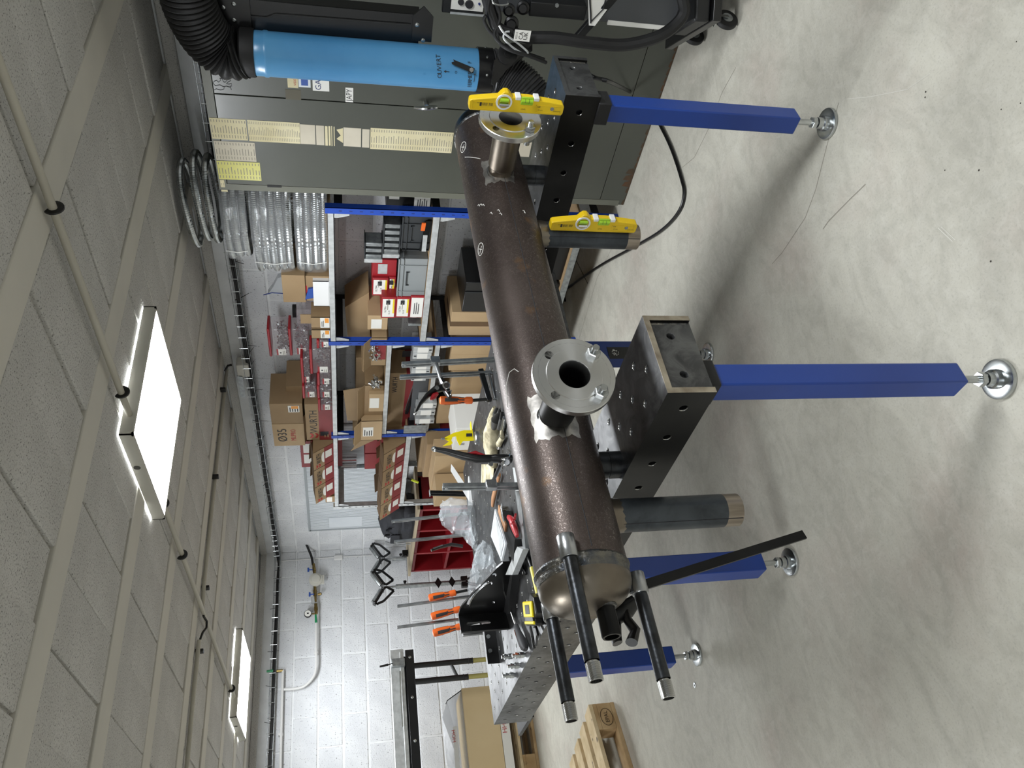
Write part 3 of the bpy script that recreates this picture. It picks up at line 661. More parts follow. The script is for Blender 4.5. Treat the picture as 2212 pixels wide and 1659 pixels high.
for bx0, lab, hh in (((3.261, 3.349, 1.477, 1.582), 'open kraft box with tall back flap and orange label, beside the white tub', 1.640), ((3.364, 3.439, 1.476, 1.583), 'small open kraft box with orange-and-white label, right beside the blue upright', 0)):
    Y0, Y1 = bx0[0], bx0[1]; t = thing('open_carton', (3.08, (Y0+Y1)/2, TOP), lab, 'box', 'small kraft boxes with orange labels'); zt = bx0[3]
    m = MB(); X0 = 3.022; m.box((X0, Y0, TOP+.001), (X0+.003, Y1, zt)); m.box((X0, Y0, TOP+.001), (X0+.12, Y0+.003, zt)); m.box((X0, Y1-.003, TOP+.001), (X0+.12, Y1, zt)); m.box((X0+.117, Y0, TOP+.001), (X0+.12, Y1, zt)); m.box((X0, Y0, TOP+.0005), (X0+.12, Y1, TOP+.003)); bd = part(m, 'body', 'card', t)
    if hh: m = MB(); m.box((X0+.02, Y0, zt), (X0+.023, Y1-.015, hh)); part(m, 'raised_flap', 'card', t)
    q = (Y0+.004, Y1-.004, TOP+.004, TOP+.055); sticker(bd, q, X0); sticker(bd, (Y0+.006, (Y0+Y1)/2, TOP+.008, TOP+.03), X0-.001, 'orange_print', 'orange_print'); lines(bd, (Y0+.005, Y1-.005, TOP+.032, TOP+.052), X0, 2, 'ink')
# --- screw jars
def jar(b, label, X=3.04, dep=.11, z0=None, full=.6):
    Y0, Y1, za, zb = b
    if z0 is not None: za = z0
    h = zb-za; t = thing('screw_jar', (X+dep/2, (Y0+Y1)/2, za), label, 'jar', 'clear screw jars with red lids'); cx, cy = X+dep/2, (Y0+Y1)/2; w = (Y1-Y0)/2
    m = MB(); m.box((X, Y0, za+.001), (X+dep, Y1, zb-.014)); part(m, 'jar_body', 'clear_jar', t, bev=.008)
    m = MB(); m.box((X-.002, Y0-.002, zb-.015), (X+dep+.002, Y1+.002, zb)); part(m, 'lid', 'red_bin', t, bev=.004)
    m = MB(); n = int(46*w/.05)
    for k in range(n):
        c = V((cx+jit(dep/2-.018), cy+jit(w-.014), za+.010+random.uniform(0, h*full))); a = V((jit(1), jit(1), jit(1))).normalized()
        m.lathe(c-a*.010, a, [(0, .0065), (.005, .0065), (.005, .003), (.020, .003)], 6)
    tag(part(m, 'screws', 'zinc', t), kind='stuff')
    q = (Y1-.012-min(.055, 2*w-.02), Y1-.012, za+h*.18, za+h*.62); sticker(t, (q[0], q[1], q[2], q[3]), X-.0008); sticker(t, (q[0], q[1], q[3]-.008, q[3]+.002), X-.0012, 'red_bin', 'red_print')
    m = MB(); hx = (q[0]+q[1])/2; m.lathe((X-.0022, hx+.006, q[2]+(q[3]-q[2])*.6), (-1, 0, 0), [(0, .006), (.0002, .006)], 6); m.obj('bolt_symbol', 'ink', t, smooth=False); lines(t, (q[0], q[1], q[2]+.002, q[2]+(q[3]-q[2])*.45), X-.0012, 2, 'print_grey')
J1 = (3.556, 3.781, 1.480, 1.603); z2 = J1[3]
jar(J1, 'wide clear screw jar on the shelf, directly left of the blue upright', z0=TOP)
jar((3.470, 3.703, 1.604, 1.720), 'clear jar with red lid, lower of the two stacked above the kraft boxes', X=3.12, z0=z2)
jb = (3.470, 3.703, 1.604, 1.720); ja = (3.474, 3.711, 1.723, 1.838)
jar(ja, 'clear half-full jar with red lid, topmost of the whole stack of jars', X=3.12, z0=jb[3], full=.45)
jar((3.463, 3.528, 1.477, 1.558), 'clear jar with white label tucked between the kraft box and the upright', X=3.026, dep=.10, z0=TOP)
Ja = (3.769, 3.883, 1.480, 1.565); jar(Ja, 'small clear screw jar on the shelf, third from the last', X=3.03, z0=TOP)
jar((3.641, 3.882, 1.566, 1.658), 'clear screw jar resting across two jars in the second layer, nearest the upright', X=3.045, z0=max(z2, Ja[3]))
Jb = (3.893, 4.016, 1.479, 1.569); jar(Jb, 'small clear screw jar on the shelf, second from the red-and-brown cartons', X=3.03, z0=TOP)
jar((3.891, 4.014, 1.569, 1.658), 'clear screw jar of the second layer, farthest from the upright', X=3.03, z0=Jb[3]+.001)
jar((4.026, 4.145, 1.481, 1.567), 'small clear screw jar on the shelf, overlapping the big red-and-brown carton', X=3.025, z0=TOP)
# --- big cartons
b = (4.075, 4.322, 1.485, 1.769)
t = carton('red and brown carton standing behind the screw jars', b, X=3.17, dep=.22, z0=TOP, red=.62); text('UP', 'card', t.children[0], (3.168, (b[0]+b[1])/2, TOP+.17), RT, UP, .05)
b = (4.106, 4.513, 1.484, 1.653); bb0 = b
t = carton('big open carton with brown upper half, red lower half and black lettering on the front', b, X=3.05, dep=.33, z0=TOP, red=.52)
text('WURTH', 'ink', t.children[0], (3.05, (b[0]+b[1])/2-.01, TOP+(b[3]-TOP)*.70), RT, UP, .07); wlogo(t.children[0], 3.049, b[1]-.055, TOP+(b[3]-TOP)*.70, .06)
sticker(t.children[0], (b[1]-.10, b[1]-.05, TOP+.03, TOP+.085), 3.049, 'ink', 'up_mark'); lines(t.children[0], (b[1]-.09, b[1]-.03, TOP+.02, TOP+.07), 3.048, 2, 'card')
m = MB(); m.obox((3.05, b[1], b[3]), (.0, -.26, .0), (.03, 0, -.0), (-.02, .0, .012)); part(m, 'torn_flap', 'card_dark', t)
b = (4.124, 4.602, 1.665, 1.870)
t = carton('brown carton with handwritten 35 and orange stamp, stacked on the red-and-brown carton', b, X=3.07, dep=.25, z0=bb0[3]+.014)
y2 = b[0]+(b[1]-b[0])*.46; zc_ = (b[2]+b[3])/2
m = MB(); m.box((3.068, y2, bb0[3]+.015), (3.0695, b[1], b[3])); m.obj('light_panel', 'card_light', t.children[0], smooth=False)
text('Ø35', 'ink', t.children[0], (3.067, (y2+b[1])/2, zc_+.04), RT, (0, .08, 1), .085); text('MUPRO', 'ink_red', t.children[0], (3.067, (y2+b[1])/2, zc_-.03), RT, UP, .048, fit=.13)
q = (b[0]+.02, b[0]+.09, zc_-.08, zc_-.01); sticker(t.children[0], q, 3.069); sticker(t.children[0], (q[0]+.004, q[0]+.03, q[2]+.006, q[3]-.02), 3.068, 'orange_print', 'orange_print'); lines(t.children[0], q, 3.069, 4)
b = (4.748, 5.095, 1.651, 1.774)
t = carton('low red carton with two white labels behind the slanted bins on top', b, X=3.2, dep=.18, m_='red_card', z0=TOP+.06); t.location.z = TOP
m = MB(); m.box((3.2, b[0], TOP+.0005), (3.38, b[1], TOP+.06)); part(m, 'lower_box', 'red_card', t)
for a in (.1, .5): sticker(t.children[0], (b[0]+(b[1]-b[0])*a, b[0]+(b[1]-b[0])*(a+.34), b[3]-.075, b[3]-.02), 3.2)

# --- open-topped bins with a front that leans outward
def bin_(Y0, Y1, z0, h, label, group, over=.085, dep=.30, Xb=3.025):
    t = thing('carton_bin', (Xb+dep/2, (Y0+Y1)/2, z0), label, 'box', group); w = .003; zm = z0+h*.46; f = lambda z: Xb-over*(z-z0)/h
    m = MB(); m.add([(f(zm), Y0, zm), (f(zm), Y1, zm), (f(z0+h), Y1, z0+h), (f(z0+h), Y0, z0+h)]+[(f(zm)+w, Y0, zm), (f(zm)+w, Y1, zm), (f(z0+h)+w, Y1, z0+h), (f(z0+h)+w, Y0, z0+h)], [(3, 2, 1, 0), (4, 5, 6, 7), (0, 1, 5, 4), (1, 2, 6, 5), (2, 3, 7, 6), (3, 0, 4, 7)]); fr = part(m, 'front_panel', 'card', t, smooth=False)
    m = MB(); zb = z0+.001; m.add([(f(zb), Y0, zb), (f(zb), Y1, zb), (f(zm), Y1, zm), (f(zm), Y0, zm)]+[(f(zb)+w, Y0, zb), (f(zb)+w, Y1, zb), (f(zm)+w, Y1, zm), (f(zm)+w, Y0, zm)], [(3, 2, 1, 0), (4, 5, 6, 7), (0, 1, 5, 4), (1, 2, 6, 5), (2, 3, 7, 6), (3, 0, 4, 7)]); part(m, 'front_panel', 'red_card', t, 'red lower front', smooth=False)
    for y in (Y0, Y1-w):
        m = MB(); m.prism([(Xb, z0+.001), (Xb+dep, z0+.001), (Xb+dep, z0+h), (Xb-over, z0+h)], (0, y, 0), (1, 0, 0), (0, 0, 1), (0, w, 0)); part(m, 'side_panel', 'card', t, smooth=False)
    m = MB(); m.box((Xb+dep-w, Y0, z0+.001), (Xb+dep, Y1, z0+h)); part(m, 'back_panel', 'card', t, smooth=False)
    m = MB(); m.box((Xb, Y0, z0+.0005), (Xb+dep, Y1, z0+.004)); part(m, 'base_panel', 'card_dark', t, smooth=False)
    m = MB(); m.obox((f(z0+h)+.02, Y0+.002, z0+h), (.10, 0, .018), (0, Y1-Y0-.004, 0), (0, 0, .002)); m.obox((Xb+dep-.1, Y0+.002, z0+h), (.09, 0, -.012), (0, Y1-Y0-.01, .02), (0, 0, .002)); m.obox((Xb+.05, Y0+.004, z0+h), (.16, 0, 0), (0, .05, .035), (0, 0, .002)); tag(part(m, 'torn_flaps', 'card_dark', t, smooth=False), kind='stuff')
    n = V((-h, 0, -over)).normalized(); u = V((-over, 0, h)).normalized(); ym = (Y0+Y1)/2; P = lambda s_, z: V((f(z), s_, z))+n*.0012
    TXTN = text('WURTH', 'ink', fr, P(ym-.012, z0+h*.72), RT, u, .055, fit=(Y1-Y0)*.55); 
    mm = MB()
    for s_ in (0, 1):
        c = P(Y1-.030, z0+h*(.64+.13*s_))
        for a in (-1, 1): mm.add([c, c+V((0, a*.018, 0))+u*.008, c+V((0, a*.018, 0))+u*.020, c+V((0, a*.002, 0))+u*.012], [(0, 1, 2, 3)])
    mm.obj('logo', 'ink_red', fr, smooth=False)
    mm = MB(); c = P(Y0+.05, z0+h*.10); mm.obox(c, V((0, .085, 0)), u*.05, n*.0006); mm.obj('paper_label', 'paper_white', fr, smooth=False)
    mm = MB(); K = 8; vs = []
    for k in range(K+1):
        q = math.pi*k/K; yy = ym+.062*math.cos(q); zz = z0+h*.46+.0*k
        vs += [P(yy, zz+.001), P(yy, zz+h*.10*math.sin(q)+.006)]
    mm.add(vs, [(2*k, 2*k+1, 2*k+3, 2*k+2) for k in range(K)]); mm.obj('finger_notch', 'paper_white', fr, smooth=False)
    return t
ys = [4.514, 4.736, 4.966, 5.198]
hB = .135
LB = ['slanted carton bin on top of the shelving, nearest the brown 35 carton', 'open carton bin with slanted front on top of the shelving, middle of the three', 'slanted carton bin at the far end of the shelving top']
for k in range(3): bin_(ys[k]+.003, ys[k+1]-.003, TOP, hB, LB[k], 'slanted carton bins on the shelving top')
ys = [4.532, 4.759, 4.988, 5.239, 5.470]
LB = ['open carton bin with slanted front on the lower far shelf, beside the blue upright', 'open carton bin with slanted front on the lower far shelf, second from the blue upright', 'open carton bin with slanted front on the lower far shelf, third from the blue upright', 'open carton bin with slanted front on the lower far shelf, hanging over the black bag']
for k in range(4): bin_(ys[k]+.003, ys[k+1]-.003, .985, .155, LB[k], 'slanted carton bins on the lower far shelf', over=.10)
b = (5.316, 5.480, 1.487, 1.570)
t = carton('small flat kraft box with white label beyond the last bin on top', (5.30, 5.39, TOP, TOP+.07), X=3.06, dep=.14, z0=TOP); sticker(t.children[0], (5.31, 5.38, TOP+.02, TOP+.06), 3.06)

# --- second level, bay by the cabinet
Z1 = .965
def crate(b, X, dep, z0, label, m_, zt=None):
    Y0, Y1 = b[0], b[1]; zt = b[3] if zt is None else zt; h = zt-z0
    t = thing('euro_crate', (X+dep/2, (Y0+Y1)/2, z0), label, 'crate', 'grey stacking crates'); w = .004
    m = MB(); m.box((X+.008, Y0+.008, z0+.001), (X+dep-.008, Y1-.008, z0+.006)); part(m, 'base', m_, t)
    for nm, lo, hi in (('front_wall', (X+.006, Y0+.006, z0+.003), (X+.010, Y1-.006, zt)), ('back_wall', (X+dep-.010, Y0+.006, z0+.003), (X+dep-.006, Y1-.006, zt)), ('side_wall', (X+.006, Y0+.006, z0+.003), (X+dep-.006, Y0+.010, zt)), ('side_wall', (X+.006, Y1-.010, z0+.003), (X+dep-.006, Y1-.006, zt))):
        m = MB(); m.box(lo, hi); part(m, nm, m_, t, smooth=False)
    m = MB()
    for z in (zt-.004, zt-.026): 
        m.box((X, Y0, z-.003), (X+.010, Y1, z)); m.box((X, Y0, z-.003), (X+dep, Y0+.010, z)); m.box((X, Y1-.010, z-.003), (X+dep, Y1, z)); m.box((X+dep-.01, Y0, z-.003), (X+dep, Y1, z))
    tag(part(m, 'rim', m_, t, smooth=False), kind='stuff')
    for y in (Y0+.05, Y1-.053, Y0+.002, Y1-.005): m = MB(); m.box((X, y, z0+.003), (X+.008, y+.003, zt-.004)); part(m, 'rib', m_, t, smooth=False)
    ym = (Y0+Y1)/2; m = MB(); m.box((X-.001, ym-.05, zt-.05), (X+.006, ym+.05, zt-.045)); m.box((X-.001, ym-.05, zt-.062), (X+.006, ym-.046, zt-.045)); m.box((X-.001, ym+.046, zt-.062), (X+.006, ym+.05, zt-.045)); tag(part(m, 'handle_recess', 'dark_grey_plastic', t), kind='stuff')
    return t
b = (2.524, 2.763, 1.004, 1.172); crate((b[0]+.01, b[1], 0, 0), 3.035, .33, Z1, 'open black plastic stacking crate beside the cabinet, metal parts lying in it', 'dark_grey_plastic', Z1+.15)
b2 = (2.818, 3.115, 0.9925, 1.159); crate((b2[0], b2[1], 0, 0), 3.035, .33, Z1, 'open mid-grey plastic stacking crate left of the black crate', 'grey_plastic', Z1+.155)
t = thing('metal_parts', (3.1, b[0]+.1, Z1+.15), 'orange-handled tool and square steel offcuts at the front of the black crate', 'tool')
m = MB(); m.obox((3.026, b[0]+.03, Z1+.004), (.006, 0, 0), (0, .20, .02), (0, 0, .03)); part(m, 'offcut', 'steel_black', t)
m = MB(); m.obox((3.022, b[0]+.12, Z1+.02), (.006, 0, 0), (0, .11, .0), (0, 0, .022)); part(m, 'offcut', 'galv_light', t, 'light square tube')
m = MB(); m.obox((3.020, b[0]+.04, Z1+.034), (.007, 0, 0), (0, .05, .003), (0, 0, .02)); part(m, 'grip', 'orange_grip', t)
for k, (px, lab) in enumerate((((828, 482, 845, 553), 'shallow rack of steel clips lying on the black crate, lower layer'), ((786, 520, 828, 557), 'upper small rack of steel clips with a bright front strip'))):
    q = ((2.611, 2.823, 1.168, 1.203), (2.738, 2.860, 1.200, 1.297))[k]; z0 = Z1+.1515 if k == 0 else q[2]; z1 = q[3]
    if k == 0: kz = z1
    if k == 1: z0 = kz+.001
    t = thing('clip_rack', (3.1, (q[0]+q[1])/2, z0), lab, 'rack', 'racks of steel clips')
    m = MB(); m.box((3.06, q[0], z1-.004), (3.16, q[1], z1)); m.box((3.06, q[0], z0), (3.16, q[1], z0+.004)); part(m, 'frame', 'dark_grey_plastic', t)
    n = 5 if k == 0 else 3
    for i in range(n):
        y = q[0]+(q[1]-q[0])*(i+.15)/n; m = MB(); m.box((3.065, y, z0+.004), (3.15, y+(q[1]-q[0])*.6/n, z1-.004)); part(m, 'clip', 'galv', t, bev=.003)
    m = MB(); m.box((3.055, q[1]-.012, z0), (3.07, q[1]+.012, z1)); part(m, 'end_strip', 'galv_light', t)
# red box stacks
def rbox(b, X, lab, z0, white=True, dep=.2, side=False):
    t = thing('fastener_box', (X+dep/2, (b[0]+b[1])/2, z0), lab, 'box', 'red boxes with white labels')
    m = MB(); m.box((X, b[0], z0+.001), (X+dep, b[1], b[3])); bd = part(m, 'body', 'red_bin', t, bev=.002)
    if white:
        q = (b[0]+.014, b[1]-.012, z0+.008, b[3]-.006); sticker(bd, q, X)
        sticker(bd, (q[0], q[1]-.03, q[2]+.001, q[2]+.010), X-.0012, 'yellow_print', 'yellow_print')
        text('ULTRA', 'ink', bd, (X-.0015, (q[0]+q[1])/2+.01, q[3]-.016), RT, UP, .016); sticker(bd, (q[0]+.010, q[0]+.042, (q[2]+q[3])/2-.008, (q[2]+q[3])/2+.014), X-.0013, 'ink', 'product_picture')
        sticker(bd, (q[0]+.002, q[0]+.008, (q[2]+q[3])/2-.006, (q[2]+q[3])/2+.006), X-.0013, 'print_grey', 'code_print')
        text('15-10', 'ink', bd, (X-.0015, q[1]-.035, (q[2]+q[3])/2-.005), RT, UP, .014); lines(bd, (q[0]+.002, q[1]-.05, q[3]-.034, q[3]-.022), X-.0013, 1, 'print_grey')
    return t
b3 = (2.964, 3.091, 1.089, 1.181)
rL = (3.094, 3.266, 0.998, 1.091); 
t = carton('white-labelled kraft box under the red box stack', (rL[0]+.0, rL[1], Z1, Z1+.075), X=3.03, dep=.18, m_='red_bin', z0=Z1, name='fastener_box', group='red boxes with white labels'); sticker(t.children[0], (rL[0]+.01, rL[1]-.005, Z1+.004, Z1+.07), 3.03); lines(t.children[0], (rL[0]+.02, rL[1]-.02, Z1+.02, Z1+.06), 3.03, 3)
a = (3.103, 3.267, 1.093, 1.186); zA = Z1+.0755
rbox((a[0], a[1], 0, zA+.078), 3.03, 'red box with yellow strip on its label, middle of the stack beside the grey crate', zA)
a = (3.104, 3.272, 1.186, 1.277)
rbox((a[0], a[1], 0, zA+.158), 3.03, 'red box with white label, topmost of the stack beside the grey crate', zA+.0785)
a = (3.008, 3.158, 1.184, 1.275); zC = Z1+.156
rbox((a[0]+.01, a[1]-.005, 0, zC+.04), 3.10, 'red box with white label lying on the grey crate, lower one', zC, dep=.2)
rbox((a[0]+.01, a[1]-.005, 0, zC+.128), 3.09, 'red box with white label lying on the grey crate, upper one', zC+.0405, dep=.2)
a = (2.901, 3.034, 1.182, 1.286)
t = carton('dark red plastic case with a silver label behind the racks of clips', (a[0], a[1]-.01, zC, zC+.13), X=3.11, dep=.2, m_='red_bin', z0=zC, name='fastener_case', cat='case'); sticker(t.children[0], (a[0]+.03, a[1]-.03, zC+.05, zC+.10), 3.11, 'galv_light')
a = (2.457, 2.502, 1.049, 1.229)
t = carton('black printed product box with white pictures, behind the upright beside the cabinet', (2.44, 2.60, Z1, 1.19), X=3.12, dep=.2, m_='black_plastic', z0=Z1, name='product_box'); sticker(t.children[0], (2.45, 2.50, 1.13, 1.18), 3.12); sticker(t.children[0], (2.45, 2.55, Z1+.01, Z1+.09), 3.12); lines(t.children[0], (2.46, 2.56, Z1+.02, Z1+.08), 3.12, 5)
t = thing('steel_blocks', (3.1, 3.27, Z1), 'bright steel blocks and a clear wrapped part at the shelf edge', 'metal parts')
for y, z, w, h in ((3.22, 0, .05, .03), (3.235, .031, .045, .028), (3.33, 0, .018, .075), (3.215, .06, .06, .024)):
    m = MB(); m.box((3.04, y, Z1+z+.0005), (3.09, y+w, Z1+z+h)); part(m, 'block', 'galv', t, bev=.002)
m = MB(); m.box((3.03, 3.17, Z1+.001), (3.08, 3.24, Z1+.028)); part(m, 'wrapped_part', 'clear_wrap', t, bev=.008)
# big open kraft carton under the top shelf
a = (3.243, 3.614, 1.249, 1.404)
t = thing('open_kraft_carton', (3.25, (a[0]+a[1])/2, 1.155), 'large kraft carton with a big hanging flap, right under the top shelf', 'box')
P_ = [(3.180, 3.221, 1.262), (3.180, 3.345, 1.396), (3.180, 3.638, 1.378), (3.180, 3.634, 1.245)]
m = MB(); vs = [V(p) for p in P_]; m.add(vs+[v+V((.18, 0, 0)) for v in vs], [(0, 1, 2, 3), (7, 6, 5, 4), (0, 4, 5, 1), (1, 5, 6, 2), (2, 6, 7, 3), (3, 7, 4, 0)]); part(m, 'flap', 'card', t, smooth=False)
a2 = (3.285, 3.403, 1.176, 1.268)
m = MB(); m.box((3.06, a2[0], 1.1565), (3.3, a2[1], 1.27)); bd = part(m, 'body', 'card_light', t, bev=.002); sticker(bd, (a2[0]+.03, a2[1]-.01, 1.19, 1.25), 3.06)
# --- bay two
Z2, Z3 = 1.155, .868
def openbox(b, X, dep, z0, label, name='open_carton', m_='card', flap=True, red=False, shade='card_dark'):
    Y0, Y1, zt = b[0], b[1], b[3]; t = thing(name, (X+dep/2, (Y0+Y1)/2, z0), label, 'box'); w = .003
    for nm, lo, hi in (('front_panel', (X, Y0, z0+.001), (X+w, Y1, zt)), ('back_panel', (X+dep-w, Y0, z0+.001), (X+dep, Y1, zt)), ('side_panel', (X, Y0, z0+.001), (X+dep, Y0+w, zt)), ('side_panel', (X, Y1-w, z0+.001), (X+dep, Y1, zt)), ('base_panel', (X, Y0, z0+.0005), (X+dep, Y1, z0+w))):
        m = MB(); m.box(lo, hi); part(m, nm, m_, t, smooth=False)
    if flap:
        m = MB(); m.obox((X, Y0, zt), (-.05, 0, .045), (0, Y1-Y0, 0), (.002, 0, .002)); part(m, 'flap', m_, t, smooth=False)
        m = MB(); m.obox((X, Y1, zt), (dep, 0, 0), (0, .05, .05), (0, -.002, .002)); part(m, 'flap', m_, t, smooth=False)
    return t
b = (3.848, 4.235, 1.147, 1.328)
t = carton('dark brown shaded carton deep in the second bay under the top shelf', b, X=3.22, dep=.17, m_='card', z0=Z2); 
b = (3.915, 4.319, 1.173, 1.400); t = openbox((b[0], b[1], 0, Z2+.12), 3.05, .3, Z2, 'large pale kraft carton with raised side panel in the second bay'); 
m = MB(); m.prism([(0, 0), (b[1]-b[0], 0), (b[1]-b[0]-.02, .21), (.06, .235)], (3.055, b[0], Z2+.02), (0, 1, 0), (0, 0, 1), (.004, 0, 0)); part(m, 'raised_panel', 'card', t, smooth=False)
b = (3.972, 4.157, 1.169, 1.249); t = carton('small kraft carton with a white label facing out, in the middle bay', b, X=3.02, dep=.12, m_='card_light', z0=Z2); sticker(t.children[0], (b[0]+.04, b[1]-.04, Z2+.03, Z2+.09), 3.02)
b = (4.237, 4.461, 1.164, 1.295); t = openbox((b[0], b[1], 0, b[3]), 3.0, .28, Z2, 'kraft carton with open lid and white label crossing the third blue upright', m_='card_light'); sticker(t.children[0], (b[0]+.07, b[1]-.05, Z2+.06, b[3]-.012), 3.0); lines(t.children[0], (b[0]+.07, b[1]-.05, Z2+.06, b[3]-.012), 3.0, 4)
m = MB(); m.prism([(0, 0), (0, .10), (.13, .16)], (3.0, b[1], Z2+.05), (0, 1, 0), (0, 0, 1), (.003, 0, 0)); part(m, 'flap', 'card', t, 'hanging side flap', smooth=False)
b = (3.442, 3.697, 1.169, 1.264); t = openbox((b[0], b[1], 0, Z2+.09), 3.03, .3, Z2, 'open carton of bolts with red print just behind the second blue upright')
sticker(t.children[0], (b[0]+.06, b[1]-.06, Z2+.005, Z2+.07), 3.03, 'red_card', 'red_print')
def bolts(c, n, spread, lab, name='loose_bolts'):
    m = MB()
    for k in range(n):
        p = V(c)+V((jit(spread[0]), jit(spread[1]), random.uniform(0, spread[2]))); a = V((jit(1), jit(.5), jit(.6))).normalized(); L_ = .05
        m.lathe(p-a*L_/2, a, [(0, .0085), (.007, .0085), (.007, .005), (L_, .005)], 6)
    return tag(m.obj(name, 'chrome'), lab, 'bolts', None, 'stuff')
bolts((3.035, 3.567, Z2+.045), 36, (.02, .07, .06), 'heap of bright long bolts spilling over the carton front at the second blue upright')
bolts((3.035, 3.871, Z2+.03), 22, (.015, .04, .05), 'smaller heap of bright bolt heads spilling between two kraft cartons')
b = (3.933, 4.612, 1.012, 1.117); t = carton('dark red and brown lettered carton behind the metal boxes under the middle shelf', (b[0], b[1], Z3, Z2-.035), X=3.16, dep=.2, z0=Z3, red=.55); text('WURTH', 'ink', t.children[0], (3.158, b[0]+.12, Z2-.08), RT, UP, .045)
t = thing('steel_tray', (3.12, 4.0, Z3), 'long dark steel tray with profile bars behind the labelled strips', 'tray')
a = (3.877, 4.362, 0.8439, 1.039)
m = MB(); m.box((3.09, a[0], Z3+.0005), (3.3, a[1], Z3+.004)); m.box((3.09, a[0], Z3+.003), (3.094, a[1], Z3+.10)); m.box((3.296, a[0], Z3+.003), (3.3, a[1], Z3+.16)); part(m, 'tray', 'machine_grey', t)
for k in range(4): m = MB(); m.obox((3.12+.035*k, a[0]+.02, Z3+.05), (.02, 0, 0), (0, a[1]-a[0]-.05, .06), (0, 0, .02)); part(m, 'profile_bar', 'galv' if k == 1 else 'steel_black', t)
def strip(b, X, lab, hole='left'):
    t = thing('boxed_rail', (X, (b[0]+b[1])/2, b[2]), lab, 'rail', 'galvanised mounting rails with paper labels')
    m = MB(); m.box((X, b[0], b[2]), (X+.12, b[1], b[3])); bd = part(m, 'body', 'galv_light', t, bev=.001)
    q = b[2]+(b[3]-b[2])*.22; q2 = b[2]+(b[3]-b[2])*.78; sticker(bd, (b[0]+.002, b[1]-.002, q, q2), X)
    m = MB(); zz = b[2]+(b[3]-b[2])*(.12 if hole == 'low' else .88); m.box((X-.0006, (b[0]+b[1])/2-.005, zz-.008), (X-.0001, (b[0]+b[1])/2+.005, zz+.008)); m.obj('slot', 'ink', bd, smooth=False)
for k, (bb_, h_, lab) in enumerate((((3.522, 3.573, 0.8814, 0.998), 'low', 'galvanised rail with a white label beside the second blue upright'), ((3.578, 3.630, 0.8851, 0.9971), 'high', 'galvanised rail with a wide white label, second from the blue upright'), ((3.692, 3.733, 0.8817, 0.9957), 'high', 'galvanised rail with label just above the two upright clamp bars'), ((3.737, 3.769, 0.8812, 0.996), 'low', 'thin galvanised rail touching the upper side of a clamp bar'), ((3.816, 3.844, 0.9012, 0.9941), 'high', 'galvanised rail seen just below the clamp bars'),
        ((4.048, 4.104, 0.8137, 0.9259), 'low', 'labelled rail sticking out under the black clamp lever, nearest of three'), ((4.125, 4.182, 0.8161, 0.9387), 'low', 'labelled rail sticking out under the black clamp lever, middle of three'), ((4.224, 4.278, 0.8138, 0.9412), 'low', 'labelled rail sticking out beside the third blue upright, last of three'))):
    strip((bb_[0], bb_[1], max(bb_[2], Z3+.001) if 0 else bb_[2], bb_[3]), 3.0 if k > 4 else 3.026, lab, h_)
t = thing('slotted_brackets', (3.05, 4.33, Z3), 'stack of grey slotted steel brackets in front of the third blue upright', 'brackets')
a = (4.291, 4.379, 0.8883, 1.013); 
for k in range(3): m = MB(); m.box((2.995+.02*k, a[0]+.005*k, a[2]+.012*k), (3.08+.02*k, a[1], a[2]+.012*k+.009)); bb2 = part(m, 'bracket', 'galv', t, bev=.001)
m = MB(); m.box((2.994, a[0], a[2]-.03), (2.998, a[1]+.0, a[3])); part(m, 'bracket', 'galv', t)
# brown boxes low in the bays
b = (3.251, 3.509, 0.541, 0.7913); t = carton('long brown taped carton on the bottom shelf beyond the black cases', (b[0], 3.45, b[2]-.1, b[3]), X=3.06, dep=.3, m_='card_light', z0=.402, tape=1); t.location.z = .402
b = (3.549, 3.774, 0.5068, 0.7606); t = carton('tan carton with crossed clear tape low beside the second upright', (3.50, b[1], .402, b[3]), X=3.05, dep=.33, m_='card_light', z0=.402, tape=2)
b = (3.787, 4.181, 0.5069, 0.728); t = carton('tan carton with tape along its seam, low in the middle bay', (b[0], b[1], .402, b[3]), X=3.05, dep=.33, m_='card_light', z0=.402, tape=2)
for o, z_, y0_, y1_ in ((bpy.data.objects.get('x'), 0, 0, 0),): pass
m = MB(); m.box((2.99, 4.045, .402), (3.04, 4.264, .80)); pc = m.obj('folded_carton', 'card'); tag(pc, 'flat folded brown carton standing behind the small grey rails', 'box')
b = (3.704, 4.074, 0.7016, 0.7958); 
t = thing('black_cases', (3.1, 3.05, .20), 'matte black case with a lid, nearer the cabinet and partly hidden by the cylinder', 'case', 'black cases under the shelf')
m = MB(); m.prism([(0, 0), (.26, 0), (.26, .33), (.2, .42), (.04, .42), (0, .36)], (3.06, 2.72, .201), (0, 1, 0), (0, 0, 1), (.30, 0, 0)); part(m, 'body', 'black_plastic', t, bev=.004)
m = MB(); m.box((3.055, 2.72, .45), (3.06, 2.98, .455)); part(m, 'latch_line', 'dark_grey_plastic', t)
t = thing('black_cases', (3.1, 3.2, .20), 'matte black folded case with a small brass padlock plate', 'case', 'black cases under the shelf')
m = MB(); m.box((3.05, 3.0, .201), (3.34, 3.235, .74)); part(m, 'body', 'black_paint', t, bev=.004)
m = MB(); m.box((3.045, 3.20, .50), (3.05, 3.23, .53)); part(m, 'lock_plate', 'brass', t)
m = MB(); m.box((3.044, 3.07, .25), (3.049, 3.075, .74)); part(m, 'seam', 'dark_grey_plastic', t)
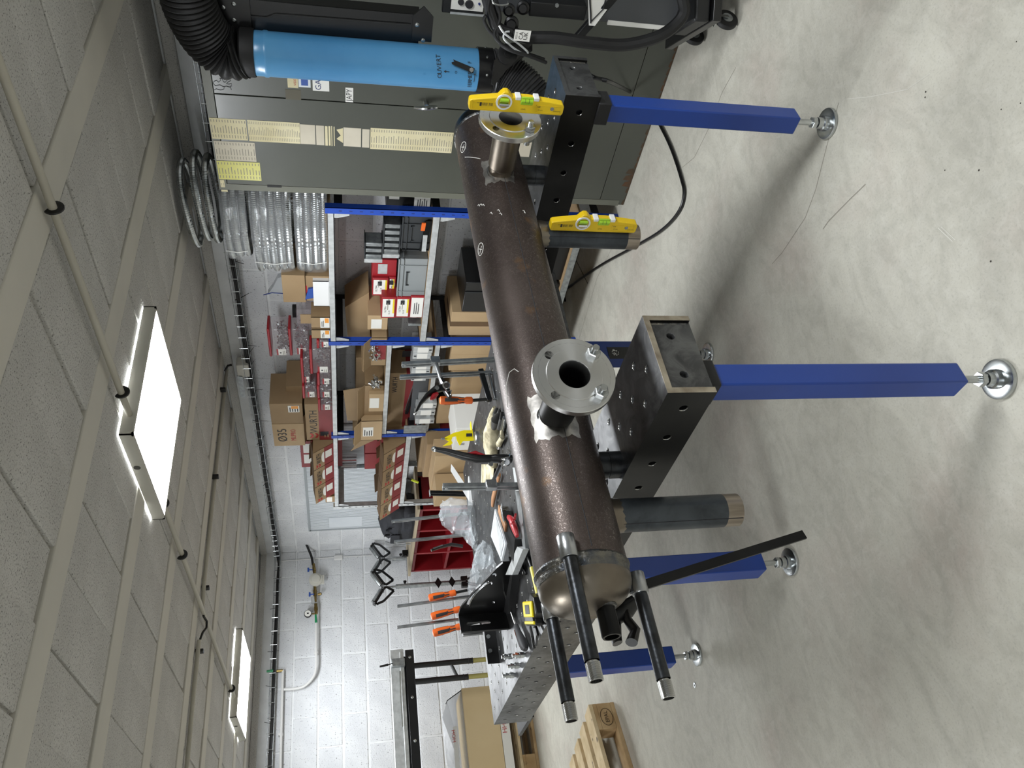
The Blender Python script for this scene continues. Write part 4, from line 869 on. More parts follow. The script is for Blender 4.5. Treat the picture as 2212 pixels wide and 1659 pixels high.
# bay three lower
b = (4.552, 4.992, 0.7921, 0.9435); t = carton('red and brown lettered carton with white label on the lower far shelf', (4.47, b[1], .62, .62+.25), X=3.06, dep=.3, z0=.621, red=.5); text('WURTH', 'ink', t.children[0], (3.058, b[1]-.12, .62+.19), RT, UP, .04); sticker(t.children[0], (b[1]-.17, b[1]-.10, .66, .72), 3.056)
for q, lab, mm_ in (((4.383, 4.805, 0.7212, 0.858), 'plain brown carton standing beside the lower red-and-brown carton', 'card'), ((4.299, 4.751, 0.6137, 0.8215), 'tan carton with an orange sticker behind the tall set square', 'card_light'), ((4.505, 4.700, 0.6357, 0.8109), 'tan carton standing behind the black clamp rail', 'card_light')):
    X_ = {'plain': 2.9, 'tan c': 2.75}.get(lab[:5], 2.75); dp_ = .11
    if 'rail' in lab: X_ = 2.6
    t = carton(lab, (q[0], q[1], 0, q[3]), X=X_, dep=.11 if X_ > 2.8 else .14, m_=mm_, z0=.001)
    if 'orange' in lab: sticker(t.children[0], (q[1]-.2, q[1]-.12, q[3]-.1, q[3]-.04), X_, 'orange_grip')
b = (3.793, 4.032, 0.6119, 0.7788)
t = carton('white carton with thin black print standing behind the far edge of the table', (b[0], b[1], 0, 0.752), X=2.62, dep=.26, m_='paper_white', z0=.001)
text('II', 'ink', t.children[0], (2.618, b[1]-.07, 0.698), RT, UP, .05)

# --- hose coils in plastic wrap on the top shelf
def ring_mesh(rx, ry, r_, n=260, name='hose_loop', mt='zinc', z=0):
    m = MB(); pts = []; rad = []
    for k in range(n):
        q = 2*math.pi*k/n; c, s_ = math.cos(q), math.sin(q); e = 2.6
        x = rx*abs(c)**(2/e)*(1 if c > 0 else -1); y = ry*abs(s_)**(2/e)*(1 if s_ > 0 else -1); pts.append((x, y, 0)); rad.append(r_*(1 if k % 2 else .80))
    m.tube(pts, rad, 10, closed=True); o = m.obj(name, mt, None, ang=8); me = o.data; bpy.data.objects.remove(o); return me
loops = {}
def coil(cx, yend, z0, n, dz, label, rx=.165, wrap=True, tilt=0, ry=None):
    ry = (yend-2.455)/2 if ry is None else ry; key = (round(ry, 3), rx); loops.setdefault(key, ring_mesh(rx, ry, .0175)); loop = loops[key]; cy = yend-ry; t = bpy.data.objects.new('hose_coil', None); COL.objects.link(t); t.location = (cx, cy, z0); tag(t, label, 'hose', 'corrugated steel hose coils')
    for k in range(n):
        o = bpy.data.objects.new('hose_loop', loop); COL.objects.link(o); o.parent = t; o.location = (jit(.004), jit(.010)-.0, .0178+dz*k); o.rotation_euler = (0, 0, jit(.02))
    if wrap:
        m = MB(); K, J = 44, 12; H = dz*(n-1)+.0356; vs = []
        for j in range(J+1):
            v = j/J; pinch = (1-abs(2*v-1)**4*.06)
            for k in range(K):
                q = 2*math.pi*k/K; c, s_ = math.cos(q), math.sin(q); e = 2.6; w = 1.02+jit(.012)
                vs.append(((rx+.021)*w*pinch*abs(c)**(2/e)*(1 if c > 0 else -1), (ry+.024)*w*pinch*abs(s_)**(2/e)*(1 if s_ > 0 else -1), -.0+.001+(H+.004)*v))
        fs = [(j*K+k, j*K+(k+1) % K, (j+1)*K+(k+1) % K, (j+1)*K+k) for j in range(J) for k in range(K)]
        m.add(vs, fs); o = m.obj('plastic_wrap', 'clear_wrap', t)
        m = MB(); m.tube([(-(rx+.022), ry*.45, .01), (-(rx+.024), ry*.5, H*.5), (-(rx+.022), ry*.46, H)], .002, 5); m.obj('tie', 'paper_white', t)
    return t
ye = 3.012
coil(3.215, ye-.01, TOP+.001, 4, .040, 'plastic-wrapped coil of corrugated steel hose lying directly on the shelf', tilt=0)
coil(3.205, 3.007-.01, TOP+.172, 5, .0385, 'plastic-wrapped coil of corrugated steel hose, second layer of the stack', tilt=.25)
coil(3.16, 2.879, TOP+.378, 3, .038, 'plastic-wrapped coil of corrugated steel hose, third layer of the stack', tilt=.3, rx=.135)
for k, (z, y, lab) in enumerate(((TOP+.502, 2.791, 'loose coil of corrugated steel hose lying on the wrapped coils'), (TOP+.545, 2.767, 'loose coil of corrugated steel hose, second above the wrapped coils'), (TOP+.60, 2.820, 'loose coil of corrugated steel hose, topmost and nearly touching the ceiling'))):
    t = coil(3.155, y, z, 1, .04, lab, wrap=False, rx=.12, ry=.22); t.rotation_euler = (R(-1.5-1.0*k), 0, 0); t.location.z = z+.018+.004*k
# white corrugated board behind the shelf
z0w = 1.013; t = thing('ribbed_panel', (3.405, 5.7, z0w), 'white finely ribbed panel with a pale rectangle leaning on the wall behind the shelving', 'panel')
m = MB(); m.box((3.395, 4.85, .9), (3.412, 6.47, 1.715)); bd = part(m, 'panel', 'corrugated_white', t)
m = MB()
for k in range(80): m.box((3.3935, 4.86+.02*k, .905), (3.395, 4.863+.02*k, 1.70))
tag(m.obj('rib', 'poly_edge', bd, smooth=False), kind='stuff')
m = MB(); m.box((3.390, 4.84, 1.70), (3.414, 6.48, 1.72)); m.box((3.390, 6.46, .9), (3.414, 6.48, 1.71)); part(m, 'edge_strip', 'poly_edge', t)
m = MB(); q = (6.250, 6.422, 1.251, 1.538); m.box((3.3925, q[0], q[2]), (3.3938, q[1], q[3])); part(m, 'pale_patch', 'corrugated_white', t)
# markers stuck on the panel, red boxes
b = (5.134, 5.309, 1.307, 1.436); t = thing('marker_pack', (3.3, (b[0]+b[1])/2, b[2]), 'clear pack of red and black pens hanging in front of the ribbed panel', 'pens')
m = MB(); m.box((3.30, b[0], b[2]), (3.33, b[1], b[3])); part(m, 'pack', 'clear_jar', t)
for k in range(4): m = MB(); y = b[0]+(b[1]-b[0])*(.15+.23*k); m.cyl((3.315, y, b[2]+.005), (3.315, y, b[3]-.01), .006, 8); part(m, 'pen', ('ink', 'ink_red', 'ink', 'paper_white')[k], t)
for q, lab in (((4.694, 4.882, 1.213, 1.299), 'plain dull red box stacked under the top far shelf, nearer the blue upright'), ((4.895, 5.101, 1.212, 1.297), 'plain dull red box stacked under the top far shelf, farther from the blue upright')):
    t = carton(lab, (q[0], q[1], 0, .985+.27), X=3.17, dep=.2, m_='red_card', z0=.9855, name='red_carton', group='dull red boxes')

# ================================================================ steel cabinet
CX = 3.02
t = cab = thing('steel_cabinet', (3.2, 1.9, 0), 'tall olive-grey double-door steel cabinet with old paper lists taped to its door', 'cabinet')
ZCB = 1.957
m = MB(); m.box((CX+.012, 1.40, .002), (XW-.004, 2.405, ZCB-.002)); part(m, 'body', 'cabinet', cab, bev=.002)
m = MB(); m.box((CX, 2.372, .03), (CX+.013, 2.405, ZCB)); m.box((CX, 1.40, .03), (CX+.013, 1.42, ZCB)); m.box((CX, 1.42, ZCB-.035), (CX+.013, 2.372, ZCB)); tag(part(m, 'front_frame', 'cabinet_side', cab), kind='stuff')
zp = 0.136
m = MB(); m.box((CX+.001, 1.42, .002), (CX+.013, 2.40, zp-.003)); pl = part(m, 'plinth', 'cabinet', cab)
m = MB(); 
for k in range(26): 
    y = 1.42+.98*(k+.5)/26; h = .006+.010*abs(math.sin(k*1.7))+(.035 if 19 < k < 23 else 0); m.add([(CX+.0005, y-.02, .003), (CX+.0005, y+.02, .003), (CX+.0005, y+.014, h), (CX+.0005, y-.01, h*.8)], [(3, 2, 1, 0)])
tag(m.obj('rust', 'rust_stain', pl, smooth=False), kind='stuff')
doors = []
for y0, y1 in ((1.918, 2.370), (1.422, 1.914)):
    m = MB(); m.box((CX-.001, y0, zp), (CX+.011, y1, ZCB-.038)); doors.append(part(m, 'door', 'cabinet', cab, bev=.0015))
m = MB(); m.box((CX-.003, 2.366, 1.682), (CX+.002, 2.378, 1.745)); part(m, 'hinge', 'black_plastic', cab)
D0, D1 = doors; X_ = CX-.001
def paper(b, mt, n=12, par=D0, mg=.12):
    m = MB(); m.box((X_-.0009, b[0], b[2]), (X_-.0001, b[1], b[3])); p = m.obj('paper_list', mt, par, smooth=False)
    if n:
        m = MB(); h = (b[3]-b[2])/(n*1.0)
        for k in range(n):
            z = b[2]+h*(k+.35); y = b[1]-(b[1]-b[0])*.08
            for w0, w1 in ((0, .16), (.25, .25+random.uniform(.25, .45)), (.82, .95)): m.box((X_-.0011, y-(b[1]-b[0])*w1*.9, z), (X_-.0009, y-(b[1]-b[0])*w0*.9, z+h*.25))
        tag(m.obj('print', 'print_grey', p, smooth=False), kind='stuff')
    return p
paper((2.030, 2.133, 1.807, 1.954), 'paper_cream', 13); paper((2.030, 2.135, 1.586, 1.802), 'paper_cream', 30); paper((2.036, 2.135, 1.522, 1.585), 'paper_grey', 0); paper((2.037, 2.136, 1.484, 1.518), 'paper_grey', 0)
for a, b in ((702, 708), (710, 714), (716, 718), (721, 723)):
    q = ((2.038, 2.137, 1.469, 1.480), (2.037, 2.136, 1.457, 1.465), (2.036, 2.138, 1.449, 1.453), (2.038, 2.137, 1.439, 1.443))[(702, 710, 716, 721).index(a)]; paper(q, 'paper_cream', 0)
q = (2.043, 2.119, 1.403, 1.431); m = MB(); m.add([(X_-.0004, q[0], q[2]), (X_-.0004, q[1], q[2]), (X_-.0004, q[1]-.02, q[3]), (X_-.0004, (q[0]+q[1])/2, q[2]+.01), (X_-.0004, q[0]+.01, q[3])], [(0, 1, 2, 3, 4)]); m.obj('paper_scrap', 'paper_cream', D0, smooth=False)
paper((2.039, 2.135, 1.325, 1.401), 'paper_grey', 0); paper((2.042, 2.136, 1.288, 1.320), 'paper_grey', 0); paper((2.033, 2.142, 0.9159, 1.284), 'paper_cream', 34)
paper((2.143, 2.242, 1.781, 1.950), 'paper_grey', 14); paper((2.246, 2.345, 1.768, 1.951), 'paper_yellow', 14); paper((2.029, 2.140, 0.548, 0.867), 'paper_grey', 0)
paper((2.349, 2.390, 1.931, 1.949), 'paper_cream', 2)
q = (2.406, 2.416, 1.922, 1.950); m = MB(); m.box((CX-.0006, q[0], q[2]), (CX, q[1], q[3])); part(m, 'tag_plate', 'paper_cream', cab)
def stick(b, mt, par, r_=0):
    m = MB(); m.box((X_-.0008, b[0], b[2]), (X_-.0001, b[1], b[3])); return m.obj('sticker', mt, par, smooth=False)
q = (1.847, 1.914, 1.360, 1.392); s_ = stick(q, 'paper_white', D1); text('JAPY', 'ink', s_, (X_-.0008, (q[0]+q[1])/2, (q[2]+q[3])/2), RT, UP, .034, fit=(q[1]-q[0])*.85)
q = (1.805, 1.871, 1.458, 1.525); s_ = stick(q, 'paper_white', D1); text('GAZ', 'ink_blue', s_, (X_-.0008, (q[0]+q[1])/2-.005, (q[2]+q[3])/2+.01), RT, UP, .034)
q = (1.814, 1.865, 1.583, 1.625); s_ = stick(q, 'paper_cream', D1); text('VIDE', 'ink_red', s_, (X_-.0008, (q[0]+q[1])/2, q[2]+.012), RT, UP, .014)
q = (1.811, 1.859, 1.533, 1.581); s_ = stick(q, 'corrugated_white', D1); m = MB(); m.box((X_-.0011, q[0]+.005, q[2]+.01), (X_-.0008, q[0]+.04, q[3]-.01)); m.obj('blue_print', 'valve_blue', s_, smooth=False)
mat('old_patch', '55503f', rough=.6); stick((1.873, 1.920, 1.574, 1.636), 'old_patch', D1)
# rampant lion outline on the upper door
q = (1.845, 1.899, 1.846, 1.917); P2 = lambda u, v: (X_-.0012, q[1]-(q[1]-q[0])*u, q[3]-(q[3]-q[2])*v)
lion = [(.12,.95),(.30,.92),(.38,.70),(.30,.55),(.45,.35),(.35,.10),(.55,.0),(.72,.08),(.80,.22),(.66,.30),(.85,.45),(1.0,.40),(.98,.52),(.74,.56),(.68,.66),(.90,.80),(1.0,.98),(.86,.98),(.70,.80),(.58,.72),(.55,.86),(.62,1.0),(.42,1.0),(.40,.90)]
m = MB(); m.tube([P2(*c) for c in lion], .0013, 5, closed=True); m.tube([P2(.32, .6), P2(.12, .55), P2(.02, .35), P2(.1, .12), P2(.0, .02)], .0013, 5); m.obj('lion_emblem', 'valve_green' if 0 else 'machine_dark', D1)
# handle
h0 = (3.000, 1.894, 1.051)
m = MB(); m.cyl((CX-.001, h0[1], h0[2]), (CX-.03, h0[1], h0[2]), .011, 16); hd = m.obj('handle', 'chrome', D0)
m = MB(); m.tube([(CX-.032, h0[1]+.006, h0[2]+.055), (CX-.036, h0[1]+.004, h0[2]+.02), (CX-.036, h0[1], h0[2]-.01), (CX-.034, h0[1]-.004, h0[2]-.045)], [.004, .008, .009, .006], 8, sx=1.4); m.obj('grip', 'chrome', hd)
t = thing('steel_cabinet', (3.2, .9, 0), 'second dark olive cabinet half hidden behind the welding machine and extraction arm', 'cabinet')
m = MB(); m.box((CX, .35, .002), (XW-.004, 1.385, ZCB)); part(m, 'body', 'cabinet', t, bev=.002)
for y0, y1 in ((.37, .87), (.875, 1.37)): m = MB(); m.box((CX-.010, y0, .12), (CX-.0005, y1, ZCB-.04)); part(m, 'door', 'cabinet', t, bev=.002)

# ================================================================ extraction arm
DX, DY, DR = 2.62, 1.497, .0735
t = ext = thing('extraction_arm', (DX, DY, 0), 'fume extraction arm: bright blue duct with black ribbed hoses and black support channel', 'extraction arm')
zt_, zb_ = 1.703, 0.928
m = MB(); m.lathe((DX, DY, zb_), (0, 0, 1), [(0, DR), (zt_-zb_-.05, DR), (zt_-zb_-.045, DR+.0025), (zt_-zb_-.035, DR+.0025), (zt_-zb_-.03, DR), (zt_-zb_, DR)], 56, False); duct = part(m, 'duct', 'blue_duct', ext)
def hose(pts, r0, amp, pitch, mt, name, sub=None):
    P_ = [V(p) for p in pts]; dens = []
    for i in range(len(P_)-1):
        p0, p1, p2, p3 = P_[max(i-1, 0)], P_[i], P_[i+1], P_[min(i+2, len(P_)-1)]
        for k in range(40):
            u = k/40; dens.append(.5*((2*p1)+(-p0+p2)*u+(2*p0-5*p1+4*p2-p3)*u*u+(-p0+3*p1-3*p2+p3)*u**3))
    dens.append(P_[-1]); out = [dens[0]]; acc = 0; st = pitch/4
    for a, b in zip(dens, dens[1:]):
        L_ = (b-a).length
        while acc+L_ >= st: u = (st-acc)/L_; a = a.lerp(b, u); out.append(a); L_ = (b-a).length; acc = 0
        acc += L_
    rad = [r0+amp*(1, .3, -1, .3)[k % 4] for k in range(len(out))]
    m = MB(); m.tube(out, rad, 32); return part(m, name, mt, ext, ang=60)
m = MB(); m.lathe((DX, DY, zt_-.004), (0, 0, 1), [(0, DR+.004), (.004, DR+.006), (.045, DR+.006), (.05, DR+.001)], 48, False)
part(m, 'collar', 'black_rubber', ext)
hose([(DX, DY, zt_+.04), (2.620, 1.507, 1.790), (2.620, 1.471, 1.837), (2.610, 1.409, 1.868), (2.600, 1.330, 1.887), (2.600, 1.236, 1.893), (2.600, 1.140, 1.889)], DR+.008, .005, .016, 'black_rubber', 'upper_hose')
m = MB(); m.lathe((DX, DY, zb_+.003), (0, 0, -1), [(0, DR+.001), (0, DR+.006), (.055, DR+.006), (.055, DR-.004)], 48, False); cl = part(m, 'clamp_ring', 'black_paint', ext)
for a in (200, 245, 290): m = MB(); c = V((DX+(DR+.006)*math.cos(R(a)), DY+(DR+.006)*math.sin(R(a)), zb_-.026)); m.lathe(c, (math.cos(R(a)), math.sin(R(a)), 0), [(0, .005), (.002, .004), (.003, .001)], 12); m.obj('rivet', 'zinc', cl)
hose([(DX, DY, zb_-.05), (DX, DY, zb_-.09), (2.600, 1.512, 0.7921), (2.570, 1.535, 0.7452), (2.540, 1.577, 0.6977)], DR+.002, .0035, .010, 'grey_hose', 'lower_hose')
m = MB(); m.lathe((2.540, 1.566, 0.7087), V((2.500, 1.576, 0.6904))-V((2.540, 1.566, 0.7087)), [(0, DR), (.03, DR+.01), (.07, DR+.03), (.075, DR+.01)], 40); part(m, 'hood_neck', 'zinc', ext)
# damper lever and hand-written marks on the duct, on the side turned to the camera
dn = V((-DX, -DY, 0)).normalized(); dt = V((0, 0, 1)).cross(dn)   # dt points to the right as seen
def dpos(px, z, off=.001):
    a = px/DR; return V((DX, DY, z))+(dn*math.cos(a)-dt*math.sin(a)*-1)*(DR+off)
def dtext(s_, u, z, h, mt='ink'):
    a = u/DR; n = dn*math.cos(a)+dt*math.sin(a); o = V((DX, DY, z))+n*(DR+.0008); r_ = V((0, 0, 1)).cross(n)
    return text(s_, mt, duct, o, r_, (0, 0, 1), h, depth=.001)
zl = 0.961
for k, ch in enumerate('OUVERT'): dtext(ch, -.028+.013*k, 1.070+.0015*k, .022)
dtext('O', .0-.012, 1.013, .012); dtext('F', .024, 0.965, .018)
for k, ch in enumerate('FERMER'): dtext(ch, -.062+.0105*k, 0.958+.001*k, .02)
def arrow(u, z, L_, up=True):
    a = u/DR; n = dn*math.cos(a)+dt*math.sin(a); o = V((DX, DY, z))+n*(DR+.0015); r_ = V((0, 0, 1)).cross(n)
    d = V((0, 0, 1)) if up else r_; e = r_ if up else V((0, 0, 1))
    m = MB(); m.add([o-e*.001, o+e*.001, o+e*.001+d*L_, o-e*.001+d*L_, o+d*L_-e*.005, o+d*L_+e*.005, o+d*(L_+.008)], [(0, 1, 2, 3), (4, 5, 6)]); m.obj('arrow_mark', 'ink', duct, smooth=False)
arrow(-.012, 1.037, .012); arrow(-.042, 0.946, .028, False)
c = V((DX, DY, zl))+dn*(DR+.004)
m = MB(); m.lathe(c-dn*.004, dn, [(0, .010), (.012, .010)], 16); lv = m.obj('damper_lever', 'black_paint', duct); 
tip = c+dt*.022+V((0, 0, .072)); m = MB(); m.prism([(-.009, -.010), (.009, -.010), (.008, .072), (.003, .066), (-.003, .074), (-.008, .070)], c+dn*.006, (V((0, 0, 1)).cross(dn)*.95-V((0, 0, .30))).normalized(), (V((0, 0, .95))+V((0, 0, 1)).cross(dn)*.30).normalized(), dn*.003); m.obj('lever_plate', 'black_paint', duct)
m = MB(); m.lathe(c+dn*.009, dn, [(0, .008), (.006, .008)], 6); m.obj('nut', 'zinc', duct, smooth=False)
# support channel
q1, q2 = V((2.660, 1.437, 1.756)), V((2.660, 1.398, 1.142)); yA = (q1.y+q2.y)/2
m = MB(); zt2, zb2 = q1.z, q2.z
m.box((2.66, yA-.085, zb2), (2.664, yA+.02, zt2)); m.box((2.66, yA-.085, zb2), (2.72, yA-.082, zt2)); m.box((2.66, yA+.017, zb2), (2.72, yA+.02, zt2)); ch = part(m, 'channel', 'black_paint', ext, bev=.003)
m = MB(); m.tube([(2.658, yA-.03, zt2-.02), (2.658, yA-.03, zt2-.1), (2.658, yA-.045, zt2-.13), (2.658, yA-.05, zb2+.03)], .003, 6); m.obj('crease', 'black_paint', ch)
m = MB(); m.prism([(-.09, 0), (.03, 0), (.03, .10), (-.02, .17), (-.09, .17)], (2.652, yA, zt2-.05), (0, 1, 0), (0, 0, 1), (.006, 0, 0)); jp = part(m, 'joint_plate', 'black_paint', ext)
m = MB(); m.prism([(-.055, 0), (.035, 0), (.035, .07), (-.055, .07), (-.09, .035)][::-1], (2.652, yA-.03, zb2-.045), (0, 1, 0), (0, 0, 1), (.006, 0, 0)); jp2 = part(m, 'joint_plate', 'black_paint', ext)
for p, par in (((yA-.015, zt2+.005), jp), ((yA-.055, zt2+.035), jp), ((yA-.07, zt2+.0), jp), ((yA-.055, zb2+.01), jp2), ((yA+.0, zb2-.015), jp2)):
    m = MB(); m.lathe((2.652, p[0], p[1]), (-1, 0, 0), [(0, .0075), (.003, .0075), (.004, .006)], 20); m.lathe((2.648, p[0], p[1]), (-1, 0, 0), [(0, .004), (.002, .0035)], 6); m.obj('bolt', 'zinc', par)
for z in (zt2-.16, zb2+.11): m = MB(); m.box((2.63, yA+.02, z), (2.67, yA+.045, z+.07)); part(m, 'duct_bracket', 'black_paint', ext, bev=.003)
for z, h in ((zt2-.05, .05), (zt2-.22, .04)): m = MB(); m.box((2.655, yA+.0205, z-h), (2.66, yA+.03, z)); part(m, 'white_tape', 'paper_white', ext)
# swivel bracket and sticker at the lower hose
c = V((2.550, 1.390, 0.8416)); m = MB(); m.lathe(c, (-.8, -.6, 0), [(0, .035), (.012, .035), (.013, .030)], 32); m.lathe(c, (-.8, -.6, 0), [(.013, .012), (.02, .012)], 16); part(m, 'swivel_disc', 'black_plastic', ext)
m = MB(); m.add([(2.520, 1.486, 0.8863), (2.540, 1.409, 0.885), (2.560, 1.350, 0.8302), (2.570, 1.354, 0.7529), (2.570, 1.379, 0.7481), (2.540, 1.440, 0.835), (2.520, 1.494, 0.8749)]+[tuple(V(p)+V((.012, .009, 0))) for p in ((2.520, 1.486, 0.8863), (2.540, 1.409, 0.885), (2.560, 1.350, 0.8302), (2.570, 1.354, 0.7529), (2.570, 1.379, 0.7481), (2.540, 1.440, 0.835), (2.520, 1.494, 0.8749))], [tuple(range(7)), tuple(range(13, 6, -1))]+[(i, 7+i, 7+(i+1) % 7, (i+1) % 7) for i in range(7)]); part(m, 'swivel_plate', 'black_paint', ext, smooth=False)

# ================================================================ welding machine on its trolley
bc = V((2.838, 1.386, 0.16)); e1 = (V((2.533, 1.189, 0.13))-V((2.855, 1.478, 0.13))); e1.z = 0; L1 = e1.length; e1.normalize(); e2 = V((-e1.y, e1.x, 0)); 
if e2.x < 0: e2 = -e2
t = wm = thing('welding_machine', (bc.x, bc.y, 0), 'dark grey welding machine on a castered trolley at the picture edge, cables hanging from it', 'welding machine')
p0 = V((2.855, 1.478, 0.13))
m = MB(); m.obox(p0-V((0, 0, .03)), e1*.42, e2*.22, (0, 0, .032)); base = part(m, 'base_plate', 'black_paint', wm, bev=.003)
m = MB(); m.obox(p0+e1*.20-V((0, 0, -.002)), e1*.2, e2*.20, (0, 0, .06)); part(m, 'skirt', 'machine_dark', wm, bev=.01)
for a, b in ((.07, .04), (.34, .03)):
    c = p0+e1*a+e2*b; c.z = 0; w = MB(); dv = (e1*.8+e2*.5).normalized()
    w.lathe(c+V((0, 0, .042))-dv*.011, dv, [(0, .030), (.002, .040), (.006, .042), (.016, .042), (.020, .040), (.022, .030)], 36); wh = part(w, 'caster', 'black_rubber', wm)
    w = MB(); w.lathe(c+V((0, 0, .042))-dv*.013, dv, [(0, .020), (.026, .020)], 28); w.obj('hub', 'galv', wh)
    w = MB(); w.obox(c+V((0, 0, .04))-dv*.018-V((.008, .0, 0)), (.016, 0, 0), dv*.003, (0, 0, .05)); w.obox(c+V((0, 0, .04))+dv*.015-V((.008, 0, 0)), (.016, 0, 0), dv*.003, (0, 0, .05)); w.obox(c+V((-.02, -.02, .084)), (.04, 0, 0), (0, .04, 0), (0, 0, .006)); w.obj('fork', 'zinc', wh)
b0 = p0+e1*.10+e2*.06
zc0 = 0.223
cA = V((2.720, 1.329, 0.2162)); cA.z = .165; zTop = 1.044
m = MB(); m.obox(cA, e1*-.0+V((.0, -.55, 0)), V((.26, .0, 0)), (0, 0, zTop-.165)); body = part(m, 'housing', 'machine_grey', wm, bev=.01)
m = MB(); m.box((cA.x-.004, cA.y-.012, .17), (cA.x+.004, cA.y+.004, 0.448)); m.obj('edge_trim', 'paper_white', body)
q = (1.261, 1.342, 0.9158, 1.064); m = MB(); m.box((2.70, q[0], q[2]), (2.722, q[1]-.005, q[3])); cp = m.obj('control_panel', 'machine_dark', body, bev=.004)
m = MB(); m.box((2.698, q[0]+.01, q[2]+.004), (2.701, q[1]-.022, q[3]-.03)); m.obj('front_label', 'paper_white', body)
m = MB(); m.box((2.699, q[1]-.012, q[2]-.03), (2.704, q[1]-.004, q[3]-.03)); m.obj('edge_trim', 'galv_light', body)
for dy, dz, r_, mt in ((-.05, .085, .011, 'ink'), (-.045, .055, .015, 'ink'), (-.075, .03, .006, 'orange_print'), (-.08, .09, .008, 'ink'), (-.05, .02, .004, 'ink_blue')):
    m = MB(); m.lathe((2.698, q[1]+dy, q[2]+dz), (-1, 0, 0), [(0, r_), (.006, r_*.9)], 20); m.obj('knob', mt, body)
# document tray of the trolley
m = MB(); P_ = [(2.600, 1.256, 0.7829), (2.600, 1.262, 0.4962), (2.600, 1.312, 0.4828), (2.600, 1.319, 0.5642)]
m.obox((2.580, 1.177, 0.482), V((2.600, 1.331, 0.5613))-V((2.580, 1.177, 0.482)), (.0, .0, .035), (.02, .0, 0)); m.obox((2.600, 1.272, 0.7768), V((2.600, 1.270, 0.5764))-V((2.600, 1.272, 0.7768)), (0, -.05, 0), (.2, 0, 0)); part(m, 'document_tray', 'machine_dark', wm, bev=.003)
m = MB(); m.add([(2.585, 1.182, 0.5878), (2.585, 1.277, 0.5607), (2.585, 1.277, 0.5386), (2.585, 1.215, 0.5092), (2.585, 1.176, 0.5198)], [(0, 1, 2, 3, 4)]); nb = part(m, 'notebook', 'paper_white', wm, smooth=False)
m = MB(); m.tube([(2.583, 1.181, 0.582), (2.583, 1.235, 0.5649), (2.583, 1.267, 0.5567)], .003, 6); m.tube([(2.583, 1.175, 0.5254), (2.583, 1.215, 0.5247), (2.583, 1.247, 0.5468), (2.583, 1.264, 0.5576)], .002, 6); nb2 = m.obj('spiral', 'ink', nb)
m = MB(); m.lathe((2.596, 1.223, 0.6868), (-1, 0, 0), [(0, .008), (.004, .007)], 6); part(m, 'bolt', 'galv', wm)
# cables
def cable(pts, r_, mt, name='cable', sub=8):
    P_ = [V(p) for p in pts]; out = []
    for i in range(len(P_)-1):
        p0_, p1, p2, p3 = P_[max(i-1, 0)], P_[i], P_[i+1], P_[min(i+2, len(P_)-1)]
        for k in range(sub): u = k/sub; out.append(.5*((2*p1)+(-p0_+p2)*u+(2*p0_-5*p1+4*p2-p3)*u*u+(-p0_+3*p1-3*p2+p3)*u**3))
    out.append(P_[-1]); m = MB(); m.tube(out, r_, 10); return m
part(cable([(2.560, 1.314, 0.8443), (2.540, 1.315, 0.7817), (2.530, 1.304, 0.6863), (2.520, 1.305, 0.5707), (2.520, 1.303, 0.4434), (2.520, 1.271, 0.3405), (2.540, 1.236, 0.2737), (2.560, 1.185, 0.2405), (2.580, 1.125, 0.2698)], .021, 'black_rubber'), 'torch_hose', 'black_rubber', wm)
part(cable([(2.600, 1.215, 0.9344), (2.580, 1.266, 0.9106), (2.560, 1.302, 0.8869), (2.550, 1.312, 0.838)], .020, ''), 'torch_hose', 'black_rubber', wm)
for k, pts in enumerate(([(2.580, 1.212, 0.9247), (2.570, 1.254, 0.9247), (2.550, 1.297, 0.8938), (2.530, 1.335, 0.8811), (2.500, 1.345, 0.8478), (2.500, 1.360, 0.7797), (2.520, 1.391, 0.7035)], [(2.580, 1.218, 0.9018), (2.560, 1.269, 0.8839), (2.540, 1.317, 0.8986), (2.520, 1.344, 0.8614), (2.520, 1.360, 0.793), (2.550, 1.396, 0.7058)], [(2.560, 1.263, 0.9327), (2.560, 1.282, 0.9364), (2.550, 1.315, 0.9105), (2.540, 1.320, 0.8819)])):
    part(cable(pts, .006, ''), 'cable', 'black_rubber', wm)
part(cable([(2.530, 1.278, 0.8897), (2.520, 1.299, 0.8687), (2.510, 1.326, 0.8169), (2.510, 1.353, 0.7793), (2.510, 1.361, 0.7911), (2.510, 1.337, 0.8396), (2.520, 1.315, 0.8693), (2.530, 1.300, 0.8638), (2.530, 1.296, 0.85)], .0035, ''), 'cable', 'galv_light', wm, 'pale grey looped cable')
part(cable([(2.560, 1.202, 0.9225), (2.550, 1.215, 0.9156), (2.550, 1.219, 0.893), (2.550, 1.214, 0.8686), (2.560, 1.211, 0.8661)], .003, ''), 'cable', 'zinc', wm)
for c, r_ in (((2.620, 1.264, 0.844), .02), ((2.600, 1.301, 0.8325), .025), ((2.630, 1.256, 0.7947), .022)):
    m = MB(); m.lathe(c, (-.9, -.3, .2), [(0, r_), (.03, r_), (.034, r_*.7), (.05, r_*.6)], 20); part(m, 'connector', 'black_plastic', wm)
q = (2.515, 1.291, 0.8111); m = MB(); m.obox(V(q)+V((-.012, -.018, -.028)), (0, .038, 0), (0, 0, .055), (-.002, 0, 0)); tg = part(m, 'paper_tag', 'paper_white', wm)
text('UK', 'ink', tg, V(q)+V((-.0145, .001, -.012)), RT, UP, .02); text('CA', 'ink', tg, V(q)+V((-.0145, .001, .004)), RT, UP, .02); text('0221/3', 'ink', tg, V(q)+V((-.0145, .001, .02)), RT, UP, .009)
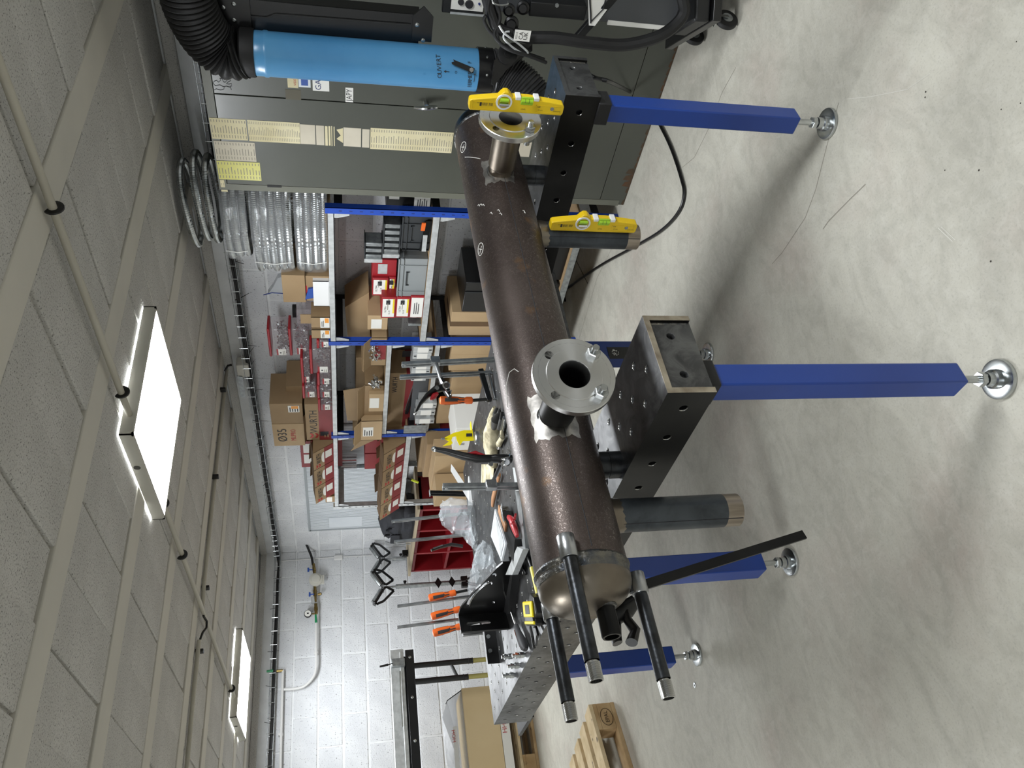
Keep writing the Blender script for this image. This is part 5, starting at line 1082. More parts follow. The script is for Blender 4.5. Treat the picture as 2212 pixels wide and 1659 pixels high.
m = cable([(2.500, 1.395, 0.5783), (2.450, 1.394, 0.5375), (2.400, 1.378, 0.4932), (3.249, 1.923, 0.02), (3.066, 1.876, 0.01), (2.885, 1.859, 0.008), (2.719, 1.855, 0.008), (2.550, 1.873, 0.008), (2.476, 1.899, 0.008), (2.462, 1.981, 0.008), (2.537, 2.147, 0.008), (2.713, 2.399, 0.008), (3.018, 2.814, 0.008), (3.312, 3.249, 0.008), (3.507, 3.562, 0.008), (3.865, 4.177, 0.008)], .0075, '')
o = m.obj('power_cable', 'black_plastic'); tag(o, 'long black cable curving across the concrete floor under the vessel', 'cable')

# ================================================================ things on the welding table
def vbar(m, base, top, w, d, n=(1, 0, 0)):
    base, top = V(base), V(top); ax_ = (top-base).normalized(); a = ax_.cross(V(n)).normalized(); b = a.cross(ax_)
    prof = [(-w/2, -d/2), (-w*.18, -d/2), (-w*.12, -d*.22), (w*.12, -d*.22), (w*.18, -d/2), (w/2, -d/2), (w/2, d/2), (w*.18, d/2), (w*.12, d*.22), (-w*.12, d*.22), (-w*.18, d/2), (-w/2, d/2)]
    m.prism(prof, base, a, b, top-base); return m
def grip(parent, p, q, r_=.0165, name='handle'):
    p, q = V(p), V(q); d = (q-p); L_ = d.length; d.normalize()
    pf = [(0, .6), (.02, .92), (.06, 1.0), (.25, 1.03), (.42, .93), (.56, .86), (.68, .72), (.76, .72), (.82, .88), (.97, .86), (1, .6)]
    m = MB(); m.lathe(p, d, [(L_*a, r_*b) for a, b in pf], 24); h = part(m, name, 'orange_grip', parent, 'orange and grey soft grip')
    a_, u, w = ortho(d)
    for k in range(3):
        an = 2*math.pi*k/3+.5; rr = lambda t_: next(r_*(b0+(b1-b0)*(t_-a0)/(a1-a0)) for (a0, b0), (a1, b1) in zip(pf, pf[1:]) if a0 <= t_ <= a1)
        m = MB(); vs = []
        for i in range(9):
            t_ = .14+.60*i/8; wd = .42+(.55 if t_ > .56 else 0)
            for j in (-1, 0, 1): an2 = an+j*wd; vs.append(p+d*L_*t_+(u*math.cos(an2)+w*math.sin(an2))*(rr(t_)+.0009))
        m.add(vs, [(i*3+j, i*3+j+1, i*3+j+4, i*3+j+3) for i in range(8) for j in range(2)]); m.obj('grip_inlay', 'grey_grip', h)
    return h
# clamp with orange handle: rail, fixed arm, spindle
YB = 2.400
t = thing('screw_clamp', (1.923, 2.398, 0.83), 'upright bar clamp with black arm and orange handle on the far side of the table', 'clamp')
base = V((1.923, 2.398, 0.83)); top = V((1.987, 2.500, 1.189)); s_ = (base.y)/2.5
top = V((0, 0, 1.427)).lerp(V((1.987, 2.500, 1.189)), s_)
m = MB(); vbar(m, base+V((0, 0, .001)), top, .020, .011); part(m, 'rail', 'silver_cast', t)
cr = lambda px: None
def onY(p25): return V((0, 0, 1.427)).lerp(V(p25), s_)
a0, a1 = onY((2.008, 2.500, 0.8478)), onY((1.869, 2.500, 0.8336))
m = MB(); m.bar(a0+(a0-a1)*.12, a1+(a1-a0)*.08, .016, .022); part(m, 'arm', 'black_paint', t, bev=.003)
m = MB(); m.bar(a0+V((0, 0, -.03)), a1+V((0, 0, -.025)), .012, .010); part(m, 'lower_arm', 'silver_cast', t, bev=.003)
g0, g1 = onY((1.866, 2.500, 1.036)), onY((1.863, 2.500, 0.9015))
m = MB(); m.cyl(g1, a1-V((0, 0, .012)), .0065, 12); part(m, 'spindle', 'machine_dark', t)
m = MB(); m.lathe(a1-V((0, 0, .016)), (0, 0, -1), [(0, .006), (.012, .006), (.014, .014), (.017, .014)], 20); part(m, 'pressure_pad', 'zinc', t)
grip(t, g0, g1)
# lever clamp, nearer rail
def lever_clamp(name, label, base, top, rail_w, s25, P, mirror=False):
    global s_
    t = thing(name, base, label, 'clamp'); base, top = V(base), V(top)
    m = MB(); vbar(m, base, top, rail_w, rail_w*.55); part(m, 'rail', 'galv', t)
    m = MB(); m.lathe(top-(top-base).normalized()*.012+V((-.008, -.004, 0)), (-.7, -.7, 0), [(0, .005), (.004, .004)], 14); part(m, 'end_pin', 'zinc', t)
    m = MB(); A0, A1 = P['arm']; m.tube([A0+(A0-A1)*.12, A0, A0.lerp(A1, .5), A1], [.012, .013, .011, .013], 10, sx=.6); m.obox(A0-V((.016, .012, .018)), (.032, 0, 0), (0, .024, 0), (0, 0, .036)); part(m, 'sliding_arm', 'silver_cast', t, bev=.003)
    B0, B1 = P['body']; m = MB(); m.tube([B0, B0.lerp(B1, .35), B0.lerp(B1, .7), B1], [.020, .024, .022, .014], 12, sx=.5); part(m, 'body', 'black_paint', t)
    m = MB(); c = P['pivot']; m.lathe(c, (-.62, -.78, 0), [(0, .014), (.014, .014), (.017, .010)], 24); part(m, 'pivot', 'chrome', t)
    if 'pivot2' in P: m = MB(); m.lathe(P['pivot2'], (-.62, -.78, 0), [(0, .008), (.016, .008)], 6); part(m, 'bolt', 'zinc', t)
    m = MB(); L = P['lever']; m.tube(L, P['lr'], 14, sx=.62); lv = part(m, 'lever', 'black_plastic', t)
    m = MB(); d = (L[-1]-L[-2]).normalized(); m.lathe(L[-1]-d*.006, d, [(0, P['lr'][-1]*.9), (.006, P['lr'][-1]*1.0), (.014, P['lr'][-1]*.7), (.017, .001)], 16); m.obj('tip', 'chrome', lv)
    m = MB(); T = P['trig']; m.tube(T, P['tr'], 10, sx=.7); part(m, 'release', 'red_grip', t, 'red release lever')
    m = MB(); m.tube(P['wire'], .0025, 6); part(m, 'wire_bail', 'chrome', t)
    return t
b2 = V((1.868, 2.247, 0.83)); s2 = b2.y/2.5; o2 = lambda p, f=1: V((0, 0, 1.427)).lerp(V(p), s2*f)
lever_clamp('lever_clamp', 'upright lever clamp with black curved handle and red release, beside the orange-handled clamp', b2, o2((2.053, 2.500, 1.177)), .022, s2, dict(
    arm=(o2((2.072, 2.500, 1.037)), o2((1.968, 2.500, 1.021))), body=(o2((1.968, 2.500, 1.021), .99), o2((1.881, 2.500, 0.9928), .99)), pivot=o2((1.943, 2.500, 1.004), .97), pivot2=o2((1.930, 2.500, 1.043), .98),
    lever=[o2((1.934, 2.500, 1.011), .985), o2((1.920, 2.500, 1.050), .985), o2((1.890, 2.500, 1.086), .985), o2((1.851, 2.500, 1.115), .985), o2((1.806, 2.500, 1.137), .985)], lr=[.018, .019, .014, .009, .006],
    trig=[o2((1.901, 2.500, 1.042), .985), o2((1.887, 2.500, 1.058), .985), o2((1.873, 2.500, 1.072), .985)], tr=[.008, .014, .006],
    wire=[o2((1.936, 2.500, 1.014), .965), o2((1.910, 2.500, 1.002), .965), o2((1.917, 2.500, 0.9837), .965), o2((1.895, 2.500, 0.9896), .965)]))
b3 = V((1.296, 2.228, 0.83)); s3 = b3.y/2.5; o3 = lambda p, f=1: V((0, 0, 1.427)).lerp(V(p), s3*f)
lever_clamp('lever_clamp', 'large black lever clamp with red release standing right behind the cylinder', b3, o3((1.464, 2.500, 1.060)), .026, s3, dict(
    arm=(o3((1.463, 2.500, 0.876), .98), o3((1.543, 2.500, 0.8312), .98)), body=(o3((1.575, 2.500, 0.7792), .97), o3((1.583, 2.500, 0.877), .97)), pivot=o3((1.565, 2.500, 0.8063), .95), pivot2=o3((1.559, 2.500, 0.8673), .955),
    lever=[o3((1.580, 2.500, 0.8628), .97), o3((1.582, 2.500, 0.917), .97), o3((1.597, 2.500, 0.9695), .97), o3((1.620, 2.500, 1.030), .97), o3((1.633, 2.500, 1.077), .97)], lr=[.019, .020, .018, .014, .010],
    trig=[o3((1.605, 2.500, 0.9506), .965), o3((1.608, 2.500, 0.9213), .965), o3((1.592, 2.500, 0.8796), .965)], tr=[.005, .011, .006],
    wire=[o3((1.577, 2.500, 0.8231), .945), o3((1.586, 2.500, 0.7887), .945), o3((1.609, 2.500, 0.7798), .945), o3((1.629, 2.500, 0.79), .945)]))
# dark rail of another clamp hanging at the far table edge
b4 = V((1.866, 3.264, 0.83)); s4 = b4.y/2.5; o4 = lambda p: V((0, 0, 1.427)).lerp(V(p), s4)
t = thing('clamp_rail', b4, 'dark grey slotted clamp rail standing at the far table edge, bright metal end cap', 'clamp')
m = MB(); vbar(m, b4, o4((1.440, 2.500, 1.107)), .028, .014); part(m, 'rail', 'steel_black', t)
m = MB(); m.obox(o4((1.440, 2.500, 1.107))-V((.016, .009, 0)), (.032, 0, 0), (0, .018, 0), (0, 0, .006)); part(m, 'end_cap', 'galv', t, bev=.002)
# two thin round-cornered rails and a black lever held by clamps behind the bag
for (x0, y0), lab in (((846, 1127), 'slim silver clamp rail rising in front of the black bag'), ((851, 1171), 'slim silver clamp rail rising past the red cabinet front')):
    pass
def thin_rail(top, bot, lab, w=.016, mt='silver_cast'):
    t = thing('clamp_rail', bot, lab, 'clamp', 'slim clamp rails behind the clear bag'); m = MB(); vbar(m, bot, top, w, w*.6); part(m, 'rail', mt, t)
    m = MB(); m.lathe(V(top)-V((0, 0, .01)), (-.7, -.7, 0), [(0, .006), (.008, .005)], 12); part(m, 'end_pin', 'zinc', t)
thin_rail((1.740, 3.270, 1.201), (1.766, 3.270, 0.8356), 'slim silver clamp rail rising in front of the black bag')
thin_rail((1.635, 3.270, 1.195), (1.652, 3.270, 0.8525), 'slim silver clamp rail rising past the lower red cabinet front')
t = thing('clamp_lever', (1.568, 3.240, 0.8868), 'black slotted clamp lever pointing up behind the clear bag', 'clamp')
m = MB(); m.tube([(1.580, 3.240, 0.8856), (1.592, 3.240, 0.9379), (1.582, 3.240, 0.9921), (1.568, 3.240, 1.033)], [.012, .013, .012, .010], 12, sx=.5); part(m, 'lever', 'black_paint', t)
m = MB(); m.tube([(1.583, 3.225, 0.9807), (1.570, 3.225, 1.024)], .004, 8); part(m, 'slot', 'chrome', t)

# yellow magnet bracket
B = V((1.938, 2.882, 0.83)); 
f5 = B.y/2.6; o5 = lambda p: tuple(V((0, 0, 1.427)).lerp(V(p), f5))
t = thing('magnet_bracket', B, 'bright yellow hooked sheet-metal bracket on a round pad, next to the white glove', 'bracket')
P_ = [o5(p) for p in ((1.752, 2.600, 1.016), (1.774, 2.600, 0.9775), (1.786, 2.600, 0.9322), (1.785, 2.600, 0.8977), (1.733, 2.600, 0.8998), (1.732, 2.600, 0.9437), (1.710, 2.600, 0.9592), (1.737, 2.600, 0.9678), (1.756, 2.600, 0.9698), (1.754, 2.600, 0.9833), (1.738, 2.600, 0.9904), (1.724, 2.600, 0.9861), (1.714, 2.600, 0.9966), (1.710, 2.600, 1.029), (1.732, 2.600, 1.000), (1.741, 2.600, 1.015))]
m = MB(); n = len(P_); m.add(P_+[tuple(V(p)+V((.002, .003, 0))) for p in P_], [tuple(range(n)), tuple(range(2*n-1, n-1, -1))]+[(i, n+i, n+(i+1) % n, (i+1) % n) for i in range(n)]); pl = part(m, 'plate', 'yellow_bright', t, smooth=False)
m = MB(); m.box((P_[3][0]-.0, P_[3][1], .842), (P_[3][0]+.05, P_[3][1]+.03, .844)); part(m, 'foot', 'yellow_bright', t)
wq = [o5(p) for p in ((1.763, 2.590, 0.9282), (1.763, 2.590, 0.9035), (1.747, 2.590, 0.9052), (1.747, 2.590, 0.9299))]; m = MB(); m.quad(*wq); m.obj('window', 'ink', pl, smooth=False)
m = MB(); c = V((1.911, 2.845, 0.84)); c.z = .8305; m.lathe(c, (0, 0, 1), [(0, .030), (.010, .030), (.014, .026)], 32); part(m, 'round_pad', 'silver_cast', t)
m = MB(); m.cyl(o5((1.746, 2.600, 1.018)), o5((1.746, 2.600, 1.031)), .005, 10); part(m, 'stud', 'galv', t)

# work glove
import bmesh
def blob(name, mt, parent, pts, radii, zmin=.831, flat=.6, lumps=.004, seg=14):
    m = MB(); m.tube(pts, radii, seg); o = part(m, name, mt, parent) if parent else m.obj(name, mt)
    off = o.location
    for v in o.data.vertices:
        c = v.co; k = math.sin(c.x*160)*math.sin(c.y*190)*lumps
        v.co.z = max(zmin, .83+(c.z-.83)*flat+k)
    return o
c0, c1 = V((1.640, 2.574, 0.85)), V((1.681, 2.316, 0.85))
t = thing('work_glove', (1.745, 2.581, 0.83), 'crumpled cream leather work glove with dark worn palm lying on the perforated table', 'glove')
q = [V((1.607, 2.539, 0.85)), V((1.634, 2.497, 0.86)), V((1.660, 2.439, 0.865)), V((1.680, 2.406, 0.86)), V((1.700, 2.382, 0.85))]
blob('palm', 'glove', t, q, [.032, .040, .043, .034, .018], flat=.75, lumps=.004, seg=20)
for k, (a, b, c) in enumerate((((1.702, 2.406, 0.85), (1.698, 2.360, 0.85), (1.715, 2.354, 0.845)), ((1.660, 2.369, 0.85), (1.658, 2.324, 0.85), (1.678, 2.316, 0.845)), ((1.613, 2.341, 0.85), (1.614, 2.283, 0.85), (1.645, 2.288, 0.845)), ((1.753, 2.488, 0.85), (1.740, 2.422, 0.85), (1.745, 2.389, 0.845)), ((1.577, 2.395, 0.85), (1.558, 2.321, 0.85), (1.596, 2.331, 0.845)))):
    blob('finger', 'glove' if k in (3, 4) else 'glove_dark', t, [a, b, c], [.012, .011, .007], flat=.9, lumps=.001)
blob('worn_palm', 'glove_dark', t, [V((1.640, 2.379, 0.862)), V((1.636, 2.322, 0.862)), V((1.658, 2.315, 0.855))], [.010, .022, .010], flat=.95, lumps=.002)
blob('cuff', 'glove', t, [V((1.618, 2.516, 0.85)), V((1.598, 2.559, 0.85))], [.036, .040], flat=.55, lumps=.003, seg=20)
t = thing('leather_piece', (1.686, 2.771, 0.83), 'stained cream leather flap lying beside the big lever clamp', 'leather')
m = MB(); m.add([(1.746, 2.805, 0.838), (1.591, 2.559, 0.838), (1.557, 2.639, 0.838), (1.691, 2.869, 0.838), (1.769, 2.840, 0.8305), (1.612, 2.591, 0.8305), (1.577, 2.673, 0.8305), (1.712, 2.906, 0.8305)], [(0, 1, 2, 3), (7, 6, 5, 4), (0, 4, 5, 1), (1, 5, 6, 2), (2, 6, 7, 3), (3, 7, 4, 0)]); part(m, 'flap', 'glove', t, smooth=False)
t = thing('hammer_handle', (1.549, 2.728, 0.83), 'brown varnished wooden tool handle lying on the table next to the clamp rail', 'handle')
m = MB(); m.tube([(1.495, 2.477, 0.845), (1.489, 2.553, 0.845), (1.483, 2.632, 0.845), (1.472, 2.674, 0.844)], [.012, .013, .014, .010], 12, sx=.6); part(m, 'handle', 'wood_handle', t)
t = thing('steel_tube', (1.630, 2.397, 0.83), 'short polished steel tube lying against the back of the cylinder', 'tube')
m = MB(); m.lathe((1.604, 2.261, 0.841), V((1.587, 2.434, 0.841))-V((1.604, 2.261, 0.841)), [(0, .006), (0, .0098), ((V((1.587, 2.434, 0.841))-V((1.604, 2.261, 0.841))).length, .0098)], 20); part(m, 'tube', 'chrome', t)
# white steel try square leaning at the far edge
f6 = V((1.768, 3.171, 0.83)).y/3.0; o6 = lambda p: V((0, 0, 1.427)).lerp(V(p), f6)
t = thing('set_square', (1.768, 3.171, 0.83), 'large white steel set square standing at the far table edge behind the clear bag', 'square')
m = MB(); P_ = [o6(p) for p in ((1.874, 3.000, 0.9359), (1.858, 3.000, 0.9268), (1.717, 3.000, 0.8613), (1.656, 3.000, 0.866), (1.837, 3.000, 0.9416))]; m.add([tuple(p) for p in P_]+[tuple(p+V((.003, .004, 0))) for p in P_], [tuple(range(5)), tuple(range(9, 4, -1))]+[(i, 5+i, 5+(i+1) % 5, (i+1) % 5) for i in range(5)]); part(m, 'blade', 'white_plastic', t, smooth=False)
m = MB(); m.bar(o6((1.803, 3.000, 0.8517)), o6((1.656, 3.000, 0.866)), .012, .03); part(m, 'stock', 'white_plastic', t, bev=.001)
# wire brush
t = thing('wire_brush', (1.281, 2.463, 0.83), 'wire brush with red grooved handle, resting on its bristles behind the cylinder', 'brush')
z9 = .865
m = MB(); m.tube([(1.247, 2.389, 0.872), (1.268, 2.373, 0.88), (1.281, 2.350, 0.885), (1.301, 2.354, 0.88)], [.007, .007, .006, .004], 10, sx=.6); part(m, 'neck', 'silver_cast', t)
m = MB(); m.tube([(1.231, 2.322, 0.872), (1.204, 2.288, 0.872), (1.178, 2.272, 0.872), (1.154, 2.270, 0.868), (1.130, 2.266, 0.866)], [.008, .013, .015, .014, .009], 14, sx=.7); hd = part(m, 'handle', 'red_grip', t, 'red grooved handle')
for k in range(4): m = MB(); m.tube([V((1.182, 2.259, 0.88))+V((-.010-.012*k*.35, .0, .0))+V((0, -.018*k, 0)), V((1.157, 2.219, 0.884))+V((0, -.018*k, 0))], .0035, 6); m.obj('finger_ridge', 'red_grip', hd)
m = MB()
for i in range(26):
    for j in range(4):
        p = V((1.340, 2.463, 0.868)).lerp(V((1.234, 2.405, 0.868)), i/25)+V((.007*(j-1.5), .002*(j % 2), 0)); m.tube([p, p+V((jit(.004), jit(.004), -.036))], .0009, 3, caps=False)
tag(part(m, 'bristles', 'bristle', t), kind='stuff')
m = MB(); m.bar((1.333, 2.443, 0.872), (1.219, 2.383, 0.872), .030, .008); part(m, 'brush_block', 'wood_handle', t, bev=.002)
# organiser box with tilted clear lid
t = thing('organiser_box', (1.313, 2.652, 0.83), 'black organiser box with a raised pale translucent lid, in front of the crumpled plastic', 'box')
P_ = [V(p) for p in ((1.356, 2.501, 0.86), (1.211, 2.413, 0.86), (1.142, 2.453, 0.86), (1.183, 2.564, 0.86))]
m = MB(); m.add([tuple(p) for p in (V((1.318, 2.438, 0.868)), V((1.134, 2.296, 0.868)), V((1.091, 2.371, 0.868)), V((1.256, 2.481, 0.868)))]+[tuple(V((p[0], p[1], .8305))) for p in (V((1.318, 2.438, 0.868)), V((1.134, 2.296, 0.868)), V((1.091, 2.371, 0.868)), V((1.256, 2.481, 0.868)))], [(0, 1, 2, 3), (7, 6, 5, 4), (0, 4, 5, 1), (1, 5, 6, 2), (2, 6, 7, 3), (3, 7, 4, 0)]); part(m, 'body', 'black_plastic', t, smooth=False)
L4 = [V(p) for p in ((1.362, 2.500, 0.875), (1.145, 2.346, 0.89), (1.099, 2.382, 0.905), (1.252, 2.498, 0.905))]
m = MB(); m.add([tuple(p) for p in L4]+[tuple(p-V((0, 0, .006))) for p in L4], [(0, 1, 2, 3), (7, 6, 5, 4), (0, 4, 5, 1), (1, 5, 6, 2), (2, 6, 7, 3), (3, 7, 4, 0)]); part(m, 'lid', 'corrugated_white', t, smooth=False)
cc = sum(L4, V())/4; L5 = [cc+(p-cc)*.84+V((0, 0, .0012)) for p in L4]; m = MB(); m.quad(*[tuple(p) for p in L5]); m.obj('lid_window', 'galv_light', t, smooth=False)
# aluminium L profile
t = thing('aluminium_angle', (1.193, 2.299, 0.83), 'long bright aluminium angle strip lying behind the cylinder with a cross piece', 'profile')
def slab(P4, h):
    m = MB(); m.add([tuple(V(p)+V((0, 0, h))) for p in P4]+[tuple(p) for p in P4], [(0, 1, 2, 3), (7, 6, 5, 4), (0, 4, 5, 1), (1, 5, 6, 2), (2, 6, 7, 3), (3, 7, 4, 0)]); return m
part(slab([(1.412, 2.296, 0.832), (1.380, 2.246, 0.832), (1.094, 2.287, 0.832), (1.127, 2.336, 0.832)], .003), 'flange', 'galv_light', t, smooth=False)
part(slab([(1.252, 2.184, 0.84), (1.291, 2.249, 0.84), (1.090, 2.272, 0.84), (1.071, 2.238, 0.84)][::1], .012), 'upright_flange', 'galv', t, smooth=False)
part(slab([(1.103, 2.288, 0.846), (1.058, 2.217, 0.846), (1.064, 2.420, 0.846), (1.112, 2.524, 0.846)], .02), 'cross_piece', 'galv_light', t, smooth=False)
# yellow marker, pencil stub, drill bit
t = thing('marker', (0.9887, 2.288, 0.83), 'yellow paint marker with black cap lying between the table edge and the cylinder', 'marker')
a, b, c = V((1.054, 2.272, 0.838)), V((1.010, 2.252, 0.838)), V((0.914, 2.233, 0.838))
m = MB(); m.cyl(a, b, .0062, 14); part(m, 'cap', 'black_plastic', t); m = MB(); m.cyl(b, c, .0075, 16); part(m, 'barrel', 'yellow_marker', t); m = MB(); m.cyl(c, c+(c-b).normalized()*.012, .0065, 14); part(m, 'end_cap', 'black_plastic', t)
t = thing('drill_bit', (1.068, 2.390, 0.83), 'small dark steel pin lying beside the yellow marker', 'pin'); m = MB(); m.cyl((1.081, 2.381, 0.836), (1.031, 2.345, 0.836), .0045, 12); part(m, 'shank', 'steel_black', t)
# tape measure
t = thing('tape_measure', (0.9327, 2.436, 0.83), 'yellow and black tape measure lying near the table corner', 'tape measure')
P0, P1, P2_ = V((0.9338, 2.336, 0.865)), V((0.8886, 2.221, 0.865)), V((0.8622, 2.356, 0.865)); ex, ey = P1-P0, P2_-P0
m = MB(); m.obox((P0.x, P0.y, .831), (ex.x, ex.y, 0), (ey.x, ey.y, 0), (0, 0, .034)); cs = part(m, 'case', 'black_plastic', t, bev=.008)
m = MB(); m.obox(P0+ex*.0+ey*.0-V((0, 0, .006)), ex, ey*.66, (0, 0, .008)); part(m, 'yellow_shell', 'yellow_bright', t, bev=.004)
m = MB(); m.obox(P0+ex*.0+ey*.80-V((0, 0, .006)), ex, ey*.14, (0, 0, .007)); part(m, 'yellow_shell', 'yellow_bright', t, bev=.003)
m = MB(); m.obox(P0+ex*.28+ey*.14, ex*.48, ey*.38, (0, 0, .003)); part(m, 'dark_inset', 'black_plastic', t, bev=.002)
m = MB(); m.obox(P0-ex*.10+ey*.1-V((0, 0, .03)), ex*.1, ey*.5, (0, 0, .02)); part(m, 'belt_clip', 'galv', t, bev=.001)
# screwdriver
t = thing('screwdriver', (0.961, 2.611, 0.83), 'screwdriver with orange and black handle lying across the bracket foot', 'screwdriver')
a, b, c = V((1.107, 2.660, 0.85)), V((0.9478, 2.574, 0.845)), V((0.8283, 2.481, 0.846))
m = MB(); m.cyl(a, b, .0042, 10); part(m, 'shaft', 'steel_bright', t)
d = (c-b); m = MB(); m.lathe(b, d, [(0, .006), (.006, .009), (d.length*.3, .010), (d.length*.6, .0145), (d.length*.9, .0140), (d.length, .007)], 20); part(m, 'handle', 'grey_grip', t)
m = MB(); _, u, w = ortho(d); 
vs = []
for i in range(7):
    q_ = .12+.7*i/6; rr = .0104+.0045*min(1, q_/.6)
    for an in (-.5, 0, .5): vs.append(b+d*q_+(V((0, 0, 1))*math.cos(an+.9)+d.normalized().cross(V((0, 0, 1)))*math.sin(an+.9))*rr)
m.add(vs, [(i*3+j, i*3+j+1, i*3+j+4, i*3+j+3) for i in range(6) for j in range(2)]); part(m, 'grip_inlay', 'orange_grip', t)
t = thing('pliers', (0.8559, 2.419, 0.83), 'black handled pliers lying over the table corner beside the tape measure', 'pliers')
for pts in ([(0.8679, 2.388, 0.84), (0.8288, 2.363, 0.845), (0.7988, 2.383, 0.84)], [(0.8483, 2.317, 0.84), (0.8081, 2.295, 0.845), (0.7992, 2.352, 0.84)]): m = MB(); m.tube(pts, [.006, .007, .006], 10, sx=.7); part(m, 'handle', 'black_plastic', t)
m = MB(); m.tube([(0.8858, 2.262, 0.84), (0.8564, 2.262, 0.845), (0.8551, 2.343, 0.84)], [.004, .010, .007], 10, sx=.5); part(m, 'jaw', 'steel_black', t)
# black angle bracket, wing A along the table, wing B across
cn = V((1.073, 2.771, 0.83)); XA, YA = cn.x, cn.y
H_ = V((0, 0, 1.427)).lerp(V((1.177, 3.000, 0.9746)), YA/3.0).z-.83; ne_ = V((1.155, 2.521, 0.83)); dA = ne_-cn; Lw = dA.length; dA.normalize(); dB = V((dA.y, -dA.x, 0)); nB = V((-dA.x, -dA.y, 0))
t = thing('angle_bracket', (XA, YA, .83), 'tall black angle bracket with curved and straight slots standing on the far table corner', 'bracket')
def slot_plate(outer, slots, o, ex, ey, ez, name, mt, par):
    # plate from bmesh fill so that slots are real openings
    bm = bmesh.new(); loops = []
    for poly in [outer]+slots:
        vs = [bm.verts.new(V(o)+V(ex)*a+V(ey)*b) for a, b in poly]; loops.append([bm.edges.new((vs[i], vs[(i+1) % len(vs)])) for i in range(len(vs))])
    bmesh.ops.triangle_fill(bm, use_beauty=True, use_dissolve=False, edges=[e for l in loops for e in l])
    g = bmesh.ops.extrude_face_region(bm, geom=bm.faces[:]); bmesh.ops.translate(bm, verts=[v for v in g['geom'] if isinstance(v, bmesh.types.BMVert)], vec=V(ez)); bmesh.ops.recalc_face_normals(bm, faces=bm.faces)
    me = bpy.data.meshes.new(name); bm.to_mesh(me); bm.free(); me.materials.append(MATS[mt]); ob = bpy.data.objects.new(name, me); COL.objects.link(ob); ob.parent = par; ob.location = -V(par['wl']); return ob
def cap_slot(cx, cy, L_, r_, n=6): return [(cx+L_/2*s_+r_*math.cos(a), cy+r_*math.sin(a)) for s_, a0 in ((1, -90), (-1, 90)) for a in [R(a0+180*k/n) for k in range(n+1)]]
def hole(cx, cy, r_, n=12): return [(cx+r_*math.cos(2*math.pi*k/n), cy+r_*math.sin(2*math.pi*k/n)) for k in range(n)]
arc = [(Lw*.10+.62*Lw*math.sin(R(a)), H_*.12+.78*H_*math.cos(R(a))*.92) for a in range(8, 72, 8)]; rs = .006
arc_o = [(x+rs*.5, y+rs) for x, y in arc]+[(x-rs*.5, y-rs) for x, y in arc[::-1]]
slot_plate([(0, .0), (Lw, .0), (Lw, H_*.22), (Lw*.90, H_*.34), (Lw*.22, H_*.93), (Lw*.12, H_*.985), (0, H_)], [arc_o, hole(Lw*.62, H_*.42, .009), hole(Lw*.78, H_*.36, .009), hole(Lw*.22, H_*.30, .006)], (XA, YA, .8305), dA, (0, 0, 1), -dB*.008, 'side_wing', 'black_paint', t)
WB = .075
slot_plate([(0, 0), (WB, 0), (WB, H_), (0, H_)], [[(WB*.55-b, H_*.62+a) for a, b in cap_slot(0, 0, H_*.42, .007)]], (XA, YA, .8305), dB, (0, 0, 1), nB*.008, 'front_wing', 'black_paint', t)
m = MB(); m.obox((XA, YA, .8305), dA*Lw*.92, -dB*.05, (0, 0, .008)); part(m, 'foot_plate', 'black_paint', t, bev=.001)
m = MB(); rl_ = [V((XA, YA, .8305))+dA*x+V((0, 0, y))+dB*.0006 for x, y in arc]; m.tube([p-V((0, 0, rs)) for p in rl_], .0016, 6); part(m, 'slot_edge', 'chrome', t, 'bright inner edge of the curved slot')
YA2, YA = YA, 3.0; t = thing('stop_plate', (XA-.2, YA+.02, .83), 'black upright flat plate with two bright screws along the far table edge', 'plate')
zs_ = 0.878
x0_, x1_ = 0.965, 1.125
m = MB(); m.box((x0_, YA+.012, .8305), (x1_, YA+.020, zs_)); pp = part(m, 'plate', 'black_paint', t, bev=.001)
for x in (1.071, 1.014): m = MB(); m.lathe((x, YA+.0118, .83+(zs_-.83)*.7), (0, -1, 0), [(0, .009), (.003, .008)], 20); m.obj('screw', 'zinc', pp)
t = thing('parallel_bar', (1.001, 2.465, 0.83), 'black square bar lying along the table in front of the angle bracket', 'bar')
part(slab([(1.094, 2.484, 0.8305), (1.078, 2.450, 0.8305), (1.006, 2.618, 0.8305), (1.039, 2.680, 0.8305)], .028), 'bar', 'black_paint', t, smooth=False)
# four clamping pins
for k, (p, lab) in enumerate((((0.8981, 2.744, 0.83), 'bright clamping pin beside the black plate, behind the other pins'), ((0.8391, 2.560, 0.83), 'bright clamping pin farthest from the black plate'), ((0.8373, 2.661, 0.83), 'bright clamping pin in the middle of the group on the table corner'), ((0.838, 2.766, 0.83), 'bright clamping pin nearest the table corner'))):
    t = thing('clamping_pin', p, lab, 'pin', 'clamping pins on the table corner')
    m = MB(); m.lathe(p, (0, 0, 1), [(.0005, .0075), (.006, .0075), (.006, .010), (.020, .010), (.021, .0075), (.028, .0075), (.028, .0095), (.036, .0095), (.036, .006), (.046, .006)], 20); part(m, 'body', 'zinc', t)
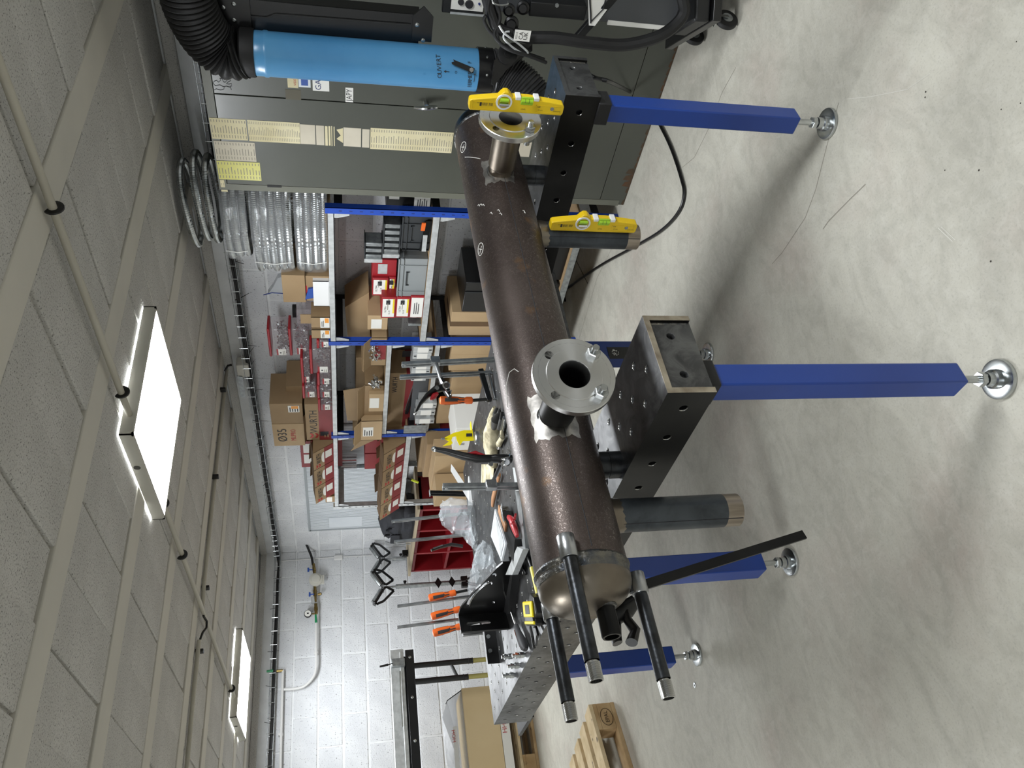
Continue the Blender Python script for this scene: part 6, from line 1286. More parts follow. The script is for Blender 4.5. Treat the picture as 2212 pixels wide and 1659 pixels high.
# plastic bag bundle and crumpled film
def film(name, label, pts, radii, cat='bag', seed=3, mt='clear_bag', zmin=None, seg=26, amp=.02, sx=.55):
    rnd = random.Random(seed); m = MB(); m.tube(pts, radii, seg, sx=sx)
    o = m.obj(name, mt, ang=14)
    for v in o.data.vertices:
        f = rnd.uniform(-1, 1)*amp; v.co.x += f; v.co.y += rnd.uniform(-1, 1)*amp; v.co.z += rnd.uniform(-1, 1)*amp
        if zmin is not None: v.co.z = max(zmin, v.co.z)
    return tag(o, label, cat)
def dense(P_, R_, k=5):
    out, ro = [], []
    for (a, b), (ra, rb) in zip(zip(P_, P_[1:]), zip(R_, R_[1:])):
        for i in range(k): out.append(V(a).lerp(V(b), i/k)); ro.append(ra+(rb-ra)*i/k)
    return out+[V(P_[-1])], ro+[R_[-1]]
p_, r_ = dense([(1.755, 3.200, 0.9765), (1.741, 3.200, 0.9431), (1.701, 3.200, 0.8775), (1.627, 3.200, 0.8422), (1.533, 3.150, 0.8465)], [.05, .10, .125, .065, .02])
film('clear_bag', 'inflated clear plastic bag standing at the far edge of the table', p_, r_, seed=5, amp=.006)
p_, r_ = dense([(1.399, 2.880, 0.86), (1.310, 2.799, 0.88), (1.273, 2.846, 0.88), (1.307, 3.107, 0.86), (1.269, 3.141, 0.85)], [.02, .05, .06, .055, .02], 6)
film('crumpled_film', 'crumpled clear plastic film lying behind the black angle bracket', p_, r_, cat='film', seed=9, zmin=.831, amp=.007, sx=.8)
# ================================================================ spirit levels
def level(x, y0, zb, zt, label, sgn=-1):
    t = thing('spirit_level', (x, y0, zb), label, 'spirit level', 'yellow spirit levels'); H_ = zt-zb; w = .022
    # outline in (height along z from top, thickness towards -y)
    pr_ = [(0, .006), (.006, 0), (.985, 0), (1, .006), (1, .028), (.975, .034), (.60, .044), (.40, .044), (.36, .056), (.34, .056), (.335, .056)]
    outl = [(0, .005), (.012, 0), (.985, 0), (1, .006), (1, .026), (.98, .032), (.62, .043), (.435, .043), (.415, .050), (.385, .056), (.345, .056), (.315, .049), (.295, .041), (.02, .030), (0, .026)]
    m = MB(); poly = [(b, H_*(1-a)) for a, b in outl]; m.prism(poly, (x, y0, zb), (0, -1, 0), (0, 0, 1), (w, 0, 0)); bd = part(m, 'body', 'yellow_level', t, bev=.002)
    for a0, a1, b0, b1 in ((.03, .27, .006, .026), (.70, .96, .006, .026)):
        m = MB(); za, zb2 = zb+H_*(1-a1), zb+H_*(1-a0); m.box((x-.0006, y0-b1, za), (x+.001, y0-b1+.0012, zb2)); m.box((x-.0006, y0-b0, za), (x+.001, y0-b0+.0012, zb2)); m.box((x-.0006, y0-b1, zb2-.0012), (x+.001, y0-b0, zb2)); m.box((x-.0006, y0-b1, za), (x+.001, y0-b0, za+.0012)); tag(m.obj('raised_border', 'yellow_level', bd), kind='stuff')
    c = V((x, y0-.029, zb+H_*.645)); m = MB(); m.lathe(c+V((.002, 0, 0)), (-1, 0, 0), [(0, .021), (.0045, .021), (.0045, .0165), (-.004, .0165)], 40, False); vr = part(m, 'vial_ring', 'white_plastic', t)
    m = MB(); m.lathe(c+V((.004, 0, 0)), (-1, 0, 0), [(0, .0165), (.002, .0165)], 32); m.obj('vial_well', 'dark_grey_plastic', vr)
    m = MB(); m.cyl(c+V((-.002, -.006, -.011)), c+V((-.002, -.006, .011)), .0055, 16); m.obj('vial', 'vial_green', vr); m = MB(); m.cyl(c+V((-.003, .006, -.012)), c+V((-.003, .006, .012)), .005, 12); m.obj('mirror', 'chrome', vr)
    zv = zb+H_*.405; m = MB(); m.box((x-.001, y0-.046, zv-.0165), (x+.004, y0-.024, zv+.0165)); vb = part(m, 'plumb_vial', 'vial_green', t, bev=.002)
    m = MB(); m.cyl((x-.001, y0-.036, zv-.015), (x-.001, y0-.036, zv+.015), .005, 16); m.obj('vial', 'vial_green', vb)
    for dz in (-.005, .005): m = MB(); m.lathe((x-.001, y0-.036, zv+dz), (0, 0, 1), [(0, .0053), (.0008, .0053)], 16); m.obj('gauge_line', 'ink', vb)
    for dz in (-.024, .024): m = MB(); m.box((x-.001, y0-.046, zv+dz-.0075), (x+w+.001, y0-.036, zv+dz+.0075)); part(m, 'vial_holder', 'white_plastic', t, bev=.002)
    m = MB(); m.lathe((x-.0002, y0-.018, zb+H_*.125), (-1, 0, 0), [(0, .0052), (.0008, .005)], 20); part(m, 'hole', 'galv', t)
    dn_, up_ = (0, 0, -1), (0, -1, 0)
    def tx(s_, a, b, h, mt='ink'): text(s_, mt, bd, (x-.0004, y0-b, zb+H_*(1-a)), dn_, up_, h, depth=.0006)
    tx('360', .09, .022, .004); tx('IIIII IIII', .19, .019, .011); tx('LEVEL', .57, .012, .005); tx('CE', .73, .022, .007); tx('25 cm', .75, .013, .005); tx('GARANTIE', .93, .012, .004)
    m = MB(); m.box((x-.0008, y0-.024, zb+H_*.872), (x-.0004, y0-.014, zb+H_*.892)); m.obj('print', 'ink', bd, smooth=False)
    return t
level(1.748, 1.108, .853, 1.101, 'yellow spirit level held upright against the far flange')
level(1.580, 1.352, .619, .866, 'yellow spirit level held upright against the far downward pipe')
# flat bar and black pliers under the vessel
t = thing('flat_bar', (0.5831, 1.420, 0.8361), 'dark flat steel bar sticking out below the domed end towards the floor', 'bar')
m = MB(); m.bar((0.5806, 1.420, 0.8437), (0.6733, 1.420, 0.4297), .006, .020, up=(-.75, 0, .2)); part(m, 'bar', 'steel_black', t)
t = thing('locking_clamp', (0.5533, 1.500, 0.8547), 'black plastic handled trigger clamp hanging under the domed end between two threaded pipes', 'clamp')
m = MB(); m.tube([(0.5607, 1.500, 0.8855), (0.5511, 1.490, 0.8764), (0.5601, 1.480, 0.8539), (0.5755, 1.480, 0.8327)], [.010, .020, .020, .014], 14, sx=.7); part(m, 'head', 'black_plastic', t)
m = MB(); m.tube([(0.5595, 1.500, 0.8696), (0.5401, 1.500, 0.8751), (0.5118, 1.500, 0.8848), (0.4974, 1.500, 0.8842)], [.012, .013, .019, .016], 16, sx=.6); part(m, 'handle', 'black_plastic', t)
m = MB(); m.tube([(0.5574, 1.480, 0.8576), (0.5359, 1.480, 0.8588), (0.5137, 1.480, 0.8483), (0.4902, 1.480, 0.8621)], [.012, .014, .017, .020], 16, sx=.6); part(m, 'trigger', 'black_plastic', t)
t = thing('clamp_block', (0.8396, 2.241, 0.83), 'black faceted plastic clamp shoe on the table corner right behind the dome', 'clamp')
m = MB(); m.prism([(0, 0), (.05, .01), (.09, .0), (.10, .03), (.05, .055), (.01, .045)], (0.9106, 2.287, 0.831), (V((0.793, 2.205, 0.831))-V((0.9106, 2.287, 0.831))).normalized(), (.45, -.89, 0), (0, 0, .03)); part(m, 'shoe', 'black_plastic', t, bev=.003)
t = thing('washer', (0.8364, 3.126, 0), 'small steel washer lying on the floor near the far table leg', 'washer')
m = MB(); m.lathe((0.8388, 3.134, 0.0005), (0, 0, 1), [(0, .004), (0, .011), (.002, .011), (.002, .004), (0, .004)], 20, False); part(m, 'ring', 'zinc', t)

# ================================================================ cable tray with black cables along both walls
t = thing('cable_tray', (3.34, 4, 2.0), 'galvanised wire cable tray under the ceiling carrying a thick black cable bundle', 'cable tray')
TZ, TXx = 1.985, 3.33
m = MB()
for x, z in ((TXx-.03, TZ+.045), (TXx-.03, TZ), (TXx+.02, TZ), (TXx+.055, TZ), (TXx+.055, TZ+.045)): m.tube([(x, 1.2, z), (x, 6.80, z), (x-.04, 6.86, z), (-1.0, 6.86+(x-TXx)*.6, z)], .0022, 5)
tag(part(m, 'long_wires', 'galv', t), kind='stuff')
for k in range(56):
    y = 1.25+.1*k; m = MB(); m.tube([(TXx-.03, y, TZ+.05), (TXx-.03, y, TZ), (TXx+.055, y, TZ), (TXx+.055, y, TZ+.05)], .0024, 5); part(m, 'cross_wire', 'zinc', t)
for k in range(20):
    x = TXx-.1-.12*k; m = MB(); m.tube([(x, 6.82, TZ+.05), (x, 6.82, TZ), (x, 6.90, TZ), (x, 6.90, TZ+.05)], .0024, 5); part(m, 'cross_wire', 'zinc', t)
m = MB()
for k in range(5):
    pts = [(TXx-.005+.009*(k % 3)+.004*math.sin(y*3+k), y, TZ+.012+.010*(k//3)+.004*math.sin(y*5+2*k)) for y in [1.2+.15*i for i in range(38)]]+[(TXx-.06, 6.86, TZ+.014)]+[(TXx-.2-.3*i, 6.86+.004*(k-2), TZ+.012+.009*(k//3)+.003*math.sin(i*2+k)) for i in range(10)]
    m.tube(pts, .0085, 7)
tag(part(m, 'cables', 'black_rubber', t, 'bundle of black cables'), kind='stuff')
for p, q in (((3.330, 3.128, 2.006), (3.330, 3.161, 1.944)), ((3.330, 3.450, 2.021), (3.330, 3.391, 1.938)), ((3.330, 3.837, 2.018), (3.330, 3.863, 1.938)), ((3.330, 3.967, 2.015), (3.330, 3.868, 1.952)), ((3.330, 4.102, 2.022), (3.330, 4.004, 1.964)), ((3.330, 4.309, 2.030), (3.330, 4.306, 1.935)), ((3.330, 4.661, 2.032), (3.330, 4.671, 1.933)), ((3.330, 4.978, 2.035), (3.330, 4.849, 1.966)), ((3.330, 5.246, 2.031), (3.330, 5.120, 1.967)), ((3.330, 5.561, 2.036), (3.330, 5.459, 1.986)), ((3.330, 5.919, 2.039), (3.330, 5.795, 1.957)), ((3.394, 6.860, 2.053), (3.399, 6.860, 1.979)), ((3.132, 6.860, 2.042), (3.141, 6.860, 1.970)), ((2.845, 6.860, 2.058), (2.865, 6.860, 1.984)), ((2.467, 6.860, 2.061), (2.471, 6.860, 1.966)), ((2.184, 6.860, 2.063), (2.161, 6.860, 1.977)), ((1.893, 6.860, 2.060), (1.874, 6.860, 1.976))):
    p, q = V(p), V(q); q = V((q.x, q.y, q.z)); m = MB(); m.tube([p, p.lerp(q, .5)+V((-.004, 0, 0)), q], [.004, .0032, .002], 6, sx=.5); part(m, 'cable_tie', 'black_plastic', t)
jb_ = (4.015, 4.133, 2.037, 2.113); m = MB(); m.box((3.30, jb_[0], 2.0), (3.37, jb_[1], 2.075)); part(m, 'junction_box', 'lamp_body', t, bev=.004)
m = MB(); m.tube([(3.330, 4.045, 2.107), (3.330, 4.054, 2.130), (3.330, 4.105, 2.153)], .007, 8); part(m, 'feed_cable', 'black_rubber', t)
for k in range(1): m = MB(); q = (4.122, 4.350, 2.047, 2.079); m.box((3.30, q[0], q[2]), (3.304, q[1], q[3])); part(m, 'perforated_strip', 'galv', t)
# ================================================================ gas line on the back wall
t = thing('gas_line', (2.9, 6.88, 1.9), 'white wall pipe with brass valves, blue taps, white regulator and a round gauge', 'gas pipe')
Yg = 6.88
m = cable([(2.729, 6.880, 1.660), (2.471, 6.880, 1.658), (2.311, 6.880, 1.657), (2.224, 6.880, 1.682), (2.157, 6.880, 1.753), (2.142, 6.880, 1.836), (2.146, 6.880, 1.918)], .011, ''); part(m, 'pipe', 'conduit_white', t)
m = MB(); m.tube([(2.305, 6.880, 1.931), (1.885, 6.880, 1.928), (1.470, 6.880, 1.923), (1.211, 6.880, 1.924)], .011, 10); part(m, 'pipe', 'conduit_white', t)
for p in ((2.435, 6.880, 1.658), (1.793, 6.880, 1.931)): m = MB(); m.box((p[0]-.01, 6.88, p[2]-.018), (p[0]+.01, 6.93, p[2]+.018)); part(m, 'pipe_clip', 'conduit_white', t, bev=.003)
m = cable([(3.435, 6.800, 1.757), (3.387, 6.840, 1.732), (3.330, 6.870, 1.708), (3.255, 6.880, 1.694)], .011, ''); part(m, 'rubber_hose', 'black_rubber', t)
for a, b, r_ in (((3.264, 6.880, 1.690), (3.152, 6.880, 1.677), .013), ((3.062, 6.880, 1.676), (2.893, 6.880, 1.670), .013), ((2.875, 6.880, 1.666), (2.780, 6.880, 1.661), .014)): m = MB(); m.cyl(a, b, r_, 12); m.cyl(V(a).lerp(V(b), .35), V(a).lerp(V(b), .65), r_*1.35, 6); part(m, 'brass_fitting', 'brass', t)
m = MB(); m.cyl((2.938, 6.880, 1.691), (2.877, 6.880, 1.686), .017, 16); part(m, 'filter', 'glass_clear' if 0 else 'galv_light', t)
c = V((3.097, 6.860, 1.667)); m = MB(); m.lathe(c+V((0, .02, 0)), (0, -1, 0), [(0, .058), (.01, .062), (.03, .060), (.034, .040), (.05, .038), (.052, .03)], 36); m.box((c.x-.04, c.y, c.z-.075), (c.x+.04, c.y+.02, c.z-.02)); part(m, 'regulator', 'lamp_body', t)
for p in ((3.197, 6.860, 1.726), (2.958, 6.860, 1.711)): p = V(p); m = MB(); m.cyl(p+V((0, 0, -.03)), p, .006, 10); m.box((p.x-.020, p.y-.006, p.z), (p.x+.020, p.y+.006, p.z+.016)); part(m, 'blue_tap', 'valve_blue', t, bev=.003)
m = MB(); q = V((2.957, 6.870, 1.646)); m.cyl(q, q+V((0, -.01, -.03)), .012, 6); part(m, 'side_port', 'brass', t)
c = V((2.778, 6.860, 1.732)); m = MB(); m.lathe(c+V((0, .015, 0)), (0, -1, 0), [(0, .032), (.022, .033), (.024, .031)], 32); g = part(m, 'gauge', 'machine_dark', t); m = MB(); m.lathe(c+V((0, -.0095, 0)), (0, -1, 0), [(0, .028), (.001, .028)], 32); m.obj('dial', 'paper_white', g); m = MB(); m.box((c.x-.006, c.y-.012, c.z-.008), (c.x+.006, c.y-.0105, c.z+.008)); m.obj('needle', 'ink', g)
m = MB(); m.cyl(V((2.781, 6.870, 1.721)), V((2.780, 6.880, 1.661)), .006, 8); part(m, 'stem', 'brass', t)
for a, b in (((2.768, 6.870, 1.665), (2.695, 6.870, 1.660)), ((2.302, 6.860, 2.061), (2.301, 6.860, 2.008))): m = MB(); m.cyl(a, b, .009, 8, r2=.012); part(m, 'green_handle', 'valve_green', t)
m = MB(); m.cyl((2.304, 6.880, 2.010), (2.301, 6.880, 1.931), .012, 10); part(m, 'brass_fitting', 'brass', t)
t = thing('wall_wire', (3.3, 6.9, 1.5), 'thin white painted wire and small outlet running down the back wall near the corner', 'wire')
m = MB(); m.tube([(3.328, 6.920, 2.030), (3.332, 6.920, 1.806), (3.336, 6.920, 1.510), (3.333, 6.920, 1.166)], .004, 6); part(m, 'wire', 'conduit_white', t)
q = (3.329, 6.920, 1.464); m = MB(); m.box((q[0]-.022, 6.905, q[2]-.04), (q[0]+.022, 6.93, q[2]+.04)); part(m, 'outlet', 'conduit_white', t, bev=.006)
# ================================================================ red pigeonhole cabinet with plywood top
RZ = .822; ry0, ry1, rx = 5.50, 6.66, 3.02
t = thing('red_cabinet', (3.2, 6.1, 0), 'open red metal pigeonhole cabinet under a plywood board in the far corner', 'cabinet'); dz_ = .27
w = .025
m = MB(); m.box((rx+.30, ry0, .1), (rx+.31, ry1, RZ)); part(m, 'back_panel', 'red_shelf', t, smooth=False)
for k, y in enumerate((ry0, ry0+.36, ry0+.78, ry1-w)): m = MB(); m.box((rx, y, .1), (rx+.30, y+w, RZ)); part(m, 'divider', 'red_shelf', t, smooth=False)
for z in (RZ-.03, .50, .24): m = MB(); m.box((rx+.002, ry0, z), (rx+.30, ry1, z+.022)); part(m, 'shelf', 'red_shelf', t, smooth=False)
m = MB(); m.box((rx+.01, ry0+.01, .002), (rx+.29, ry1-.01, .1)); part(m, 'plinth', 'red_shelf', t)
m = MB(); m.box((rx-.03, ry0-.06, RZ+.001), (XW-.03, ry1+.02, RZ+.022)); part(m, 'plywood_top', 'plywood', t, 'plywood board top')
# black bag on the board
t = thing('black_bag', (3.15, 5.9, RZ+.023), 'crumpled black fabric tool bag standing on the plywood board', 'bag')
bq = (5.598, 6.110, 0.8031, 1.115)
m = MB(); K, J = 26, 14; vs = []; rnd = random.Random(4); cx_, cy_ = 3.15, (bq[0]+bq[1])/2; hw, hh = (bq[1]-bq[0])/2, bq[3]-RZ
for j in range(J+1):
    v = j/J; prof = (1.0, 1.03, 1.04, 1.03, 1.0, .99, .98, .97, .95, .92, .88, .82, .70, .45, .05)[j]
    for k in range(K):
        q = 2*math.pi*k/K; e = 3; c, s_ = math.cos(q), math.sin(q); vs.append((cx_+.13*prof*abs(c)**(2/e)*(1 if c > 0 else -1)+rnd.uniform(-.008, .008), cy_+hw*prof*abs(s_)**(2/e)*(1 if s_ > 0 else -1)+rnd.uniform(-.008, .008), RZ+.0235+hh*.95*v+rnd.uniform(0, .01)*(j > 0)))
m.add(vs, [(j*K+k, j*K+(k+1) % K, (j+1)*K+(k+1) % K, (j+1)*K+k) for j in range(J) for k in range(K)]+[tuple(range(K-1, -1, -1))]); part(m, 'body', 'cloth_black', t, ang=25)
m = MB(); m.tube([(cx_-.13, cy_+.05, RZ+hh*.75), (cx_-.145, cy_+.03, RZ+hh*.9), (cx_-.14, cy_-.05, RZ+hh*.86), (cx_-.13, cy_-.06, RZ+hh*.7)], .010, 8, sx=.4); part(m, 'strap', 'cloth_black', t)
m = MB(); m.box((cx_-.142, cy_+hw*.2, RZ+hh*.45), (cx_-.128, cy_+hw*.75, RZ+hh*.72)); part(m, 'pocket', 'cloth_black', t, bev=.006)
m = MB(); m.tube([(cx_-.12, cy_+hw*1.0, RZ+.03), (cx_-.12, cy_+hw*1.02, RZ+hh*.5), (cx_-.10, cy_+hw*.9, RZ+hh*.85)], .004, 6); part(m, 'zip', 'galv', t)
bolt_ = (3.150, 6.516, 0.8587); t = thing('pipe_bracket', (3.15, 6.5, RZ+.023), 'small dark metal fitting lying on the plywood board beside the roller stand', 'fitting')
m = MB(); m.box((3.12, bolt_[1]-.03, RZ+.0235), (3.16, bolt_[1]+.03, RZ+.075)); m.cyl((3.11, bolt_[1], RZ+.05), (3.125, bolt_[1], RZ+.05), .018, 16); part(m, 'body', 'steel_black', t)
q = (3.100, 5.159, 0.8877); t = thing('marker', (3.1, q[1], .99), 'neon yellow and black marker stuck upright near the far lower shelf end', 'marker'); m = MB(); m.cyl((3.000, 5.042, 0.8673), (3.000, 4.998, 0.9218), .009, 12); part(m, 'barrel', 'marker_green', t); m = MB(); m.cyl((3.000, 4.998, 0.9218), (3.000, 4.982, 0.957), .008, 12); part(m, 'cap', 'black_plastic', t)
# ================================================================ roller stands
def roller_stand(label, X, Y_, ztop, px):
    t = thing('roller_stand', (X, Y_, 0), label, 'roller stand', 'V-shaped roller stands'); 
    for s_ in (-1, 1):
        a = V((X+s_*.028, Y_, ztop-.085)); b = V((X+s_*.145, Y_, ztop-.010)); d = (b-a).normalized(); n = V((-d.z*s_, 0, d.x*s_)); n = n if n.z > 0 else -n
        m = MB(); m.lathe(a+n*.022, d, [(.004, .017), (.008, .019), ((b-a).length-.008, .019), ((b-a).length-.004, .017)], 20); part(m, 'roller', 'galv', t)
        m = MB(); poly = [a, b, b+V((s_*.012, 0, -.01)), b+V((s_*-.01, 0, -.07)), a+V((s_*.02, 0, -.085)), a+V((s_*-.02, 0, -.02))]
        for yy in (-.03,):
            vs = [tuple(p+V((0, yy, 0))) for p in poly]+[tuple(p+V((0, yy+.003, 0))) for p in poly]; k = len(poly)
            # open frame: outline bars
            for p, q in zip(poly, poly[1:]+poly[:1]): m.bar(p+V((0, yy, 0)), q+V((0, yy, 0)), .005, .020)
        tag(part(m, 'frame', 'black_paint', t, smooth=False), kind='stuff')
        for q in (a, b): m = MB(); m.obox(q+n*.0-V((.006, .04, .006)), (.012, 0, 0), (0, .08, 0), n*.03); part(m, 'roller_end', 'black_paint', t, bev=.003)
    m = MB(); m.cyl((X, Y_, .42), (X, Y_, ztop-.09), .0105, 14); part(m, 'post', 'zinc', t)
    m = MB(); m.cyl((X, Y_, .38), (X, Y_, ztop-.19), .0205, 18); part(m, 'sleeve', 'galv', t)
    m = MB(); m.box((X-.05, Y_-.02, .36), (X+.05, Y_+.02, .42)); part(m, 'tee_head', 'black_paint', t, bev=.006)
    for a in (90, 210, 330): m = MB(); m.bar((X, Y_, .40), (X+.22*math.cos(R(a)), Y_+.22*math.sin(R(a)), .015), .025, .012); part(m, 'leg', 'black_paint', t, bev=.003)
    for z in (.5, .62): m = MB(); m.prism([(-.05, 0), (0, .03), (.05, 0), (0, -.03)], (X, Y_-.024, z), (1, 0, 0), (0, 0, 1), (0, .004, 0)); part(m, 'lug_plate', 'black_paint', t)
    m = MB(); m.lathe((X+.02, Y_, ztop-.27), (1, 0, 0), [(0, .008), (.012, .008), (.014, .014), (.026, .014)], 12); part(m, 'clamp_knob', 'black_plastic', t)
q2 = (2.756, 6.350, 1.034)
roller_stand('black V-shaped roller stand farther back, partly behind the plywood board', 3.223, 6.79, 1.160, 0)
roller_stand('black V-shaped roller stand nearer the camera with a thick silver sleeve', q2[0], 6.35, 1.173, 0)
# ================================================================ orange-handled clamps standing behind the table
for k, (rt_, rb_, h0, h1, lab) in enumerate((((1.442, 3.550, 1.177), (1.462, 3.550, 0.8732), (1.451, 3.500, 1.032), (1.469, 3.500, 0.9005), 'orange-handled screw clamp hanging behind the table, first from the roller stand'), ((1.341, 3.550, 1.183), (1.357, 3.550, 0.8731), (1.360, 3.500, 1.028), (1.387, 3.500, 0.8867), 'orange-handled screw clamp hanging behind the table, middle of the three'), ((1.279, 3.550, 0.8812), (1.281, 3.550, 0.7932), (1.281, 3.500, 1.026), (1.305, 3.500, 0.8844), 'orange-handled screw clamp hanging behind the table, nearest the far table corner'))):
    h0, h1 = V(h0), V(h1); t = thing('screw_clamp', (h1.x, h1.y, .7), lab, 'clamp', 'orange-handled clamps behind the table')
    rb_ = V(rb_); rb_ = rb_+(rb_-V(rt_))*((rb_.z-.672)/max(.01, V(rt_).z-rb_.z))
    if rt_: m = MB(); vbar(m, rb_, rt_, .016, .010); part(m, 'rail', 'silver_cast', t)
    grip(t, h0, h1, .0175); d = (h1-h0).normalized(); m = MB(); m.cyl(h1, h1+d*.09, .0065, 10); part(m, 'spindle', 'machine_dark', t)
    m = MB(); e_ = V((rb_.x, rb_.y, (h1+d*.09).z)) if rt_ else h1+d*.09+V((.05, 0, 0)); m.bar(h1+d*.09, e_+V((0, 0, -.02)), .012, .022); part(m, 'arm', 'black_paint', t)
t = thing('clamp_rack', (1.1, 3.45, .65), 'dark steel ledge on the far side of the welding table that carries the screw clamps', 'rack')
m = MB(); m.box((.83, 3.325, .655), (2.0, 3.62, .671)); part(m, 'ledge', 'steel_black', t, bev=.002)
# ================================================================ black roller table by the back wall
YT = 5.95
t = thing('support_table', (1.5, YT, 0), 'black bolted steel rail table with aluminium profile and twin telescopic legs at the wall', 'stand')
a, b = V((2.067, 5.950, 0.9355)), V((1.411, 5.950, 0.9368)); zt_ = 0.993; zb_ = 0.892
x1 = a.x; m = MB(); m.box((-.3, YT, a.z-.032), (x1, YT+.04, a.z+.032)); rl = part(m, 'rail', 'black_paint', t, bev=.002)
for p in ((2.008, 5.950, 0.9427), (1.712, 5.950, 0.9542), (1.410, 5.950, 0.9533)): m = MB(); m.lathe((p[0], YT-.0005, a.z), (0, -1, 0), [(0, .012), (.004, .011), (.006, .007)], 18); m.obj('bolt', 'zinc', rl)
za = 1.071; m = MB(); m.box((-.3, YT+.005, a.z+.045), (x1+.01, YT+.04, za+.01)); m.box((-.3, YT-.002, a.z+.065), (x1-.01, YT+.006, a.z+.075)); part(m, 'aluminium_profile', 'galv_light', t, bev=.002)
m = MB(); m.box((-.3, YT+.06, a.z-.02), (x1-.03, YT+.30, a.z+.07)); part(m, 'roller_bed', 'black_paint', t)
for q0, q1_, q2_ in (((1.957, 6.000, 0.8936), (1.935, 6.000, 0.4489), (1.928, 6.000, 0.164)), ((1.797, 5.870, 0.9131), (1.787, 5.870, 0.5172), (1.776, 5.870, 0.2072))):
    m = MB(); m.cyl((q0[0], q0[1], q1_[2]), (q0[0], q0[1], a.z-.02), .021, 18); lg = part(m, 'leg', 'black_paint', t); m = MB(); m.cyl((q0[0], q0[1], .03), (q0[0], q0[1], q1_[2]), .018, 18); m.obj('inner_tube', 'olive_tube', lg)
    for dz in (.0, .03): m = MB(); m.lathe((q0[0], q0[1], q1_[2]+dz), (0, 0, 1), [(0, .021), (.002, .024), (.006, .024), (.008, .021)], 20); m.obj('ring', 'black_paint', lg)
    m = MB(); m.lathe((q0[0], q0[1], .0), (0, 0, 1), [(0, .035), (.01, .035), (.03, .02)], 20); m.obj('foot', 'black_plastic', lg)
m = MB(); m.cyl((1.923, 5.950, 0.6247), (1.815, 5.950, 0.5822), .012, 10); part(m, 'brace', 'machine_dark', t)
c = V((1.969, 5.930, 1.054)); m = MB(); m.cyl(c, V((1.949, 5.900, 1.104)), .004, 8); m.cyl(V((1.949, 5.900, 1.104)), V((1.931, 5.870, 1.167)), .009, 10, r2=.007); part(m, 'crank_handle', 'machine_dark', t)
m = MB(); m.box((c.x-.03, YT-.03, a.z+.04), (c.x+.03, YT+.04, a.z+.14)); part(m, 'clamp_head', 'galv', t, bev=.004)
m = MB(); m.tube([(1.894, 5.900, 1.018), (1.693, 5.900, 1.022), (1.501, 5.900, 1.020)], .006, 8); part(m, 'rod', 'zinc', t)
# ================================================================ cartons and pallets on the left
t = thing('shipping_carton', (1.480, 6.200, 0.3753), 'large cream carton standing on a pallet behind the table corner', 'box')
P_ = [(1.802, 6.200, 0.5083), (1.828, 6.200, 0.2913), (1.527, 6.200, 0.243), (1.087, 6.200, 0.2931), (1.116, 6.200, 0.5506), (1.464, 6.200, 0.5337)]
yb = 6.20; xl, xr = 1.043, 1.816; zt_ = 0.530; zb_ = 0.260
zb_ = max(zb_, .215); m = MB(); m.box((xl, yb, zb_), (xr, yb+.4, zt_)); bd = part(m, 'body', 'card_cream', t, bev=.004)
m = MB(); m.box((xl, yb-.003, zb_-.07), (xr, yb+.4, zb_-.002)); wl_ = part(m, 'lower_wrap', 'paper_white', t, smooth=False)
text('HH', 'ink_red', wl_, ((xr+xl)/2+.06, yb-.0032, zb_-.03), (1, 0, 0), UP, .05); text('HAUT', 'ink_red', wl_, (xr-.08, yb-.0032, zb_-.035), (1, 0, 0), UP, .03)
m = MB(); m.add([(xr-.01, yb+.02, zt_), (xl, yb+.02, zt_), (xl, yb+.16, zt_+.13), (xr-.16, yb+.16, zt_+.15), (xr-.04, yb+.15, zt_+.10)], [(0, 1, 2, 3, 4)]); part(m, 'wrap_film', 'zip_bag', t, smooth=False)
m = MB(); m.add([(xr-.26, yb+.05, zt_+.055), (xr-.26, yb+.07, zt_+.085), (xl, yb+.09, zt_+.10), (xl, yb+.07, zt_+.07)], [(0, 1, 2, 3)]); tp = part(m, 'tape', 'paper_white', t, smooth=False); text('HOH', 'ink_red', tp, (xr-.33, yb+.055, zt_+.085), (1, 0, 0), (0, .5, .8), .04)
m = MB(); m.tube([(xr-.01, yb+.02, zt_), (xr-.04, yb+.15, zt_+.10), (xr-.06, yb+.17, zt_+.11)], .004, 6); part(m, 'black_strap', 'black_plastic', t)
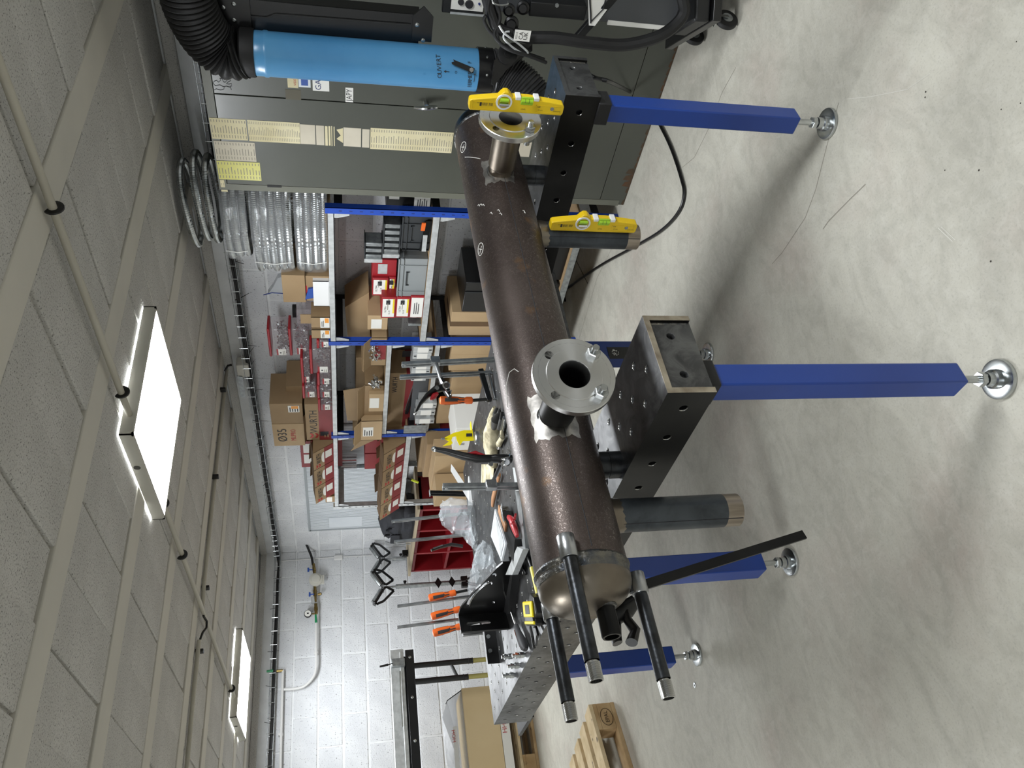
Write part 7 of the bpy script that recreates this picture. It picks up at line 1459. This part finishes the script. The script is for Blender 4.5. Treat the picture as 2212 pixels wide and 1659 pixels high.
def pallet(o, ex, label, name='pallet', H=.144, along=5, W_=.8, L_=1.2, mark=None):
    # o: corner on the floor, ex: unit along the deck-board ends (row of blocks), ey: across
    ex = V(ex).normalized(); ey = V((-ex.y, ex.x, 0)); o = V(o); t = thing(name, o, label, 'pallet')
    for i in range(3):
        m = MB(); m.obox(o+ey*(i*(W_-.1)/2), ex*L_, ey*.1, (0, 0, .022)); part(m, 'bottom_board', 'wood_pallet', t, bev=.002)
        for j in range(3): m = MB(); m.obox(o+ey*(i*(W_-.1)/2)+ex*(j*(L_-.145)/2)+V((0, 0, .0222)), ex*.145, ey*.1, (0, 0, .078)); part(m, 'block', 'wood_pallet', t, bev=.003)
    for j in range(3): m = MB(); m.obox(o+ex*(j*(L_-.145)/2)+V((0, 0, .1003)), ex*.145, ey*W_, (0, 0, .021)); part(m, 'cross_board', 'wood_pallet', t, bev=.002)
    n = along
    for i in range(n):
        w = .115; m = MB(); m.obox(o+ey*(i*(W_-w)/(n-1))+V((0, 0, .1215)), ex*L_, ey*w, (0, 0, .0215)); part(m, 'deck_board', 'wood_pallet_light', t, bev=.002)
    return t
c_ = V((1.085, 4.213, 0)); d_ = V((0.7331, 4.117, 0))-c_; d_.normalize(); exx = V(d_); ey_ = V((-exx.y, exx.x, 0)); far = V((0.9258, 4.878, 0.144))-V((1.089, 4.213, 0.144))
LP = 'pale wooden pallet on the floor with an oval mark on its corner block'
if ey_.dot(far) > 0: pt = pallet(c_, exx, LP)
else: pt = pallet(c_+exx*1.2, -exx, LP)
fx = -ey_ if ey_.dot(far) > 0 else V(ey_)
mk = c_+exx*.080+V((0, 0, .062))+fx*.0012; mr = exx if exx.cross(V((0, 0, 1))).dot(fx) > 0 else -exx
m = MB(); m.tube([mk+exx*.048*math.cos(q)+V((0, 0, .033*math.sin(q))) for q in [R(a) for a in range(0, 360, 20)]], .0014, 5, closed=True); part(m, 'oval_mark', 'wood_burn', pt)
text('EPAL', 'wood_burn', pt, mk, mr, UP, .030)
pallet((xr-1.2, yb+.0, 0), (1, 0, 0), 'dark-gapped wooden pallet standing under the cream carton', W_=.7)
for k in range(1, 3):
    for o in (): pass
